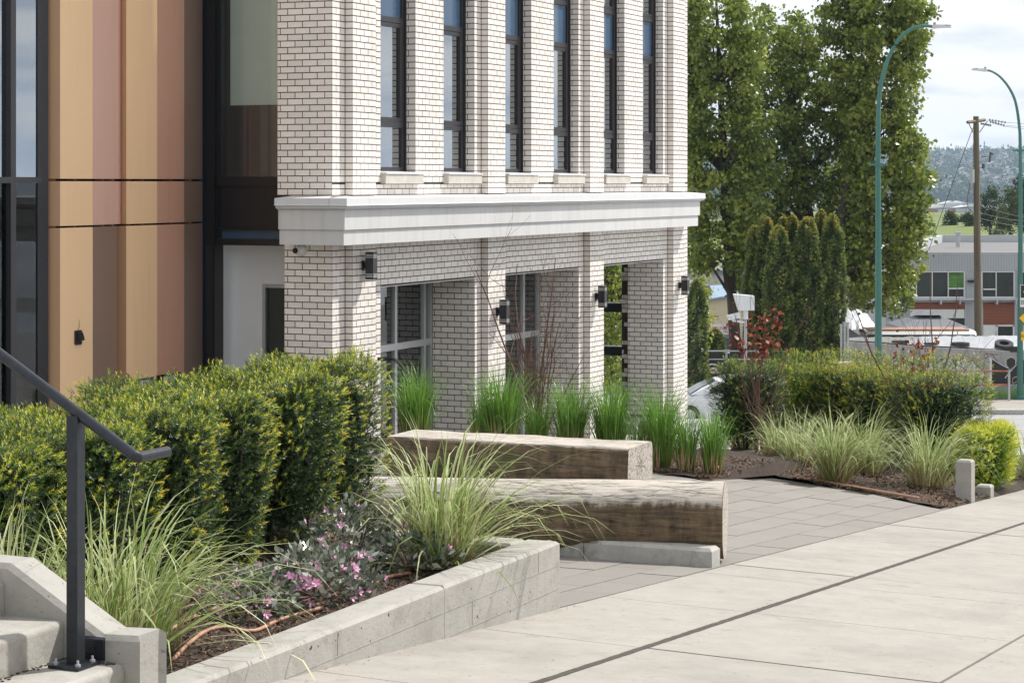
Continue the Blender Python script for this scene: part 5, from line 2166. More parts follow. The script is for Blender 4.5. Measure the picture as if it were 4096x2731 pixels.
# bare twiggy shrub before the building
def twiggy(name, label, loc, h, spread, n, r0, m, leafn=0, group=None, tilt=0.0, curl=1.0, ls=0.05, lz=(0.4, 0.75)):
    root = thing(name, label, 'shrub', loc, 0, group)
    t = MB()
    tips = []
    def grow(p, d, L, r, dep):
        pts = [p]
        rad = [r]
        k = 6
        for i in range(k):
            d = (d + Vector((rng.normal(), rng.normal(), rng.normal() * 0.4)) * 0.11 * curl + Vector((0, 0, 0.05))).normalized()
            p = p + d * L / k
            pts.append(p)
            rad.append(max(0.0012, r * (1 - 0.75 * (i + 1) / k)))
        t.tube(pts, rad, 5, cap=False)
        tips.extend(pts[2:])
        if dep > 0:
            for q in range(rng.integers(3, 6)):
                i = rng.integers(1, k)
                dd = (d * 0.6 + Vector((rng.normal(), rng.normal(), 0.5)) * 0.6).normalized()
                grow(pts[i], dd, L * rng.uniform(0.25, 0.5), rad[i] * 0.55, dep - 1)
    for i in range(n):
        a = rng.uniform(0, 6.28)
        s_ = abs(rng.normal()) * spread
        d = Vector((math.cos(a) * s_ + tilt, math.sin(a) * s_, 1)).normalized()
        hh = h * (1.0 if i < 3 else rng.uniform(0.4, 0.8))
        grow(Vector((math.cos(a) * 0.05, math.sin(a) * 0.05, 0)), d, hh, r0 * (1 if i < 3 else 0.6), 2)
    t.build('branches', m, root)
    if leafn:
        P = []
        for i in range(leafn):
            q = tips[rng.integers(0, len(tips))]
            tries = 0
            while (not (lz[0] * h < q.z < lz[1] * h) or abs(q.x) > 0.3) and tries < 60:
                q = tips[rng.integers(0, len(tips))]
                tries += 1
            for _ in range(rng.integers(2, 6)):
                P.append((q.x + rng.normal() * ls * 0.7, q.y + rng.normal() * ls * 0.7, q.z + rng.normal() * ls * 0.7))
        P = np.array(P)
        D = rng.normal(size=(len(P), 3)) * 0.7 + np.array([0, 0, -0.5])
        D /= np.linalg.norm(D, axis=1, keepdims=True)
        V, Fc = leaves(P, D, ls * rng.uniform(0.7, 1.3, len(P)), 0.9)
        link('leaves', npmesh('leaves', V, Fc, 'red_leaf', np.repeat(rng.random(len(P)), 4)), root)
    return root


vtw = 22.3
utw = uabs(1232 * KS, vtw)
twiggy('bare_shrub', 'tall bare shrub of twisted reddish twigs in front of the second opening', at(utw, vtw, ground_h(utw, vtw)), 2.2, 0.045, 22, 0.019, 'twig', 0, curl=1.25)
v7 = 25.5
u7 = uabs(2110 * KS, v7)
twiggy('red_sapling', 'thin multi stemmed sapling with red leaves in front of the graffiti wall', at(u7, v7, ground_h(u7, v7) - 0.1), 2.55, 0.06, 16, 0.017, 'twig', 95, 'saplings with red leaves', curl=1.0, ls=0.055, lz=(0.40, 0.68))
v7 = 25.0
u7 = uabs(1742 * KS, v7)
twiggy('red_sapling', 'short sapling with a tight tuft of red leaves under the white camera pole', at(u7, v7, ground_h(u7, v7) + 0.15), 1.85, 0.05, 9, 0.013, 'twig', 70, 'saplings with red leaves', curl=1.2, ls=0.055, lz=(0.62, 0.90))

# litter on the sidewalk and paving
m = MB()
for k in range(60):
    u, v = random.uniform(-4.6, -0.5), random.uniform(8.0, 16)
    if k < 25:
        u, v = random.uniform(-4.69, -4.60), random.uniform(8.2, 11.4)
    z = ground_h(u, v) + 0.006
    a = random.uniform(0, 6.28)
    l, w_ = random.uniform(0.004, 0.014), random.uniform(0.002, 0.004)
    p = W(u, v, z)
    d = Vector((math.cos(a), math.sin(a), random.uniform(-0.1, 0.3)))
    e_ = Vector((-math.sin(a), math.cos(a), 0.2))
    m.quad(p - d * l, p - e_ * w_, p + d * l, p + e_ * w_)
o = m.build('leaf_litter', 'litter_leaf')
tag(o, 'tiny dry leaf scraps scattered on the sidewalk', kind='stuff')
# ------------------------------------------------------------------ street furniture and background
def ppx(x, y, Y, base):
    return px(x, y, Y) - base


def lamp_post(name, label, Y, xb, zbase, curve, rb, rt, head, collar_y):
    base = Vector((px(xb, 0, Y).x, Y, zbase))
    root = thing(name, label, 'street lamp', base, 0, 'tall green street lamps')
    pts = [Vector((0, 0, 0))] + [ppx(a, b, Y, base) for a, b in curve]
    n_ = len(pts)
    rad = [rb]
    zt = max(p.z for p in pts)
    Ltot = sum((pts[i + 1] - pts[i]).length for i in range(n_ - 1))
    s_ = 0
    for i in range(1, n_):
        s_ += (pts[i] - pts[i - 1]).length
        rad.append(mix(rb, rt, s_ / Ltot))
    # smooth the arm
    P2, R2 = [], []
    for i in range(n_ - 1):
        a0, a1, a2, a3 = pts[max(i - 1, 0)], pts[i], pts[i + 1], pts[min(i + 2, n_ - 1)]
        k = 1 if i == 0 else 5
        for q in range(k):
            t_ = q / k
            P2.append(0.5 * ((2 * a1) + (a2 - a0) * t_ + (2 * a0 - 5 * a1 + 4 * a2 - a3) * t_ ** 2 + (3 * a1 - a0 - 3 * a2 + a3) * t_ ** 3))
            R2.append(mix(rad[i], rad[i + 1], t_))
    P2.append(pts[-1])
    R2.append(rad[-1])
    P2[0] = Vector((0, 0, 0))
    m = MB()
    m.tube(P2, R2, 8)
    m.build('pole', 'green_paint', root)
    cz = ppx(xb, collar_y, Y, base)
    m = MB()
    m.tube([cz - Vector((0, 0, 0.05)), cz + Vector((0, 0, 0.05))], rad[1] * 1.25, 10)
    m.box(cz.x - rb * 2.2, cz.x + rb * 2.2, -0.04, 0.04, cz.z - 0.03, cz.z + 0.03)
    m.build('collar', 'green_paint', root)
    m = MB()
    m.tube([(0, 0, -0.05), (0, 0, 0.12)], rb * 1.7, 10)
    m.build('base', 'green_paint', root)
    # head
    (x0, y0), (x1, y1), sgn = head
    a = ppx(x0, y0, Y, base)
    b = ppx(x1, y1, Y, base)
    L = (b - a).length
    d = (b - a).normalized()
    up = Vector((0, 0, 1))
    up = (up - d * up.dot(d)).normalized()
    side = Vector((0, 1, 0))
    def Q(l, s, h):
        return a + d * (l * L) + side * (s * L) + up * (h * L)
    m = MB()
    secs = [(-0.05, 0.07, -0.09, 0.07), (0.1, 0.10, -0.11, 0.10), (0.25, 0.14, -0.08, 0.11), (0.6, 0.22, -0.05, 0.10), (0.92, 0.20, -0.05, 0.07), (1.0, 0.15, -0.04, 0.02)]
    vs, fs = [], []
    for l, s, h0, h1 in secs:
        vs += [Q(l, -s, h0), Q(l, s, h0), Q(l, s * 0.7, h1), Q(l, -s * 0.7, h1)]
    for i in range(len(secs) - 1):
        for k in range(4):
            fs.append((i * 4 + k, (i + 1) * 4 + k, (i + 1) * 4 + (k + 1) % 4, i * 4 + (k + 1) % 4))
    fs += [(0, 1, 2, 3), tuple(len(vs) - 4 + k for k in range(4))[::-1]]
    m.add(vs, fs)
    m.build('lamp_head', 'grey_light', root)
    m = MB()
    m.add([Q(0.62, -0.19, 0.105), Q(0.62, 0.19, 0.105), Q(0.93, 0.17, 0.078), Q(0.93, -0.17, 0.078), Q(0.62, -0.19, 0.06), Q(0.62, 0.19, 0.06), Q(0.93, 0.17, 0.05), Q(0.93, -0.17, 0.05)], [(0, 1, 2, 3), (4, 7, 6, 5), (0, 4, 5, 1), (1, 5, 6, 2), (2, 6, 7, 3), (3, 7, 4, 0)])
    m.build('lamp_lid', 'grey_paint', root)
    m = MB()
    c = Q(0.08, 0, 0.10)
    m.tube([c, c + up * L * 0.13], L * 0.075, 10)
    m.build('photocell', 'rust' if False else 'straw', root)
    return root


lamp_post('street_lamp', 'nearer tall green street lamp curving right in front of the trees', 60.0, 3514, road_h(60.0), [(3513, 900), (3512, 620), (3516, 400), (3531, 305), (3560, 218), (3602, 152), (3650, 115), (3697, 105), (3728, 107)], 0.115, 0.045,
          ((3732, 108), (3807, 108), 1), 659)
lamp_post('street_lamp', 'farther green street lamp curving left at the right edge of the picture', 80.0, 4080, -7.95, [(4082, 900), (4081, 600), (4077, 504), (4062, 409), (4035, 350), (4000, 308), (3970, 288), (3950, 282)], 0.125, 0.04,
          ((3945, 282), (3887, 279), -1), 602)

# signs on the far lamp
YS = 79.6
sg = thing('lane_sign', 'black and white lane sign with a diamond on the far green lamp post', 'sign', px(4107, 1228, YS))
bs = Vector(sg.location)
k_ = YS / F
def sgbox(m, x0, x1, y0, y1, d0, d1, base=bs):
    a, b = px(x0, y1, YS) - base, px(x1, y0, YS) - base
    m.box(a.x, b.x, d0, d1, a.z, b.z)
m = MB(); sgbox(m, 4081, 4133, 1139, 1228, 0.0, 0.01); m.build('panel', 'sign_white', sg)
m = MB(); sgbox(m, 4083, 4131, 1141, 1191, -0.006, -0.001); m.build('black_field', 'sign_black', sg)
m = MB()
c = px(4107, 1167, YS) - bs
for s0, s1 in ((0.20, 0.15),):
    o_ = [(0, 0.21), (0.12, 0), (0, -0.21), (-0.12, 0)]
    i_ = [(x * 0.62, z * 0.62) for x, z in o_]
    for q in range(4):
        a, b = o_[q], o_[(q + 1) % 4]
        a2, b2 = i_[q], i_[(q + 1) % 4]
        m.quad((c.x + a[0], -0.009, c.z + a[1]), (c.x + b[0], -0.009, c.z + b[1]), (c.x + b2[0], -0.009, c.z + b2[1]), (c.x + a2[0], -0.009, c.z + a2[1]))
m.build('diamond', 'sign_white', sg)
text('ENDS', 'lettering', 0.23, 'sign_black', sg, px(4107, 1210, YS - 0.01) - bs + Vector((0, -0.005, 0)), (PI / 2, 0, 0), sx=0.75)
sy = thing('warning_sign', 'yellow diamond warning sign at the right edge on the far lamp post', 'sign', px(4123, 1318, YS - 0.05))
m = MB()
m.prism([(0, 0), (0.42, 0.415), (0, 0.83), (-0.42, 0.415)], 0, 0.01, 'y')
m.build('panel', 'sign_yellow', sy)
for i, t_ in enumerate(('CYCLISTS', 'WATCH FOR', 'MERGING', 'TRAFFIC')):
    text(t_, 'lettering', 0.085, 'sign_black', sy, (0, -0.004, 0.56 - i * 0.10), (PI / 2, 0, 0))
sa = thing('ahead_sign', 'small yellow tab sign below the yellow diamond', 'sign', px(4111, 1362, YS - 0.05))
m = MB()
m.box(-0.24, 0.24, 0, 0.01, 0, 0.33)
m.build('panel', 'sign_yellow', sa)
text('AHEAD', 'lettering', 0.15, 'sign_black', sa, (0, -0.004, 0.165), (PI / 2, 0, 0))

# utility pole
YP = 100.0
ub = px(3914, 0, YP)
up_ = thing('utility_pole', 'weathered wooden utility pole with crossarm and grey transformer', 'utility pole', (ub.x, YP, -8.3))
b0 = Vector(up_.location)
m = MB()
pt = px(3904, 466, YP) - b0
m.tube([(0, 0, 0), pt * 0.5, pt], [0.185, 0.165, 0.13], 12)
m.build('pole', 'pole_wood', up_, smooth=False)
m = MB()
a, b = px(3853, 492, YP) - b0, px(3957, 478, YP) - b0
m.tube([a + Vector((0, -0.9, 0)), b + Vector((0, 0.9, 0))], 0.075, 4)
m.build('crossarm', 'pole_wood', up_)
m = MB()
for x0, y0, x1, y1 in ((3875, 494, 3892, 530), (3950, 484, 3918, 530)):
    m.tube([px(x0, y0, YP) - b0, px(x1, y1, YP) - b0], 0.02, 5)
m.build('brace', 'wire', up_)
for k, (x0, y0, x1, y1) in enumerate([(3958, 480, 4020, 490), (3925, 495, 3962, 502), (3962, 488, 4015, 502)]):
    m = MB()
    a, b = px(x0, y0, YP) - b0, px(x1, y1, YP) - b0
    for q in range(11):
        c = a.lerp(b, q / 10)
        m.tube([c - (b - a).normalized() * 0.022, c + (b - a).normalized() * 0.022], 0.055 if q % 2 == 0 else 0.02, 7)
    m.build('insulator', 'ceramic', up_)
m = MB()
a = px(3886, 731, YP) - b0
b = px(3886, 678, YP) - b0
m.tube([a + Vector((0, -0.15, 0)), b + Vector((0, -0.15, 0))], 0.095 * 1.15, 12)
m.build('transformer', 'grey_light', up_)
m = MB()
m.tube([px(3925, 628, YP) - b0, px(3960, 626, YP) - b0], 0.02, 5)
m.tube([px(3958, 650, YP) - b0, px(3962, 610, YP) - b0, px(3972, 618, YP) - b0], 0.05, 6)
m.tube([px(3933, 675, YP) - b0, px(3934, 655, YP) - b0], 0.07, 8)
m.tube([px(3920, 672, YP) - b0, px(3934, 674, YP) - b0], 0.02, 5)
m.build('switch_arm', 'ceramic', up_)


def wire_obj(name, label, pts, r=0.012, group='overhead wires', sag=0.0):
    m = MB()
    P_ = []
    for i in range(len(pts) - 1):
        a, b = pts[i], pts[i + 1]
        for q in range(10):
            t_ = q / 10
            p = a.lerp(b, t_)
            p.z -= sag * 4 * t_ * (1 - t_)
            P_.append(p)
    P_.append(pts[-1])
    m.tube(P_, r, 4)
    return tag(m.build(name, 'wire'), label, 'wire', group)


wire_obj('guy_wire', 'slanting guy wire from the crossarm down to the left of the wooden pole', [px(3892, 512, YP), px(3775, 830, YP + 8), px(3715, 1000, YP + 12)], 0.016, None)
wire_obj('overhead_wire', 'long thin wire crossing the trees from the cornice to the wooden pole', [px(2600, 832, 90), px(3915, 828, YP)], 0.016, sag=0.15)
for i, (y0, y1) in enumerate(((490, 499), (502, 512), (506, 522))):
    wire_obj('overhead_wire', ['top wire leaving the insulators of the wooden pole', 'middle wire leaving the insulators of the wooden pole', 'lowest wire leaving the insulators of the wooden pole'][i], [px(4018, y0, YP), px(4140, y1, YP + 4)], 0.009)
for i, (y0, y1) in enumerate(((820, 868), (850, 880), (872, 902), (905, 925))):
    wire_obj('overhead_wire', ['highest wire at the height of the park trees, right of the wooden pole', 'second wire down before the park trees', 'third wire down before the park trees', 'lowest wire before the park trees'][i], [px(3918, y0, YP), px(4140, y1 + 6, YP + 6)], 0.014, sag=0.1)
wire_obj('overhead_wire', 'drooping cable loop left of the wooden pole', [px(3880, 735, YP), px(3868, 800, YP), px(3872, 830, YP), px(3890, 850, YP)], 0.014)

# graffiti wall ---------------------------------------------------------
YW = 81.0
def wp(x, y, d=0.0):
    return px(x, y, YW - d)
gw = thing('graffiti_wall', 'grey streaked concrete retaining wall covered with black and white graffiti', 'wall', px(3750, 1605, YW))
gb = Vector(gw.location)
zbot = px(0, 1612, YW).z - 0.15
m = MB()
tops = [(3380, 1367), (3500, 1373), (3660, 1385), (3850, 1395), (4096, 1406), (4400, 1420)]
vs = []
for x, y in tops:
    p = wp(x, y) - gb
    vs += [(p.x, 0, zbot - gb.z), (p.x, 0, p.z), (p.x, 0.3, p.z), (p.x, 0.3, zbot - gb.z)]
fs = []
for i in range(len(tops) - 1):
    for k in range(4):
        fs.append((i * 4 + k, (i + 1) * 4 + k, (i + 1) * 4 + (k + 1) % 4, i * 4 + (k + 1) % 4))
fs += [(0, 1, 2, 3), tuple(len(vs) - 4 + k for k in range(4))]
m.add(vs, fs)
m.build('wall', 'graf_wall', gw)
ZX, ZY, ZS = 3300, 1250, 2352 / 796.0


def stroke(m, pts, w_, d, closed=False, smooth=True):
    """painted line following points read off the enlarged wall view"""
    P_ = [Vector(wp(ZX + a / ZS, ZY + b / ZS, d) - gb) for a, b in pts]
    if closed:
        P_.append(P_[0])
    if smooth and len(P_) > 2:
        Q_ = []
        n_ = len(P_)
        for i in range(n_ - 1):
            a0, a1, a2, a3 = P_[max(i - 1, 0)], P_[i], P_[i + 1], P_[min(i + 2, n_ - 1)]
            for q in range(5):
                t_ = q / 5
                Q_.append(0.5 * ((2 * a1) + (a2 - a0) * t_ + (2 * a0 - 5 * a1 + 4 * a2 - a3) * t_ ** 2 + (3 * a1 - a0 - 3 * a2 + a3) * t_ ** 3))
        Q_.append(P_[-1])
        P_ = Q_
    r = w_ / ZS / F * YW / 2
    for i in range(len(P_) - 1):
        a, b = P_[i], P_[i + 1]
        t_ = (b - a)
        if t_.length < 1e-5:
            continue
        t_ = t_.normalized()
        nrm = Vector((-t_.z, 0, t_.x)) * r
        a2, b2 = a - t_ * r * 0.4, b + t_ * r * 0.4
        m.quad(a2 - nrm, b2 - nrm, b2 + nrm, a2 + nrm)


def fill(m, pts, d):
    P_ = [Vector(wp(ZX + a / ZS, ZY + b / ZS, d) - gb) for a, b in pts]
    m.add(P_, [tuple(range(len(P_)))])


m = MB()
fill(m, [(1130, 700), (1140, 560), (1220, 540), (1300, 560), (1300, 640), (1290, 720)], 0.004)
fill(m, [(1290, 640), (1340, 580), (1400, 560), (1440, 545), (1500, 560), (1520, 610), (1500, 640), (1440, 700), (1300, 720)], 0.004)
fill(m, [(1560, 560), (1620, 545), (1660, 545), (1690, 585), (1740, 575), (1800, 640), (1870, 690), (1890, 760), (1860, 790), (1890, 830), (1905, 900), (1890, 950), (1850, 962), (1810, 940), (1780, 900), (1760, 945), (1720, 950), (1680, 930), (1660, 850), (1560, 800), (1540, 690)], 0.004)
fill(m, [(1690, 900), (1720, 945), (1760, 940), (1780, 890), (1700, 870)], 0.005)
m.build('graffiti_grey', 'paint_grey', gw)
m = MB()
fill(m, [(1975, 540), (2170, 665), (2185, 850), (1975, 845)], 0.004)
fill(m, [(2150, 560), (2200, 530), (2250, 560), (2245, 620), (2190, 665), (2150, 640)], 0.004)
fill(m, [(2190, 680), (2290, 560), (2420, 560), (2420, 840), (2190, 850)], 0.004)
fill(m, [(1350, 560), (1375, 540), (1400, 555), (1372, 580)], 0.006)
fill(m, [(1535, 560), (1555, 550), (1548, 650), (1535, 630)], 0.006)
m.build('graffiti_black_fill', 'paint_black', gw)
m = MB()
stroke(m, [(1420, 590), (1395, 640), (1450, 700)], 7, 0.008)
stroke(m, [(1290, 640), (1345, 580), (1380, 560), (1440, 545), (1500, 560), (1525, 600), (1510, 650)], 8, 0.008)
stroke(m, [(1550, 640), (1545, 580), (1600, 548), (1660, 543), (1690, 585), (1740, 572), (1800, 635), (1870, 690), (1892, 750), (1860, 792), (1895, 840), (1903, 900), (1880, 955), (1840, 962), (1800, 935), (1780, 900), (1760, 945), (1720, 955), (1680, 925)], 9, 0.008)
stroke(m, [(1560, 610), (1640, 660), (1700, 690)], 6, 0.009)
stroke(m, [(1630, 665), (1690, 610)], 6, 0.009)
stroke(m, [(1665, 800), (1730, 810), (1790, 790), (1800, 750), (1775, 710)], 7, 0.009)
stroke(m, [(1750, 800), (1750, 840), (1780, 870), (1810, 850), (1800, 810), (1770, 800)], 7, 0.009)
stroke(m, [(1455, 515), (1468, 505), (1478, 518), (1465, 530), (1455, 515)], 8, 0.009)
stroke(m, [(1500, 560), (1510, 545), (1525, 555), (1518, 570), (1500, 560)], 6, 0.009)
stroke(m, [(800, 590), (850, 560), (900, 600), (960, 560), (1010, 610)], 8, 0.008)
stroke(m, [(490, 630), (600, 628), (700, 630)], 5, 0.008)
m.build('graffiti_outline', 'paint_black', gw)
m = MB()
stroke(m, [(1958, 535), (1958, 890)], 26, 0.010, smooth=False)
stroke(m, [(1965, 540), (2060, 600), (2175, 665)], 9, 0.010)
stroke(m, [(2175, 665), (2130, 600), (2150, 545), (2200, 525), (2250, 550), (2260, 610), (2310, 560)], 10, 0.010)
stroke(m, [(2340, 540), (2240, 640), (2130, 770)], 11, 0.010)
stroke(m, [(1975, 885), (2060, 865), (2190, 855), (2310, 850)], 8, 0.010)
stroke(m, [(2215, 810), (2220, 780), (2260, 758), (2310, 765), (2325, 820), (2290, 860), (2235, 850), (2215, 810)], 10, 0.010)
stroke(m, [(2330, 880), (2250, 880), (2210, 940), (2230, 1000), (2300, 1030)], 16, 0.010)
stroke(m, [(1100, 590), (1200, 640), (1290, 720)], 9, 0.010)
m.build('graffiti_white', 'paint_white', gw)
m = MB()
stroke(m, [(420, 590), (385, 540), (390, 470), (420, 455), (450, 500), (470, 545), (480, 480), (500, 470), (515, 555), (540, 550), (545, 480), (560, 460)], 9, 0.006)
stroke(m, [(400, 545), (430, 590), (455, 575)], 8, 0.006)
stroke(m, [(480, 610), (490, 565), (530, 560), (600, 560), (690, 500), (725, 520), (725, 570), (700, 590)], 8, 0.006)
stroke(m, [(1885, 500), (1880, 530), (1910, 540), (1925, 510), (1900, 480), (1975, 495), (2050, 495)], 7, 0.006)
stroke(m, [(1985, 500), (2010, 540), (2050, 580)], 7, 0.006)
stroke(m, [(2260, 500), (2300, 540), (2330, 520)], 7, 0.006)
m.build('graffiti_red', 'paint_red', gw)
m = MB()
stroke(m, [(1420, 545), (1500, 520), (1640, 515), (1760, 540), (1850, 585), (1905, 650), (1915, 760), (1900, 820), (1940, 900)], 8, 0.003)
stroke(m, [(1900, 760), (1920, 840), (1905, 880)], 14, 0.003)
stroke(m, [(2240, 830), (2290, 800)], 12, 0.011)
stroke(m, [(700, 600), (800, 640), (900, 620)], 26, 0.003)
m.build('graffiti_orange', 'paint_orange', gw)
m = MB()
fill(m, [(515, 630), (530, 590), (570, 575), (590, 640), (540, 660)], 0.003)
m.build('graffiti_blue', 'paint_blue', gw)

# silver sheet over the slope behind the wall, weighed down by tyres
V, nn = [], 60
for i in range(nn):
    for j in range(9):
        x = mix(3385, 4400, i / (nn - 1))
        yt = np.interp(x, [3380, 3500, 3660, 3850, 4096, 4400], [1365, 1371, 1383, 1393, 1404, 1418])
        Yd = YW + 0.15 + j * 0.8
        p = px(x, yt, YW)
        back = np.interp(x, [3380, 3500, 3800, 4096, 4400], [1358, 1355, 1352, 1348, 1345])
        zb2 = px(x, back, YW + 6.5).z
        z = mix(p.z, zb2, j / 8) + 0.03 + rng.uniform(0, 0.07) * (j > 0) 
        V.append((p.x * Yd / YW, Yd, z))
o = link('silver_sheet', npmesh('silver_sheet', V, [(i * 9 + j, (i + 1) * 9 + j, (i + 1) * 9 + j + 1, i * 9 + j + 1) for i in range(nn - 1) for j in range(8)], 'foil'))
tag(o, 'crumpled silver plastic sheet covering the bank above the graffiti wall', 'tarpaulin')


def tyre(label, x, y, r, tilt, Y=YW + 0.55):
    c = px(x, y, Y)
    root = thing('old_tyre', label, 'tyre', c, 0, 'old tyres on the silver sheet')
    m = MB()
    n1, n2 = 22, 8
    R, rr, hh = r * 0.76, r * 0.24, r * 0.32
    vs, fs = [], []
    M = Matrix.Rotation(tilt, 3, 'X')
    for i in range(n1):
        a = 2 * PI * i / n1
        for k in range(n2):
            b = 2 * PI * k / n2
            q = M @ Vector(((R + rr * max(-1, min(1, 1.35 * math.cos(b)))) * math.cos(a), (R + rr * max(-1, min(1, 1.35 * math.cos(b)))) * math.sin(a), hh * max(-1, min(1, 1.3 * math.sin(b)))))
            vs.append(q)
    for i in range(n1):
        for k in range(n2):
            fs.append((i * n2 + k, ((i + 1) % n1) * n2 + k, ((i + 1) % n1) * n2 + (k + 1) % n2, i * n2 + (k + 1) % n2))
    m.add(vs, fs)
    m.build('tread', 'rubber', root)
    return root


ty = ZX
tyre('old tyre lying flat on the silver sheet right of the green lamp post', ZX + 890 / ZS, ZY + 365 / ZS, 0.33, 0.0)
tyre('old tyre half hidden behind the red leaved sapling', ZX + 1250 / ZS, ZY + 382 / ZS, 0.26, 0.0)
tyre('old tyre lying flat in the middle of the silver sheet', ZX + 1602 / ZS, ZY + 385 / ZS, 0.34, 0.0)
tyre('old tyre propped up at a slant near the right edge', ZX + 2115 / ZS, ZY + 388 / ZS, 0.35, 0.35)
tyre('old tyre lying flat under the slanted one', ZX + 2215 / ZS, ZY + 436 / ZS, 0.34, -0.1, YW + 0.3)

# two rail fence on the far pavement
YF = 79.0
gf = thing('guard_rail', 'rusty two rail guard fence along the far pavement', 'fence', (px(3800, 0, YF).x, YF, -7.93))
fb = Vector(gf.location)
m = MB()
for y in (1484, 1539):
    m.tube([px(2500, y, YF) - fb, px(4038, y, YF) - fb], 0.035, 6)
m.build('rail', 'rust', gf)
for x in (4036, 3830, 3600, 3390, 3150, 2900, 2650):
    m = MB()
    p = px(x, 1480, YF) - fb
    m.tube([(p.x, 0.0, 0), (p.x, 0.0, p.z)], 0.045, 6)
    m.build('post', 'galv', gf)
# weeds at the wall foot
V, Fc, T = blades(2600, 1.0, 0.5, 0.02, 0.6, 0.5, (0.5, 0.6), seg=4)
V = V.reshape(2600, -1, 3)
xs_ = np.concatenate([rng.uniform(px(3850, 0, 80.5).x, px(4230, 0, 80.5).x, 1900), rng.uniform(px(3300, 0, 80.5).x, px(3850, 0, 80.5).x, 700)])
V[:, :, 0] = V[:, :, 0] * 0.3 + xs_[:, None]
V[:, :, 1] = V[:, :, 1] * 0.25 + 80.3
V[:, :, 2] += -7.97
o = link('weeds', npmesh('weeds', V.reshape(-1, 3), Fc, 'green_blade', T))
tag(o, 'rough green weeds at the foot of the graffiti wall', kind='stuff')

# pipes at the left end of the graffiti wall
for i, x in enumerate((3365, 3378, 3391)):
    m = MB()
    a, b = px(x, 1500, 80.2), px(x, 1292 if i else 1300, 80.2)
    m.tube([a, b], 0.045, 8)
    m.tube([b - Vector((0, 0, 0.02)), b + Vector((0, 0, 0.03))], 0.07, 8)
    o = m.build('fence_pipe', 'galv')
    tag(o, ['leftmost of the three galvanised posts beside the cedars', 'middle of the three galvanised posts beside the cedars', 'rightmost of the three galvanised posts beside the cedars'][i], 'post', 'galvanised posts at the end of the graffiti wall')
bxx = thing('utility_box', 'beige cabinet top showing above the yew hedge', 'cabinet', px(3385, 1520, 76))
m = MB()
m.cbox(-0.38, 0.38, 0, 0.5, -0.9, 0.62, 0.05)
m.build('cabinet', 'cream_wall', bxx)

# black slatted fence with graffiti, left
YB = 82.0
sf_ = thing('slatted_fence', 'black slatted chain link fence with white graffiti behind the white car', 'fence', (px(2900, 0, YB).x, YB, px(0, 1600, YB).z))
fb = Vector(sf_.location)
m = MB()
for y, r in ((1404, 0.03), (1437, 0.03)):
    m.tube([px(2560, y, YB) - fb, px(3160, y, YB) - fb], r, 6)
m.build('rail', 'galv', sf_)
for x in (2650, 2906, 3130):
    p = px(x, 1398, YB) - fb
    m = MB()
    m.tube([(p.x, 0, 0), (p.x, 0, p.z)], 0.045, 6)
    m.build('post', 'galv', sf_)
me_s = None
xa, xb = (px(2560, 0, YB) - fb).x, (px(3160, 0, YB) - fb).x
zt_ = (px(0, 1412, YB) - fb).z
m = MB()
m.box(xa, xb, 0.06, 0.07, 0, zt_ - 0.02)
m.build('windscreen_mesh', 'slat_black', sf_)
nsl = 70
ms = MB()
ms.box(-0.034, 0.034, 0.03, 0.045, 0, zt_)
me_s = ms.mesh('slat', 'slat_black')
for i in range(nsl):
    x = mix(xa, xb, i / (nsl - 1))
    link('slat', me_s, sf_, (x, 0, -0.02 * (i % 3)))
m = MB()
def fs_(m, pts, w_):
    P_ = [px(2700 + a / 2.413, 1000 + b / 2.413, YB - 0.02) - fb for a, b in pts]
    r = w_ / 2.413 / F * YB / 2
    for a, b in zip(P_[:-1], P_[1:]):
        t_ = (b - a).normalized()
        nrm = Vector((-t_.z, 0, t_.x)) * r
        m.quad(a - nrm, b - nrm, b + nrm, a + nrm)
fs_(m, [(215, 1180), (260, 1160), (300, 1120), (350, 1100), (410, 1110), (450, 1150), (500, 1170)], 14)
fs_(m, [(225, 1130), (250, 1190), (240, 1250)], 12)
fs_(m, [(270, 1120), (285, 1160), (330, 1150), (380, 1140), (430, 1170)], 20)
fs_(m, [(200, 1215), (290, 1215), (300, 1190)], 8)
fs_(m, [(340, 1150), (345, 1175), (420, 1175)], 22)
m.build('graffiti_white', 'paint_white', sf_)
m = MB()
fs_(m, [(930, 1120), (960, 1140), (1000, 1180)], 12)
m.build('graffiti_blue', 'paint_blue', sf_)

# speed camera
YC = 62.0
cp = thing('traffic_camera', 'white enforcement camera box on a grey pole with a smaller side camera', 'camera', (px(2982, 0, YC).x, YC, road_h(YC)))
cb_ = Vector(cp.location)
m = MB()
m.tube([(0, 0, 0), px(2982, 1272, YC) - cb_], 0.042, 10)
m.build('pole', 'galv', cp)
m = MB()
m.tube([px(2982, 1276, YC) - cb_, px(2982, 1240, YC) - cb_], 0.075, 10)
m.build('pole_head', 'white_trim', cp)
m = MB()
pl_ = [px(a, b, YC) - cb_ for a, b in ((2934, 1176), (2997, 1181), (2997, 1240), (2953, 1240))]
m.prism([(p.x, p.z) for p in pl_], -0.22, 0.22, 'y')
m.build('camera_box', 'white_trim', cp)
m = MB()
pl_ = [px(a, b, YC) - cb_ for a, b in ((2999, 1181), (3015, 1183), (3015, 1240), (2999, 1240))]
m.prism([(p.x, p.z) for p in pl_], -0.2, 0.2, 'y')
m.build('box_door', 'white_trim', cp)
m = MB()
pl_ = [px(a, b, YC) - cb_ for a, b in ((2907, 1262), (2958, 1249), (2962, 1271), (2914, 1280))]
m.prism([(p.x, p.z) for p in pl_], -0.12, 0.12, 'y')
m.build('side_camera', 'white_trim', cp)
m = MB()
m.tube([px(2928, 1281, YC) - cb_, px(2978, 1289, YC) - cb_], 0.035, 6)
m.build('arm', 'white_trim', cp)

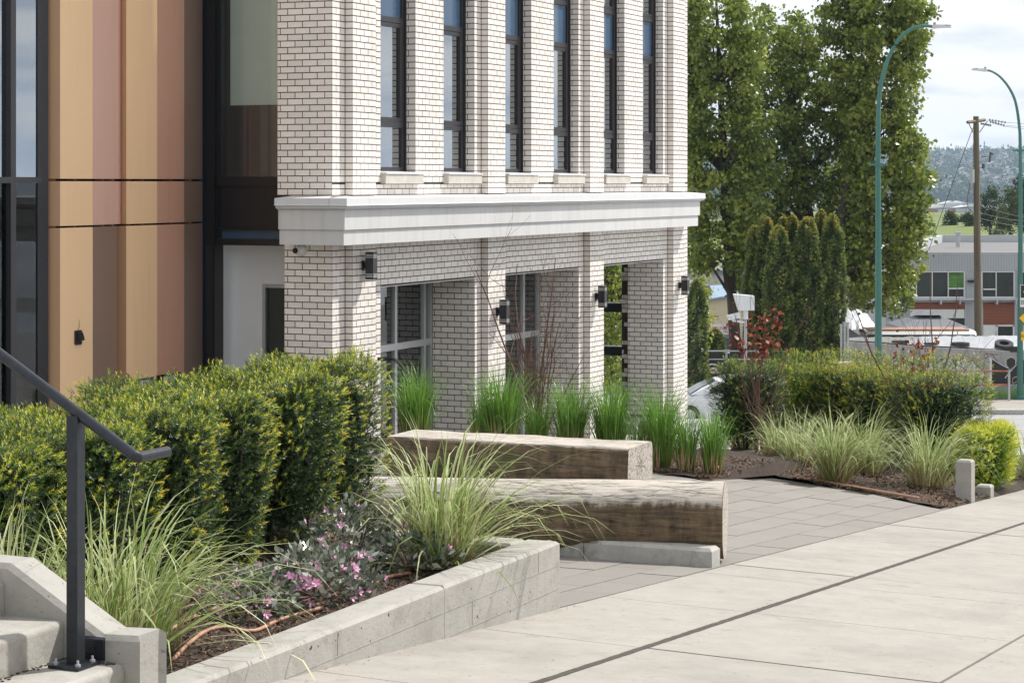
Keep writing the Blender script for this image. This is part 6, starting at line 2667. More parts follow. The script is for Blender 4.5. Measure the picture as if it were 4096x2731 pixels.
# white car ---------------------------------------------------------------
YCAR = 67.0
def car():
    zc = -7.40
    x0 = px(2755, 0, YCAR).x - 0.85
    root = thing('parked_car', 'white car seen in part behind the grasses below the slatted fence', 'car', (x0 + 2.2, YCAR, zc))
    # body: cross sections along the length
    secs = []
    def ring(x, zb_, zt, wd, top_in):
        return [(x, -wd, zb_ + 0.05), (x, -wd * 0.98, zb_), (x, wd * 0.98, zb_), (x, wd, zb_ + 0.05), (x, wd, zt - 0.16), (x, wd - top_in, zt), (x, -wd + top_in, zt), (x, -wd, zt - 0.16)]
    L = [(-2.25, 0.35, 0.62, 0.70), (-2.15, 0.28, 0.74, 0.82), (-1.6, 0.22, 0.86, 0.88), (-1.05, 0.2, 0.95, 0.9), (-0.2, 0.2, 0.97, 0.9), (1.0, 0.2, 0.98, 0.9), (1.7, 0.22, 1.0, 0.88), (2.1, 0.3, 0.98, 0.82), (2.22, 0.38, 0.8, 0.75)]
    vs, fs = [], []
    for x, zb_, zt, wd in L:
        vs += ring(x, zb_, zt, wd, 0.08)
    n = 8
    for i in range(len(L) - 1):
        for k in range(n):
            fs.append((i * n + k, i * n + (k + 1) % n, (i + 1) * n + (k + 1) % n, (i + 1) * n + k))
    fs += [tuple(range(n))[::-1], tuple(len(vs) - n + k for k in range(n))]
    m = MB()
    m.add(vs, fs)
    m.build('body', 'car_paint', root)
    prof = [(-1.35, 0.94), (-1.0, 1.15), (-0.55, 1.36), (-0.1, 1.455), (0.6, 1.47), (1.2, 1.42), (1.65, 1.25), (1.95, 1.0)]
    m = MB()
    vs, fs = [], []
    for x, z in prof:
        wd = 0.84 - (z - 0.95) * 0.36
        vs += [(x, -0.84, 0.94), (x, -wd, z - 0.05 if z > 1 else z), (x, -wd + 0.1, z), (x, wd - 0.1, z), (x, wd, z - 0.05 if z > 1 else z), (x, 0.84, 0.94)]
    for i in range(len(prof) - 1):
        for k in range(5):
            fs.append((i * 6 + k, i * 6 + k + 1, (i + 1) * 6 + k + 1, (i + 1) * 6 + k))
    m.add(vs, fs)
    m.build('roof', 'car_paint', root)
    for w0 in ([(-0.98, 0.99), (-0.42, 1.30), (0.12, 1.36), (0.12, 0.99)], [(0.20, 0.99), (0.20, 1.37), (0.95, 1.34), (1.1, 0.99)], [(1.18, 0.99), (1.05, 1.32), (1.3, 1.26), (1.6, 1.0)]):
        m = MB()
        P_ = []
        for x, z in w0:
            wd = 0.84 - (z - 0.95) * 0.36 + 0.035
            P_.append((x, -wd, z))
        m.add(P_, [tuple(range(len(P_)))])
        m.build('window', 'black_metal' if False else 'glass_car', root)
    m = MB()
    m.add([(-1.37, -0.72, 0.97), (-1.37, 0.72, 0.97), (-1.03, 0.66, 1.165), (-1.03, -0.66, 1.165), (-0.60, 0.6, 1.37), (-0.60, -0.6, 1.37)], [(0, 1, 2, 3), (3, 2, 4, 5)])
    m.build('windscreen', 'glass_car', root)
    m = MB()
    m.box(-0.95, -0.80, -0.98, -0.86, 0.98, 1.10)
    m.build('wing_mirror', 'car_paint', root)
    for x in (-1.4, 1.35):
        for y in (-0.84, 0.84):
            m = MB()
            m.tube([(x, y - 0.11, 0.32), (x, y + 0.11, 0.32)], 0.32, 18)
            t_ = m.build('wheel', 'rubber', root)
            m = MB()
            m.tube([(x, y - 0.125, 0.32), (x, y + 0.125, 0.32)], 0.19, 12)
            m.build('rim', 'alu', t_)
    for y in (-0.6, 0.6):
        m = MB()
        m.box(-2.24, -2.12, y - 0.16, y + 0.16, 0.6, 0.72)
        m.build('headlight', 'lamp_slot', root)
mg = MATS.get('black_metal')
mat('glass_car', (0.03, 0.04, 0.04), 0.12, 0.3, 1.0, spec=0.3)
car()

# far grey building ----------------------------------------------------------
YG = 115.0
fbm = thing('corrugated_building', 'two storey grey corrugated metal building with red siding and large windows', 'building', px(3850, 1440, YG))
gb2 = Vector(fbm.location)
def g2(x, y, d=0.0):
    return px(x, y, YG) * ((YG - d) / YG) - gb2
def gbox(m, x0, x1, y0, y1, d0, d1):
    a, b = px(x0, y1, YG) - gb2, px(x1, y0, YG) - gb2
    m.box(a.x, b.x, -d1, -d0, a.z, b.z)
m = MB()
gbox(m, 3540, 4400, 1024, 1500, -22, 0)
m.build('wall', 'parapet', fbm)
def corr(name, x0, x1, y0, y1, m_, horiz=False, d=0.05, pitch=None):
    m = MB()
    a, b = px(x0, y1, YG) - gb2, px(x1, y0, YG) - gb2
    lo, hi = (a.z, b.z) if horiz else (a.x, b.x)
    pitch = pitch or (0.075 if horiz else 0.085)
    n_ = max(2, int((hi - lo) / pitch))
    for i in range(n_):
        p0 = lo + (hi - lo) * i / n_
        p1 = lo + (hi - lo) * (i + 1) / n_
        q = [p0, p0 + (p1 - p0) * 0.2, p0 + (p1 - p0) * 0.5, p0 + (p1 - p0) * 0.7, p1]
        ds = [-d * 0.25, -d, -d, -d * 0.25, -d * 0.25]
        for k in range(4):
            if horiz:
                m.quad((a.x, ds[k], q[k]), (b.x, ds[k], q[k]), (b.x, ds[k + 1], q[k + 1]), (a.x, ds[k + 1], q[k + 1]))
            else:
                m.quad((q[k], ds[k], a.z), (q[k + 1], ds[k + 1], a.z), (q[k + 1], ds[k + 1], b.z), (q[k], ds[k], b.z))
    return m.build(name, m_, fbm)
for x0, x1, y0, y1 in ((3540, 4400, 1016, 1086), (3858, 3933, 1087, 1196), (4057, 4071, 1087, 1440), (3858, 3904, 1208, 1440), (3540, 3640, 1087, 1440)):
    corr('grey_cladding', x0, x1, y0, y1, 'corr_grey')
for x0, x1, y0, y1 in ((3640, 3857, 1208, 1237), (3933, 4056, 1208, 1298), (4071, 4300, 1208, 1298)):
    corr('red_cladding', x0, x1, y0, y1, 'corr_red', True)
for x0, x1, mus, low in ((3600, 3858, (3664, 3727, 3791), (3793, 3855, 1155)), (3925, 4057, (3982.6,), (3932, 3981, 1158)), (4072, 4250, (4130,), (4072, 4128, 1158))):
    m = MB()
    gbox(m, x0, x1, 1086, 1089, 0.02, 0.12)
    gbox(m, x0, x1, 1186, 1191, 0.02, 0.12)
    for q in (x0, x1 - 3) + tuple(mus):
        gbox(m, q - 1.2, q + 2.2, 1089, 1186, 0.02, 0.115)
    gbox(m, low[0], low[1], low[2] - 4, low[2] + 1, 0.02, 0.11)
    wf = m.build('window', 'white_trim', fbm)
    m = MB()
    gbox(m, x0 + 1, x1 - 1, 1089, 1187, 0.01, 0.03)
    m.build('pane', 'glass_far', wf)
m = MB()
gbox(m, 3600, 4400, 1191, 1200, 0.0, 0.35)
gbox(m, 3600, 4400, 1203, 1207, 0.0, 0.2)
for x in (3757, 3833, 3980, 4055):
    gbox(m, x - 3, x + 2, 1197, 1215, 0.0, 0.6)
m.build('ledge', 'corr_grey', fbm)
m = MB()
gbox(m, 3640, 3857, 1237, 1272, 0.0, 0.05)
gbox(m, 3933, 4056, 1300, 1350, 0.0, 0.04)
m.build('white_panel', 'white_trim', fbm)
m = MB()
gbox(m, 3640, 3857, 1273, 1345, 0.0, 0.03)
m.build('dark_opening', 'glass_far', fbm)
m = MB()
gbox(m, 3990, 4050, 1305, 1345, 0.04, 0.07)
m.build('dark_opening', 'glass_far', fbm)
m = MB()
gbox(m, 3984, 3990, 1300, 1350, 0.04, 0.1)
gbox(m, 4050, 4056, 1300, 1350, 0.04, 0.1)
gbox(m, 3984, 4056, 1299, 1305, 0.04, 0.1)
m.build('lower_window_frame', 'white_trim', fbm)
zr = (px(0, 1011, YG) - gb2).z
m = MB()
P_ = [g2(3635, 1011), g2(4400, 1011), (px(4400, 967, 137) - gb2), (px(3770, 967, 137) - gb2)]
for p in P_:
    p.z = zr - 0.05
m.add(P_, [(0, 1, 2, 3)])
m.build('roof', 'roof_grey', fbm)
m = MB()
gbox(m, 3540, 4400, 1008, 1016, -0.2, 0.05)
a, b = P_[0], P_[3]
m.add([a, b, b + Vector((0, 0, 0.45)), a + Vector((0, 0, 0.45)), a + Vector((-0.3, 0, 0)), b + Vector((-0.3, 0, 0)), b + Vector((-0.3, 0, 0.45)), a + Vector((-0.3, 0, 0.45))], [(0, 1, 2, 3), (4, 7, 6, 5), (3, 2, 6, 7), (0, 3, 7, 4), (1, 5, 6, 2)])
m.box(P_[3].x, P_[2].x, P_[3].y, P_[3].y + 0.3, zr - 0.1, zr + 0.4)
m.build('parapet', 'parapet', fbm)
m = MB()
p = px(3832, 990, 125) - gb2
p.z = zr
m.tube([p, p + Vector((0, 0, 0.75))], 0.13, 8)
m.tube([p + Vector((0, 0, 0.75)), p + Vector((0, 0, 0.88))], 0.2, 8)
m.build('vent_pipe', 'parapet', fbm)
m = MB()
p = g2(3884, 1126, 0.1)
m.box(p.x - 0.18, p.x + 0.18, -0.3, -0.06, p.z - 0.05, p.z + 0.08)
m.build('flood_light', 'black_metal', fbm)
m = MB()
gbox(m, 3794, 3853, 1090, 1150, 0.031, 0.036)
m.build('painted_pane_reflection', 'green_reflection', fbm)  # thin sheet on the pane carrying a painted green reflection
# gazebo, rv, tarp, shed
gz = thing('gazebo', 'grey cloth pavilion roof in front of the corrugated building', 'pavilion', px(3715, 1420, 104))
g0 = Vector(gz.location)
YZ = 104.0
def pyr(m, xl, xr, yb, xt0, xt1, yt, dep):
    a, b = px(xl, yb, YZ) - g0, px(xr, yb, YZ) - g0
    c, d = px(xt0, yt, YZ) - g0, px(xt1, yt, YZ) - g0
    vs = [(a.x, -dep, a.z), (b.x, -dep, a.z), (b.x, dep, a.z), (a.x, dep, a.z), (c.x, -dep * .15, c.z), (d.x, -dep * .15, c.z), (d.x, dep * .15, c.z), (c.x, dep * .15, c.z)]
    m.add(vs, [(0, 1, 5, 4), (1, 2, 6, 5), (2, 3, 7, 6), (3, 0, 4, 7), (4, 5, 6, 7), (0, 3, 2, 1)])
m = MB(); pyr(m, 3575, 3845, 1300, 3675, 3755, 1260, 1.9); m.build('lower_canopy', 'gazebo_cloth', gz)
m = MB(); pyr(m, 3655, 3762, 1257, 3700, 3720, 1242, 0.7); m.build('upper_canopy', 'gazebo_cloth', gz)
m = MB()
for x in (3590, 3830):
    p = px(x, 1300, YZ) - g0
    m.tube([(p.x, -1.7, 0), (p.x, -1.7, p.z)], 0.05, 6)
m.build('post', 'dark_metal', gz)
rv = thing('old_bus', 'long low vehicle with a white and rust stained roof behind the silver sheet', 'bus', px(3665, 1400, 97))
r0 = Vector(rv.location)
YV = 97.0
m = MB()
a, b = px(3450, 1331, YV) - r0, px(3887, 1314, YV) - r0
n_ = 7
vs = []
for x, inset in ((a.x, 0.1), (a.x + 0.25, 0), (b.x - 0.3, 0), (b.x, 0.12)):
    for k in range(n_):
        t_ = PI * k / (n_ - 1)
        vs.append((x, -1.15 * math.cos(t_) * (1 - inset), (a.z + (b.z - a.z) * (math.sin(t_) ** 0.5)) - inset * 0.3))
m.add(vs, [(i * n_ + k, (i + 1) * n_ + k, (i + 1) * n_ + k + 1, i * n_ + k + 1) for i in range(3) for k in range(n_ - 1)])
m.build('roof', 'white_trim', rv)
m = MB()
m.box(a.x + 0.15, b.x - 0.3, -0.95, 0.7, b.z - 0.055, b.z + 0.03)
m.build('rusty_roof_panel', 'rust_roof', rv)
m = MB()
m.box(a.x + 0.05, b.x - 0.1, -1.12, 1.1, -1.5, a.z)
m.build('body', 'dark_metal', rv)
m = MB()
q0, q1 = px(3772, 1352, YV) - r0, px(3840, 1338, YV) - r0
m.box(q0.x, q1.x, -1.17, -1.13, q0.z, q1.z)
m.build('window_frame', 'white_trim', rv)
sh = thing('shed', 'small shed with dark shingle roof beside the cedars', 'shed', px(3415, 1400, 93))
s0 = Vector(sh.location)
m = MB()
P_ = [px(a, b, 93) - s0 for a, b in ((3370, 1306), (3395, 1304), (3450, 1352), (3370, 1356))]
m.add([P_[0] + Vector((0, 2.5, 0)), P_[1] + Vector((0, 2.5, 0)), P_[2] + Vector((0, -1, 0)), P_[3] + Vector((0, -1, 0))], [(0, 3, 2, 1)])
m.build('roof', 'shingle', sh)
m = MB()
a, b = px(3372, 1500, 93) - s0, px(3440, 1350, 93) - s0
m.box(a.x, b.x, -0.8, 2, a.z, b.z - 0.1)
m.build('wall', 'dark_metal', sh)
V = []
for i in range(22):
    for j in range(8):
        x = mix(3360, 3505, i / 21)
        tpx = np.interp(x, [3360, 3385, 3420, 3470, 3505], [1262, 1235, 1228, 1262, 1310])
        y = mix(1318, tpx, (j / 7) ** 0.8)
        p = px(x, y, 98 + 2.0 * (j / 7))
        V.append((p.x + rng.uniform(-.05, .05), p.y + rng.uniform(-.15, .15), p.z + rng.uniform(-.03, .03)))
o = link('blue_white_tarp', npmesh('tarp', V, [(i * 8 + j, (i + 1) * 8 + j, (i + 1) * 8 + j + 1, i * 8 + j + 1) for i in range(21) for j in range(7)], 'tarp'))
tag(o, 'pale blue white tarpaulin heap behind the green lamp post', 'tarpaulin')
# small dark car bits in the yard
cf = thing('chain_fence', 'thin chain link fence above the silver sheet', 'fence', px(3880, 1370, 89))
c0 = Vector(cf.location)
m = MB()
m.tube([px(3690, 1347, 89) - c0, px(4200, 1343, 89) - c0], 0.02, 5)
for x in (3720, 3830, 3985, 4090):
    m.tube([px(x, 1375, 89) - c0, px(x, 1325, 89) - c0], 0.022, 5)
m.build('frame', 'galv', cf)

# supplier building with sign, left behind the trees
YS2 = 150.0
sb = thing('supply_building', 'cream walled shop with a white sign and blue framed glass behind the trees', 'building', px(2860, 1440, YS2))
s0 = Vector(sb.location)
def sbx(m, x0, x1, y0, y1, d0, d1):
    a, b = px(x0, y1, YS2) - s0, px(x1, y0, YS2) - s0
    m.box(a.x, b.x, -d1, -d0, a.z, b.z)
m = MB()
pl_ = [px(a, b, YS2) - s0 for a, b in ((2700, 1440), (3060, 1440), (3060, 1180), (2880, 1192), (2780, 1212), (2700, 1212))]
m.prism([(p.x, p.z) for p in pl_], 0, 14, 'y')
m.build('wall', 'cream_wall', sb)
m = MB()
pl_ = [px(a, b, YS2) - s0 for a, b in ((2700, 1213), (2780, 1213), (2880, 1193), (3060, 1181), (3060, 1174), (2880, 1186), (2780, 1205), (2700, 1206))]
m.prism([(p.x, p.z) for p in pl_], -0.3, 15, 'y')
m.build('roof_edge', 'blue_frame', sb)
m = MB()
pl_ = [px(a, b, YS2) - s0 for a, b in ((2700, 1205), (2780, 1204), (2880, 1180), (2870, 1158), (2760, 1163), (2700, 1165))]
m.prism([(p.x, p.z) for p in pl_], 6, 15, 'y')
m.build('roof', 'roof_grey', sb)
m = MB(); sbx(m, 2790, 2934, 1296, 1337, 0.0, 0.25); m.build('sign_board', 'sign_white', sb)
m = MB(); sbx(m, 2892, 2893.5, 1297, 1336, 0.25, 0.27); sbx(m, 2790, 2934, 1337, 1352, 0.0, 0.1); m.build('sign_divider', 'grey_paint', sb)
c = px(2855, 1312, YS2) - s0
text('P.PASOLINI', 'lettering', 0.30, 'print_red', sb, (c.x, -0.26, c.z), (PI / 2, 0, 0), ax='CENTER')
c = px(2862, 1326, YS2) - s0
text('BROS. LTD.', 'lettering', 0.17, 'sign_black', sb, (c.x, -0.26, c.z), (PI / 2, 0, 0))
for i, t_ in enumerate(('Industrial', 'Commercial', 'Residential')):
    c = px(2896, 1307 + 9.5 * i, YS2) - s0
    text(t_, 'lettering', 0.19, 'sign_black', sb, (c.x, -0.26, c.z), (PI / 2, 0, 0), ax='LEFT')
for i in range(5):
    m = MB()
    sbx(m, 2790 + i * 32, 2790 + i * 32 + 30, 1353, 1395, 0.0, 0.06)
    m.build('blue_window', 'tarp' if False else 'spandrel', sb)
m = MB(); sbx(m, 2700, 3060, 1395, 1440, 0, 0.05); m.build('lower_wall', 'grey_paint', sb)
p2 = thing('grey_pole', 'slim grey utility pole with cable coils left behind the brick corner', 'utility pole', px(2808, 1440, 108))
p0 = Vector(p2.location)
m = MB()
m.tube([(0, 0, -0.5), px(2809, 1090, 108) - p0], [0.17, 0.12], 8)
m.build('pole', 'pole_wood' if False else 'galv', p2)
m = MB()
for k in range(3):
    c = px(2812, 1290, 107.7) - p0
    R = 0.22 + 0.07 * k
    m.tube([c + Vector((R * math.cos(t_ * PI / 6), 0, R * 1.25 * math.sin(t_ * PI / 6))) for t_ in range(13)], 0.012, 4)
m.tube([px(2808, 1258, 107.6) - p0, px(2875, 1266, 107.6) - p0], 0.03, 5)
m.build('cable_coil', 'wire', p2)
wh = thing('white_lamp_far', 'small white topped street lamp among the trees', 'street lamp', px(3024, 960, 130))
wh.name = 'park_lamp'
m = MB()
q = Vector(wh.location)
m.tube([(0, 0, 0), px(3024, 830, 130) - q], [0.12, 0.09], 6)
m.build('pole', 'grey_paint', wh)
m = MB()
c = px(3033, 826, 130) - q
m.tube([c, c + Vector((0, 0, 0.14))], 0.2, 10)
m.build('lamp_head', 'plastic_white', wh)
# more roofs behind the trees
for k, (x0, x1, y0, y1, YY, m_, lb_) in enumerate([(2700, 3000, 1095, 1150, 175, 'parapet', 'long pale low roofed building far behind the left tree'), (3370, 3560, 1150, 1240, 140, 'parapet', 'grey block partly hidden behind the green lamp post'),
                                                 (3440, 3500, 1070, 1130, 150, 'blue_frame', 'small blue shed roof beside the green lamp post')]):
    a, b = px(x0, y1, YY), px(x1, y0, YY)
    bt = thing('warehouse', lb_, 'building', (a.x, YY, a.z - 3))
    m = MB()
    m.box(0, b.x - a.x, 0, 8, 0, b.z - a.z + 3)
    m.build('wall', m_, bt)
    m = MB()
    m.box(-0.3, b.x - a.x + 0.3, -0.3, 8.3, b.z - a.z + 3, b.z - a.z + 3.3)
    m.build('roof', 'roof_grey', bt)

# ------------------------------------------------------------------ cedars
GC = 'tall clipped cedars in a clump'
cl = ['far left cedar of the clump', 'second cedar from the left with a rounded golden top', 'front left cedar of the clump, broad and low', 'slim cedar behind the middle of the clump', 'tallest middle cedar of the clump', 'cedar right of the middle with a pointed top', 'rightmost slim cedar of the clump', 'cedar at the right rear of the clump']
cs = [(3018, 905, 84.5, 0.5), (3062, 866, 84, 0.62), (3115, 905, 82.2, 0.70), (3172, 862, 85, 0.52), (3232, 870, 82.5, 0.72), (3285, 842, 84, 0.55), (3330, 858, 83, 0.66), (3135, 868, 85, 0.5)]
for (x, y, YY, r), lb_ in zip(cs, cl):
    zb_ = -8.0
    top = px(x, y, YY)
    cedar('cedar', lb_ + ' behind the hedge', (top.x, YY, zb_ + 0.3), top.z - zb_ - 0.3, r * 0.84, 6500, GC, 0.14, low=0.12)
top = px(2786, 1118, 74)
cedar('cedar', 'narrow dark cedar right against the brick corner', (top.x, 74, -7.8), top.z + 7.8, 0.42, 4200, None, 0.12, tb=0.35, low=0.0)
for k, (x, y, r) in enumerate([(2838, 1335, 0.42), (2858, 1312, 0.42), (2876, 1330, 0.38)]):
    top = px(x, y, 105)
    cedar('small_cedar', ['left one of three small bright cedars below the white sign', 'middle and tallest of three small bright cedars below the white sign', 'right one of three small bright cedars below the white sign'][k], (top.x, 105, -9.3), top.z + 9.3, r, 1100, 'three small cedars below the sign', 0.13, tb=0.5)

# ------------------------------------------------------------------ big trees
GT = 'big leafy trees beyond the street'
outline_tree('poplar_tree', 'big leafy tree left, touching the brick building corner', 92,
             [(1440, -70), (1672, -60), (1698, 5), (1720, 50), (1750, 90), (1762, 180), (1785, 235), (1765, 300), (1785, 380), (1765, 450), (1765, 560), (1735, 640), (1712, 700), (1695, 640), (1660, 600), (1640, 640), (1600, 610), (1560, 500), (1500, 300)],
             [(1692, 835, 0.27), (1683, 700, 0.23), (1672, 560, 0.20), (1664, 400, 0.2), (1655, 200, 0.12), (1645, 0, 0.05)], 1080, 46, 0.165, GT, 2.4, crad=0.42, limbs=40)
outline_tree('poplar_tree', 'middle big tree with several pointed tops against the sky', 98,
             [(1735, 30), (1755, 8), (1775, 75), (1795, 70), (1812, 20), (1832, 28), (1850, 60), (1876, 40), (1895, 90), (1890, 150), (1920, 160), (1915, 190), (1975, 240), (2005, 320), (1985, 440), (1960, 520), (1930, 640), (1870, 690), (1735, 690), (1712, 560), (1725, 400), (1705, 250), (1722, 120)],
             [(1882, 850, 0.34), (1888, 700, 0.3), (1868, 560, 0.26), (1845, 420, 0.2), (1815, 280, 0.14), (1800, 140, 0.07), (1790, 60, 0.03)], 920, 46, 0.165, GT, 2.2, crad=0.40, limbs=46, tb=0.42)
outline_tree('poplar_tree', 'tallest big tree behind the green lamp post, reaching above the picture', 95,
             [(1893, -90), (2110, -90), (2120, 0), (2128, 40), (2118, 100), (2128, 120), (2085, 150), (2098, 180), (2075, 200), (2085, 240), (2082, 290), (2098, 320), (2102, 350), (2140, 350), (2132, 400), (2146, 425), (2130, 470), (2145, 500), (2120, 545), (2095, 560), (2090, 640), (2062, 700), (2040, 720), (1985, 690), (1950, 700), (1925, 620), (1940, 480), (1950, 330), (1935, 240), (1905, 200), (1918, 120), (1885, 60)],
             [(1905, 850, 0.38), (1912, 640, 0.32), (1935, 500, 0.28), (1962, 380, 0.22), (1985, 240, 0.16), (2000, 100, 0.10), (2005, -60, 0.05)], 1400, 46, 0.17, GT, 2.6, crad=0.40, limbs=60, tb=0.55)
outline_tree('young_tree', 'bright green young tree beside the left cedar', 100, [(1600, 640), (1612, 600), (1620, 650), (1622, 740), (1618, 800), (1606, 800), (1600, 720)],
             [(1610, 840, 0.06), (1611, 700, 0.04)], 50, 50, 0.12, None, 0.8, crad=0.4, limbs=6, tb=0.95)

outline_tree('courtyard_tree', 'leafy small tree seen through the open arcade of the brick building', 47, [(1380, 560), (1432, 560), (1432, 700), (1428, 830), (1400, 900), (1380, 900)],
             [(1405, 980, 0.05), (1404, 700, 0.03), (1404, 600, 0.015)], 120, 40, 0.085, None, 0.6, crad=0.3, limbs=16)
# park and river bank trees -------------------------------------------------
GP = 'trees in the park across the yard'
def far_tree(label, x, ytop, ybase, Y, rpx, n, tb, name='park_tree', group=GP, m='far_leaf', cone=False):
    a, b = px(x, ybase, Y), px(x, ytop, Y)
    h = b.z - a.z
    r = rpx / F * Y
    root = thing(name, label, 'tree', a, 0, group)
    nb = 34
    d = rand_unit(nb)
    cen = d * np.array([r * 0.72, r * 0.72, h * 0.36]) * rng.uniform(0.4, 1, (nb, 1)) + np.array([0, 0, h * 0.60])
    wch = rng.integers(0, nb, n)
    P = cen[wch] + rng.normal(size=(n, 3)) * r * 0.16
    D = rand_unit(n)
    V, Fc = leaves(P, D, r * 0.12 * rng.uniform(0.6, 1.3, n), 0.9)
    T = np.clip(np.repeat(tb + rng.normal(size=n) * 0.12, 4), 0, 0.98)
    link('crown', npmesh('crown', V, Fc, m, T), root)
    t = MB()
    t.tube([(0, 0, -0.5), (0, 0, h * 0.55)], [h * 0.03, h * 0.015], 6)
    t.build('trunk', 'bark', root)


ft = [(3676, 845, 935, 300, 38, 1500, 0.25), (3700, 862, 936, 310, 32, 1200, 0.3), (3800, 835, 948, 280, 45, 2000, 0.28), (3850, 850, 944, 290, 40, 1600, 0.35), (3880, 838, 950, 275, 42, 1900, 0.3), (3960, 735, 985, 240, 58, 3200, 0.45),
      (4040, 745, 990, 235, 62, 3200, 0.62), (4105, 760, 990, 230, 60, 2600, 0.55), (4085, 705, 920, 330, 70, 2600, 0.25), (4010, 800, 990, 232, 45, 2200, 0.72), (3985, 900, 985, 225, 32, 1200, 0.75)]
fl = ['dark park tree left of the guy wire', 'second dark park tree, partly behind the first', 'round dark park tree above the roof vent', 'park tree just left of the wooden pole', 'park tree right behind the wooden pole', 'tall mid green tree right of the wooden pole',
      'pale green tree between the wooden pole and the far lamp', 'green tree behind the far lamp post', 'dark rounded tree higher on the bank at the right edge', 'light green bushy tree below the pale one', 'low light bush behind the corrugated roof']
for (x, yt, yb, Y, r, n_, tb), lb_ in zip(ft, fl):
    far_tree(lb_, x, yt, yb, Y, r, n_, tb)
for k, (x, yt) in enumerate([(2770, 850), (2850, 820), (2960, 835), (3440, 830), (3560, 840), (3620, 860)]):
    far_tree(['park tree behind the left tree trunk', 'park tree seen through the left tree', 'park tree between the left and middle trees', 'park tree behind the cedars on the right', 'park tree seen left of the green lamp post', 'park tree at the edge of the tallest tree'][k], x, yt, 935, 330, 40, 1200, 0.3)

# river bank industry
for k in range(16):
    x = 3640 + k * 24 + random.uniform(-6, 6)
    if x > 3900:
        x = 2760 + (k - 10) * 130
    Y = 1650 + random.uniform(-40, 20)
    a = px(x, 0, Y)
    hh = random.uniform(5, 9)
    wd_ = random.uniform(14, 28)
    bt = thing('river_shed', 'pale low industrial shed by the river below the hill', 'building', (a.x, Y, -25), 0, 'industrial sheds along the river')
    m = MB()
    m.box(-wd_ / 2, wd_ / 2, 0, 12, 0, hh)
    m.build('wall', random.choice(['white_trim', 'house_white', 'rust', 'parapet']), bt)
    m = MB()
    m.prism([(-wd_ / 2 - 0.5, hh), (wd_ / 2 + 0.5, hh), (0, hh + 2)], -0.3, 12.3, 'y')
    m.build('roof', 'white_trim', bt)

# hillside houses: shared meshes
hm = []
for k in range(4):
    a = ((14, 10, 6), (18, 11, 7), (12, 9, 8), (22, 12, 6))[k]
    m = MB(); m.box(-a[0] / 2, a[0] / 2, -a[1] / 2, a[1] / 2, -3, a[2])
    w1 = m.mesh('wall', 'house_white')
    m = MB(); m.prism([(-a[0] / 2 - 1, a[2]), (a[0] / 2 + 1, a[2]), (0, a[2] + 3.5)], -a[1] / 2 - 0.6, a[1] / 2 + 0.6, 'y')
    w2 = m.mesh('roof', 'house_roof')
    m = MB()
    for q in range(3):
        m.box(-a[0] / 2 + 2 + q * (a[0] - 4) / 3, -a[0] / 2 + 2 + q * (a[0] - 4) / 3 + 2.4, -a[1] / 2 - 0.1, -a[1] / 2, a[2] - 3, a[2] - 1)
    w3 = m.mesh('window', 'glass_car')
    hm.append((w1, w2, w3))
for k in range(170):
    xpx_ = random.uniform(2950, 4200)
    Y = 2900 + (random.random() ** 0.9) * 1050
    x = (xpx_ - CX) / F * Y
    z = hillf(x, Y)
    r = thing('hillside_house', 'small pale house among the trees on the far hillside', 'house', (x, Y, z + 11), random.uniform(-0.5, 0.5), 'houses on the far hillside')
    w1, w2, w3 = hm[k % 4]
    link('wall', w1, r)
    link('roof', w2, r)
    link('window', w3, r)
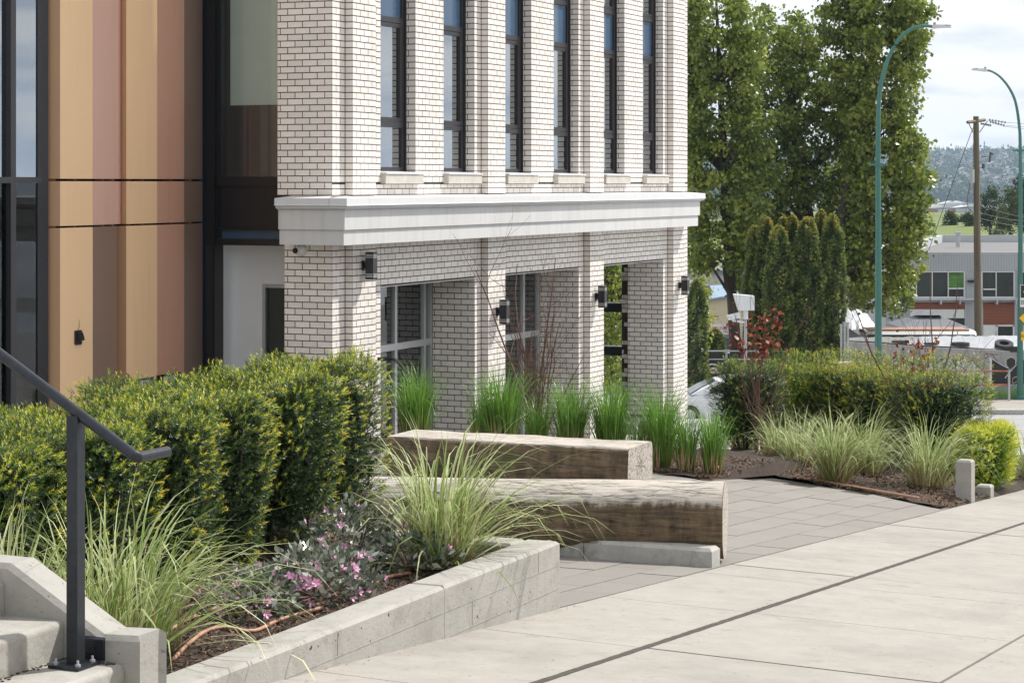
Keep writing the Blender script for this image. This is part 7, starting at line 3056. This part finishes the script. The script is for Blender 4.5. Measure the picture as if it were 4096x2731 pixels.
# hillside woods
n = 3600
Yk = 2780 + rng.random(n) * 1500
Xk = (rng.uniform(2500, 4300, n) - CX) / F * Yk
cen = np.array([(a, b, hillf(a, b)) for a, b in zip(Xk, Yk)])
per = 26
hh = rng.uniform(9, 20, n)
P = np.repeat(cen, per, 0) + rng.normal(size=(n * per, 3)) * np.repeat(hh, per)[:, None] * np.array([0.32, 0.32, 0.3]) + np.repeat(hh, per)[:, None] * np.array([0, 0, 0.45])
V, Fc = leaves(P, rand_unit(n * per), np.repeat(hh, per) * 0.34, 1.0)
T = np.repeat(np.repeat(np.clip(rng.uniform(0.1, 0.8, n), 0, 1), per), 4)
o = link('hillside_woods', npmesh('hillside_woods', V, Fc, 'far_leaf', T))
tag(o, 'mixed woods covering the far hillside', kind='stuff')
# conifers on the skyline
n = 420
Yk = rng.uniform(3950, 4350, n)
Xk = (rng.uniform(2600, 4300, n) - CX) / F * Yk
Vv, Ff, Tt = [], [], []
for a, b in zip(Xk, Yk):
    z = hillf(a, b) - 2
    h = random.uniform(18, 30) * (1.4 if random.random() < 0.12 else 1)
    r = h * 0.14
    t_ = random.uniform(0.05, 0.3)
    for lv in range(6):
        z0 = z + h * lv / 6.5
        z1 = z + h * (lv + 1.9) / 7.2
        rr = r * (1.15 - lv / 6)
        k0 = len(Vv)
        Vv.append((a, b, z1))
        ph = random.uniform(0, 1)
        for q in range(6):
            e_ = rr * (1 if q % 2 else 0.6)
            Vv.append((a + e_ * math.cos(q * PI / 3 + ph), b + e_ * math.sin(q * PI / 3 + ph), z0))
        Tt += [t_] * 7
        for q in range(6):
            Ff.append((k0, k0 + 1 + q, k0 + 1 + (q + 1) % 6))
o = link('skyline_conifers', npmesh('skyline_conifers', Vv, Ff, 'far_leaf', Tt))
tag(o, 'dark pointed conifers along the top of the far hill', kind='stuff')

# ------------------------------------------------------------------ air
hz = MB()
hz.box(-5000, 5000, -40, 5200, -60, 140)
ho = hz.build('haze', 'water')
hmn = bpy.data.materials.new('haze')
hmn.use_nodes = True
t = hmn.node_tree
t.nodes.clear()
out = t.nodes.new('ShaderNodeOutputMaterial')
pv = t.nodes.new('ShaderNodeVolumePrincipled')
pv.inputs['Color'].default_value = (0.60, 0.78, 1.0, 1)
pv.inputs['Density'].default_value = 0.00011
pv.inputs['Anisotropy'].default_value = 0.2
t.links.new(pv.outputs['Volume'], out.inputs['Volume'])
ho.data.materials.clear()
ho.data.materials.append(hmn)
ho['kind'] = 'stuff'
ho['label'] = 'thin summer haze over the valley'
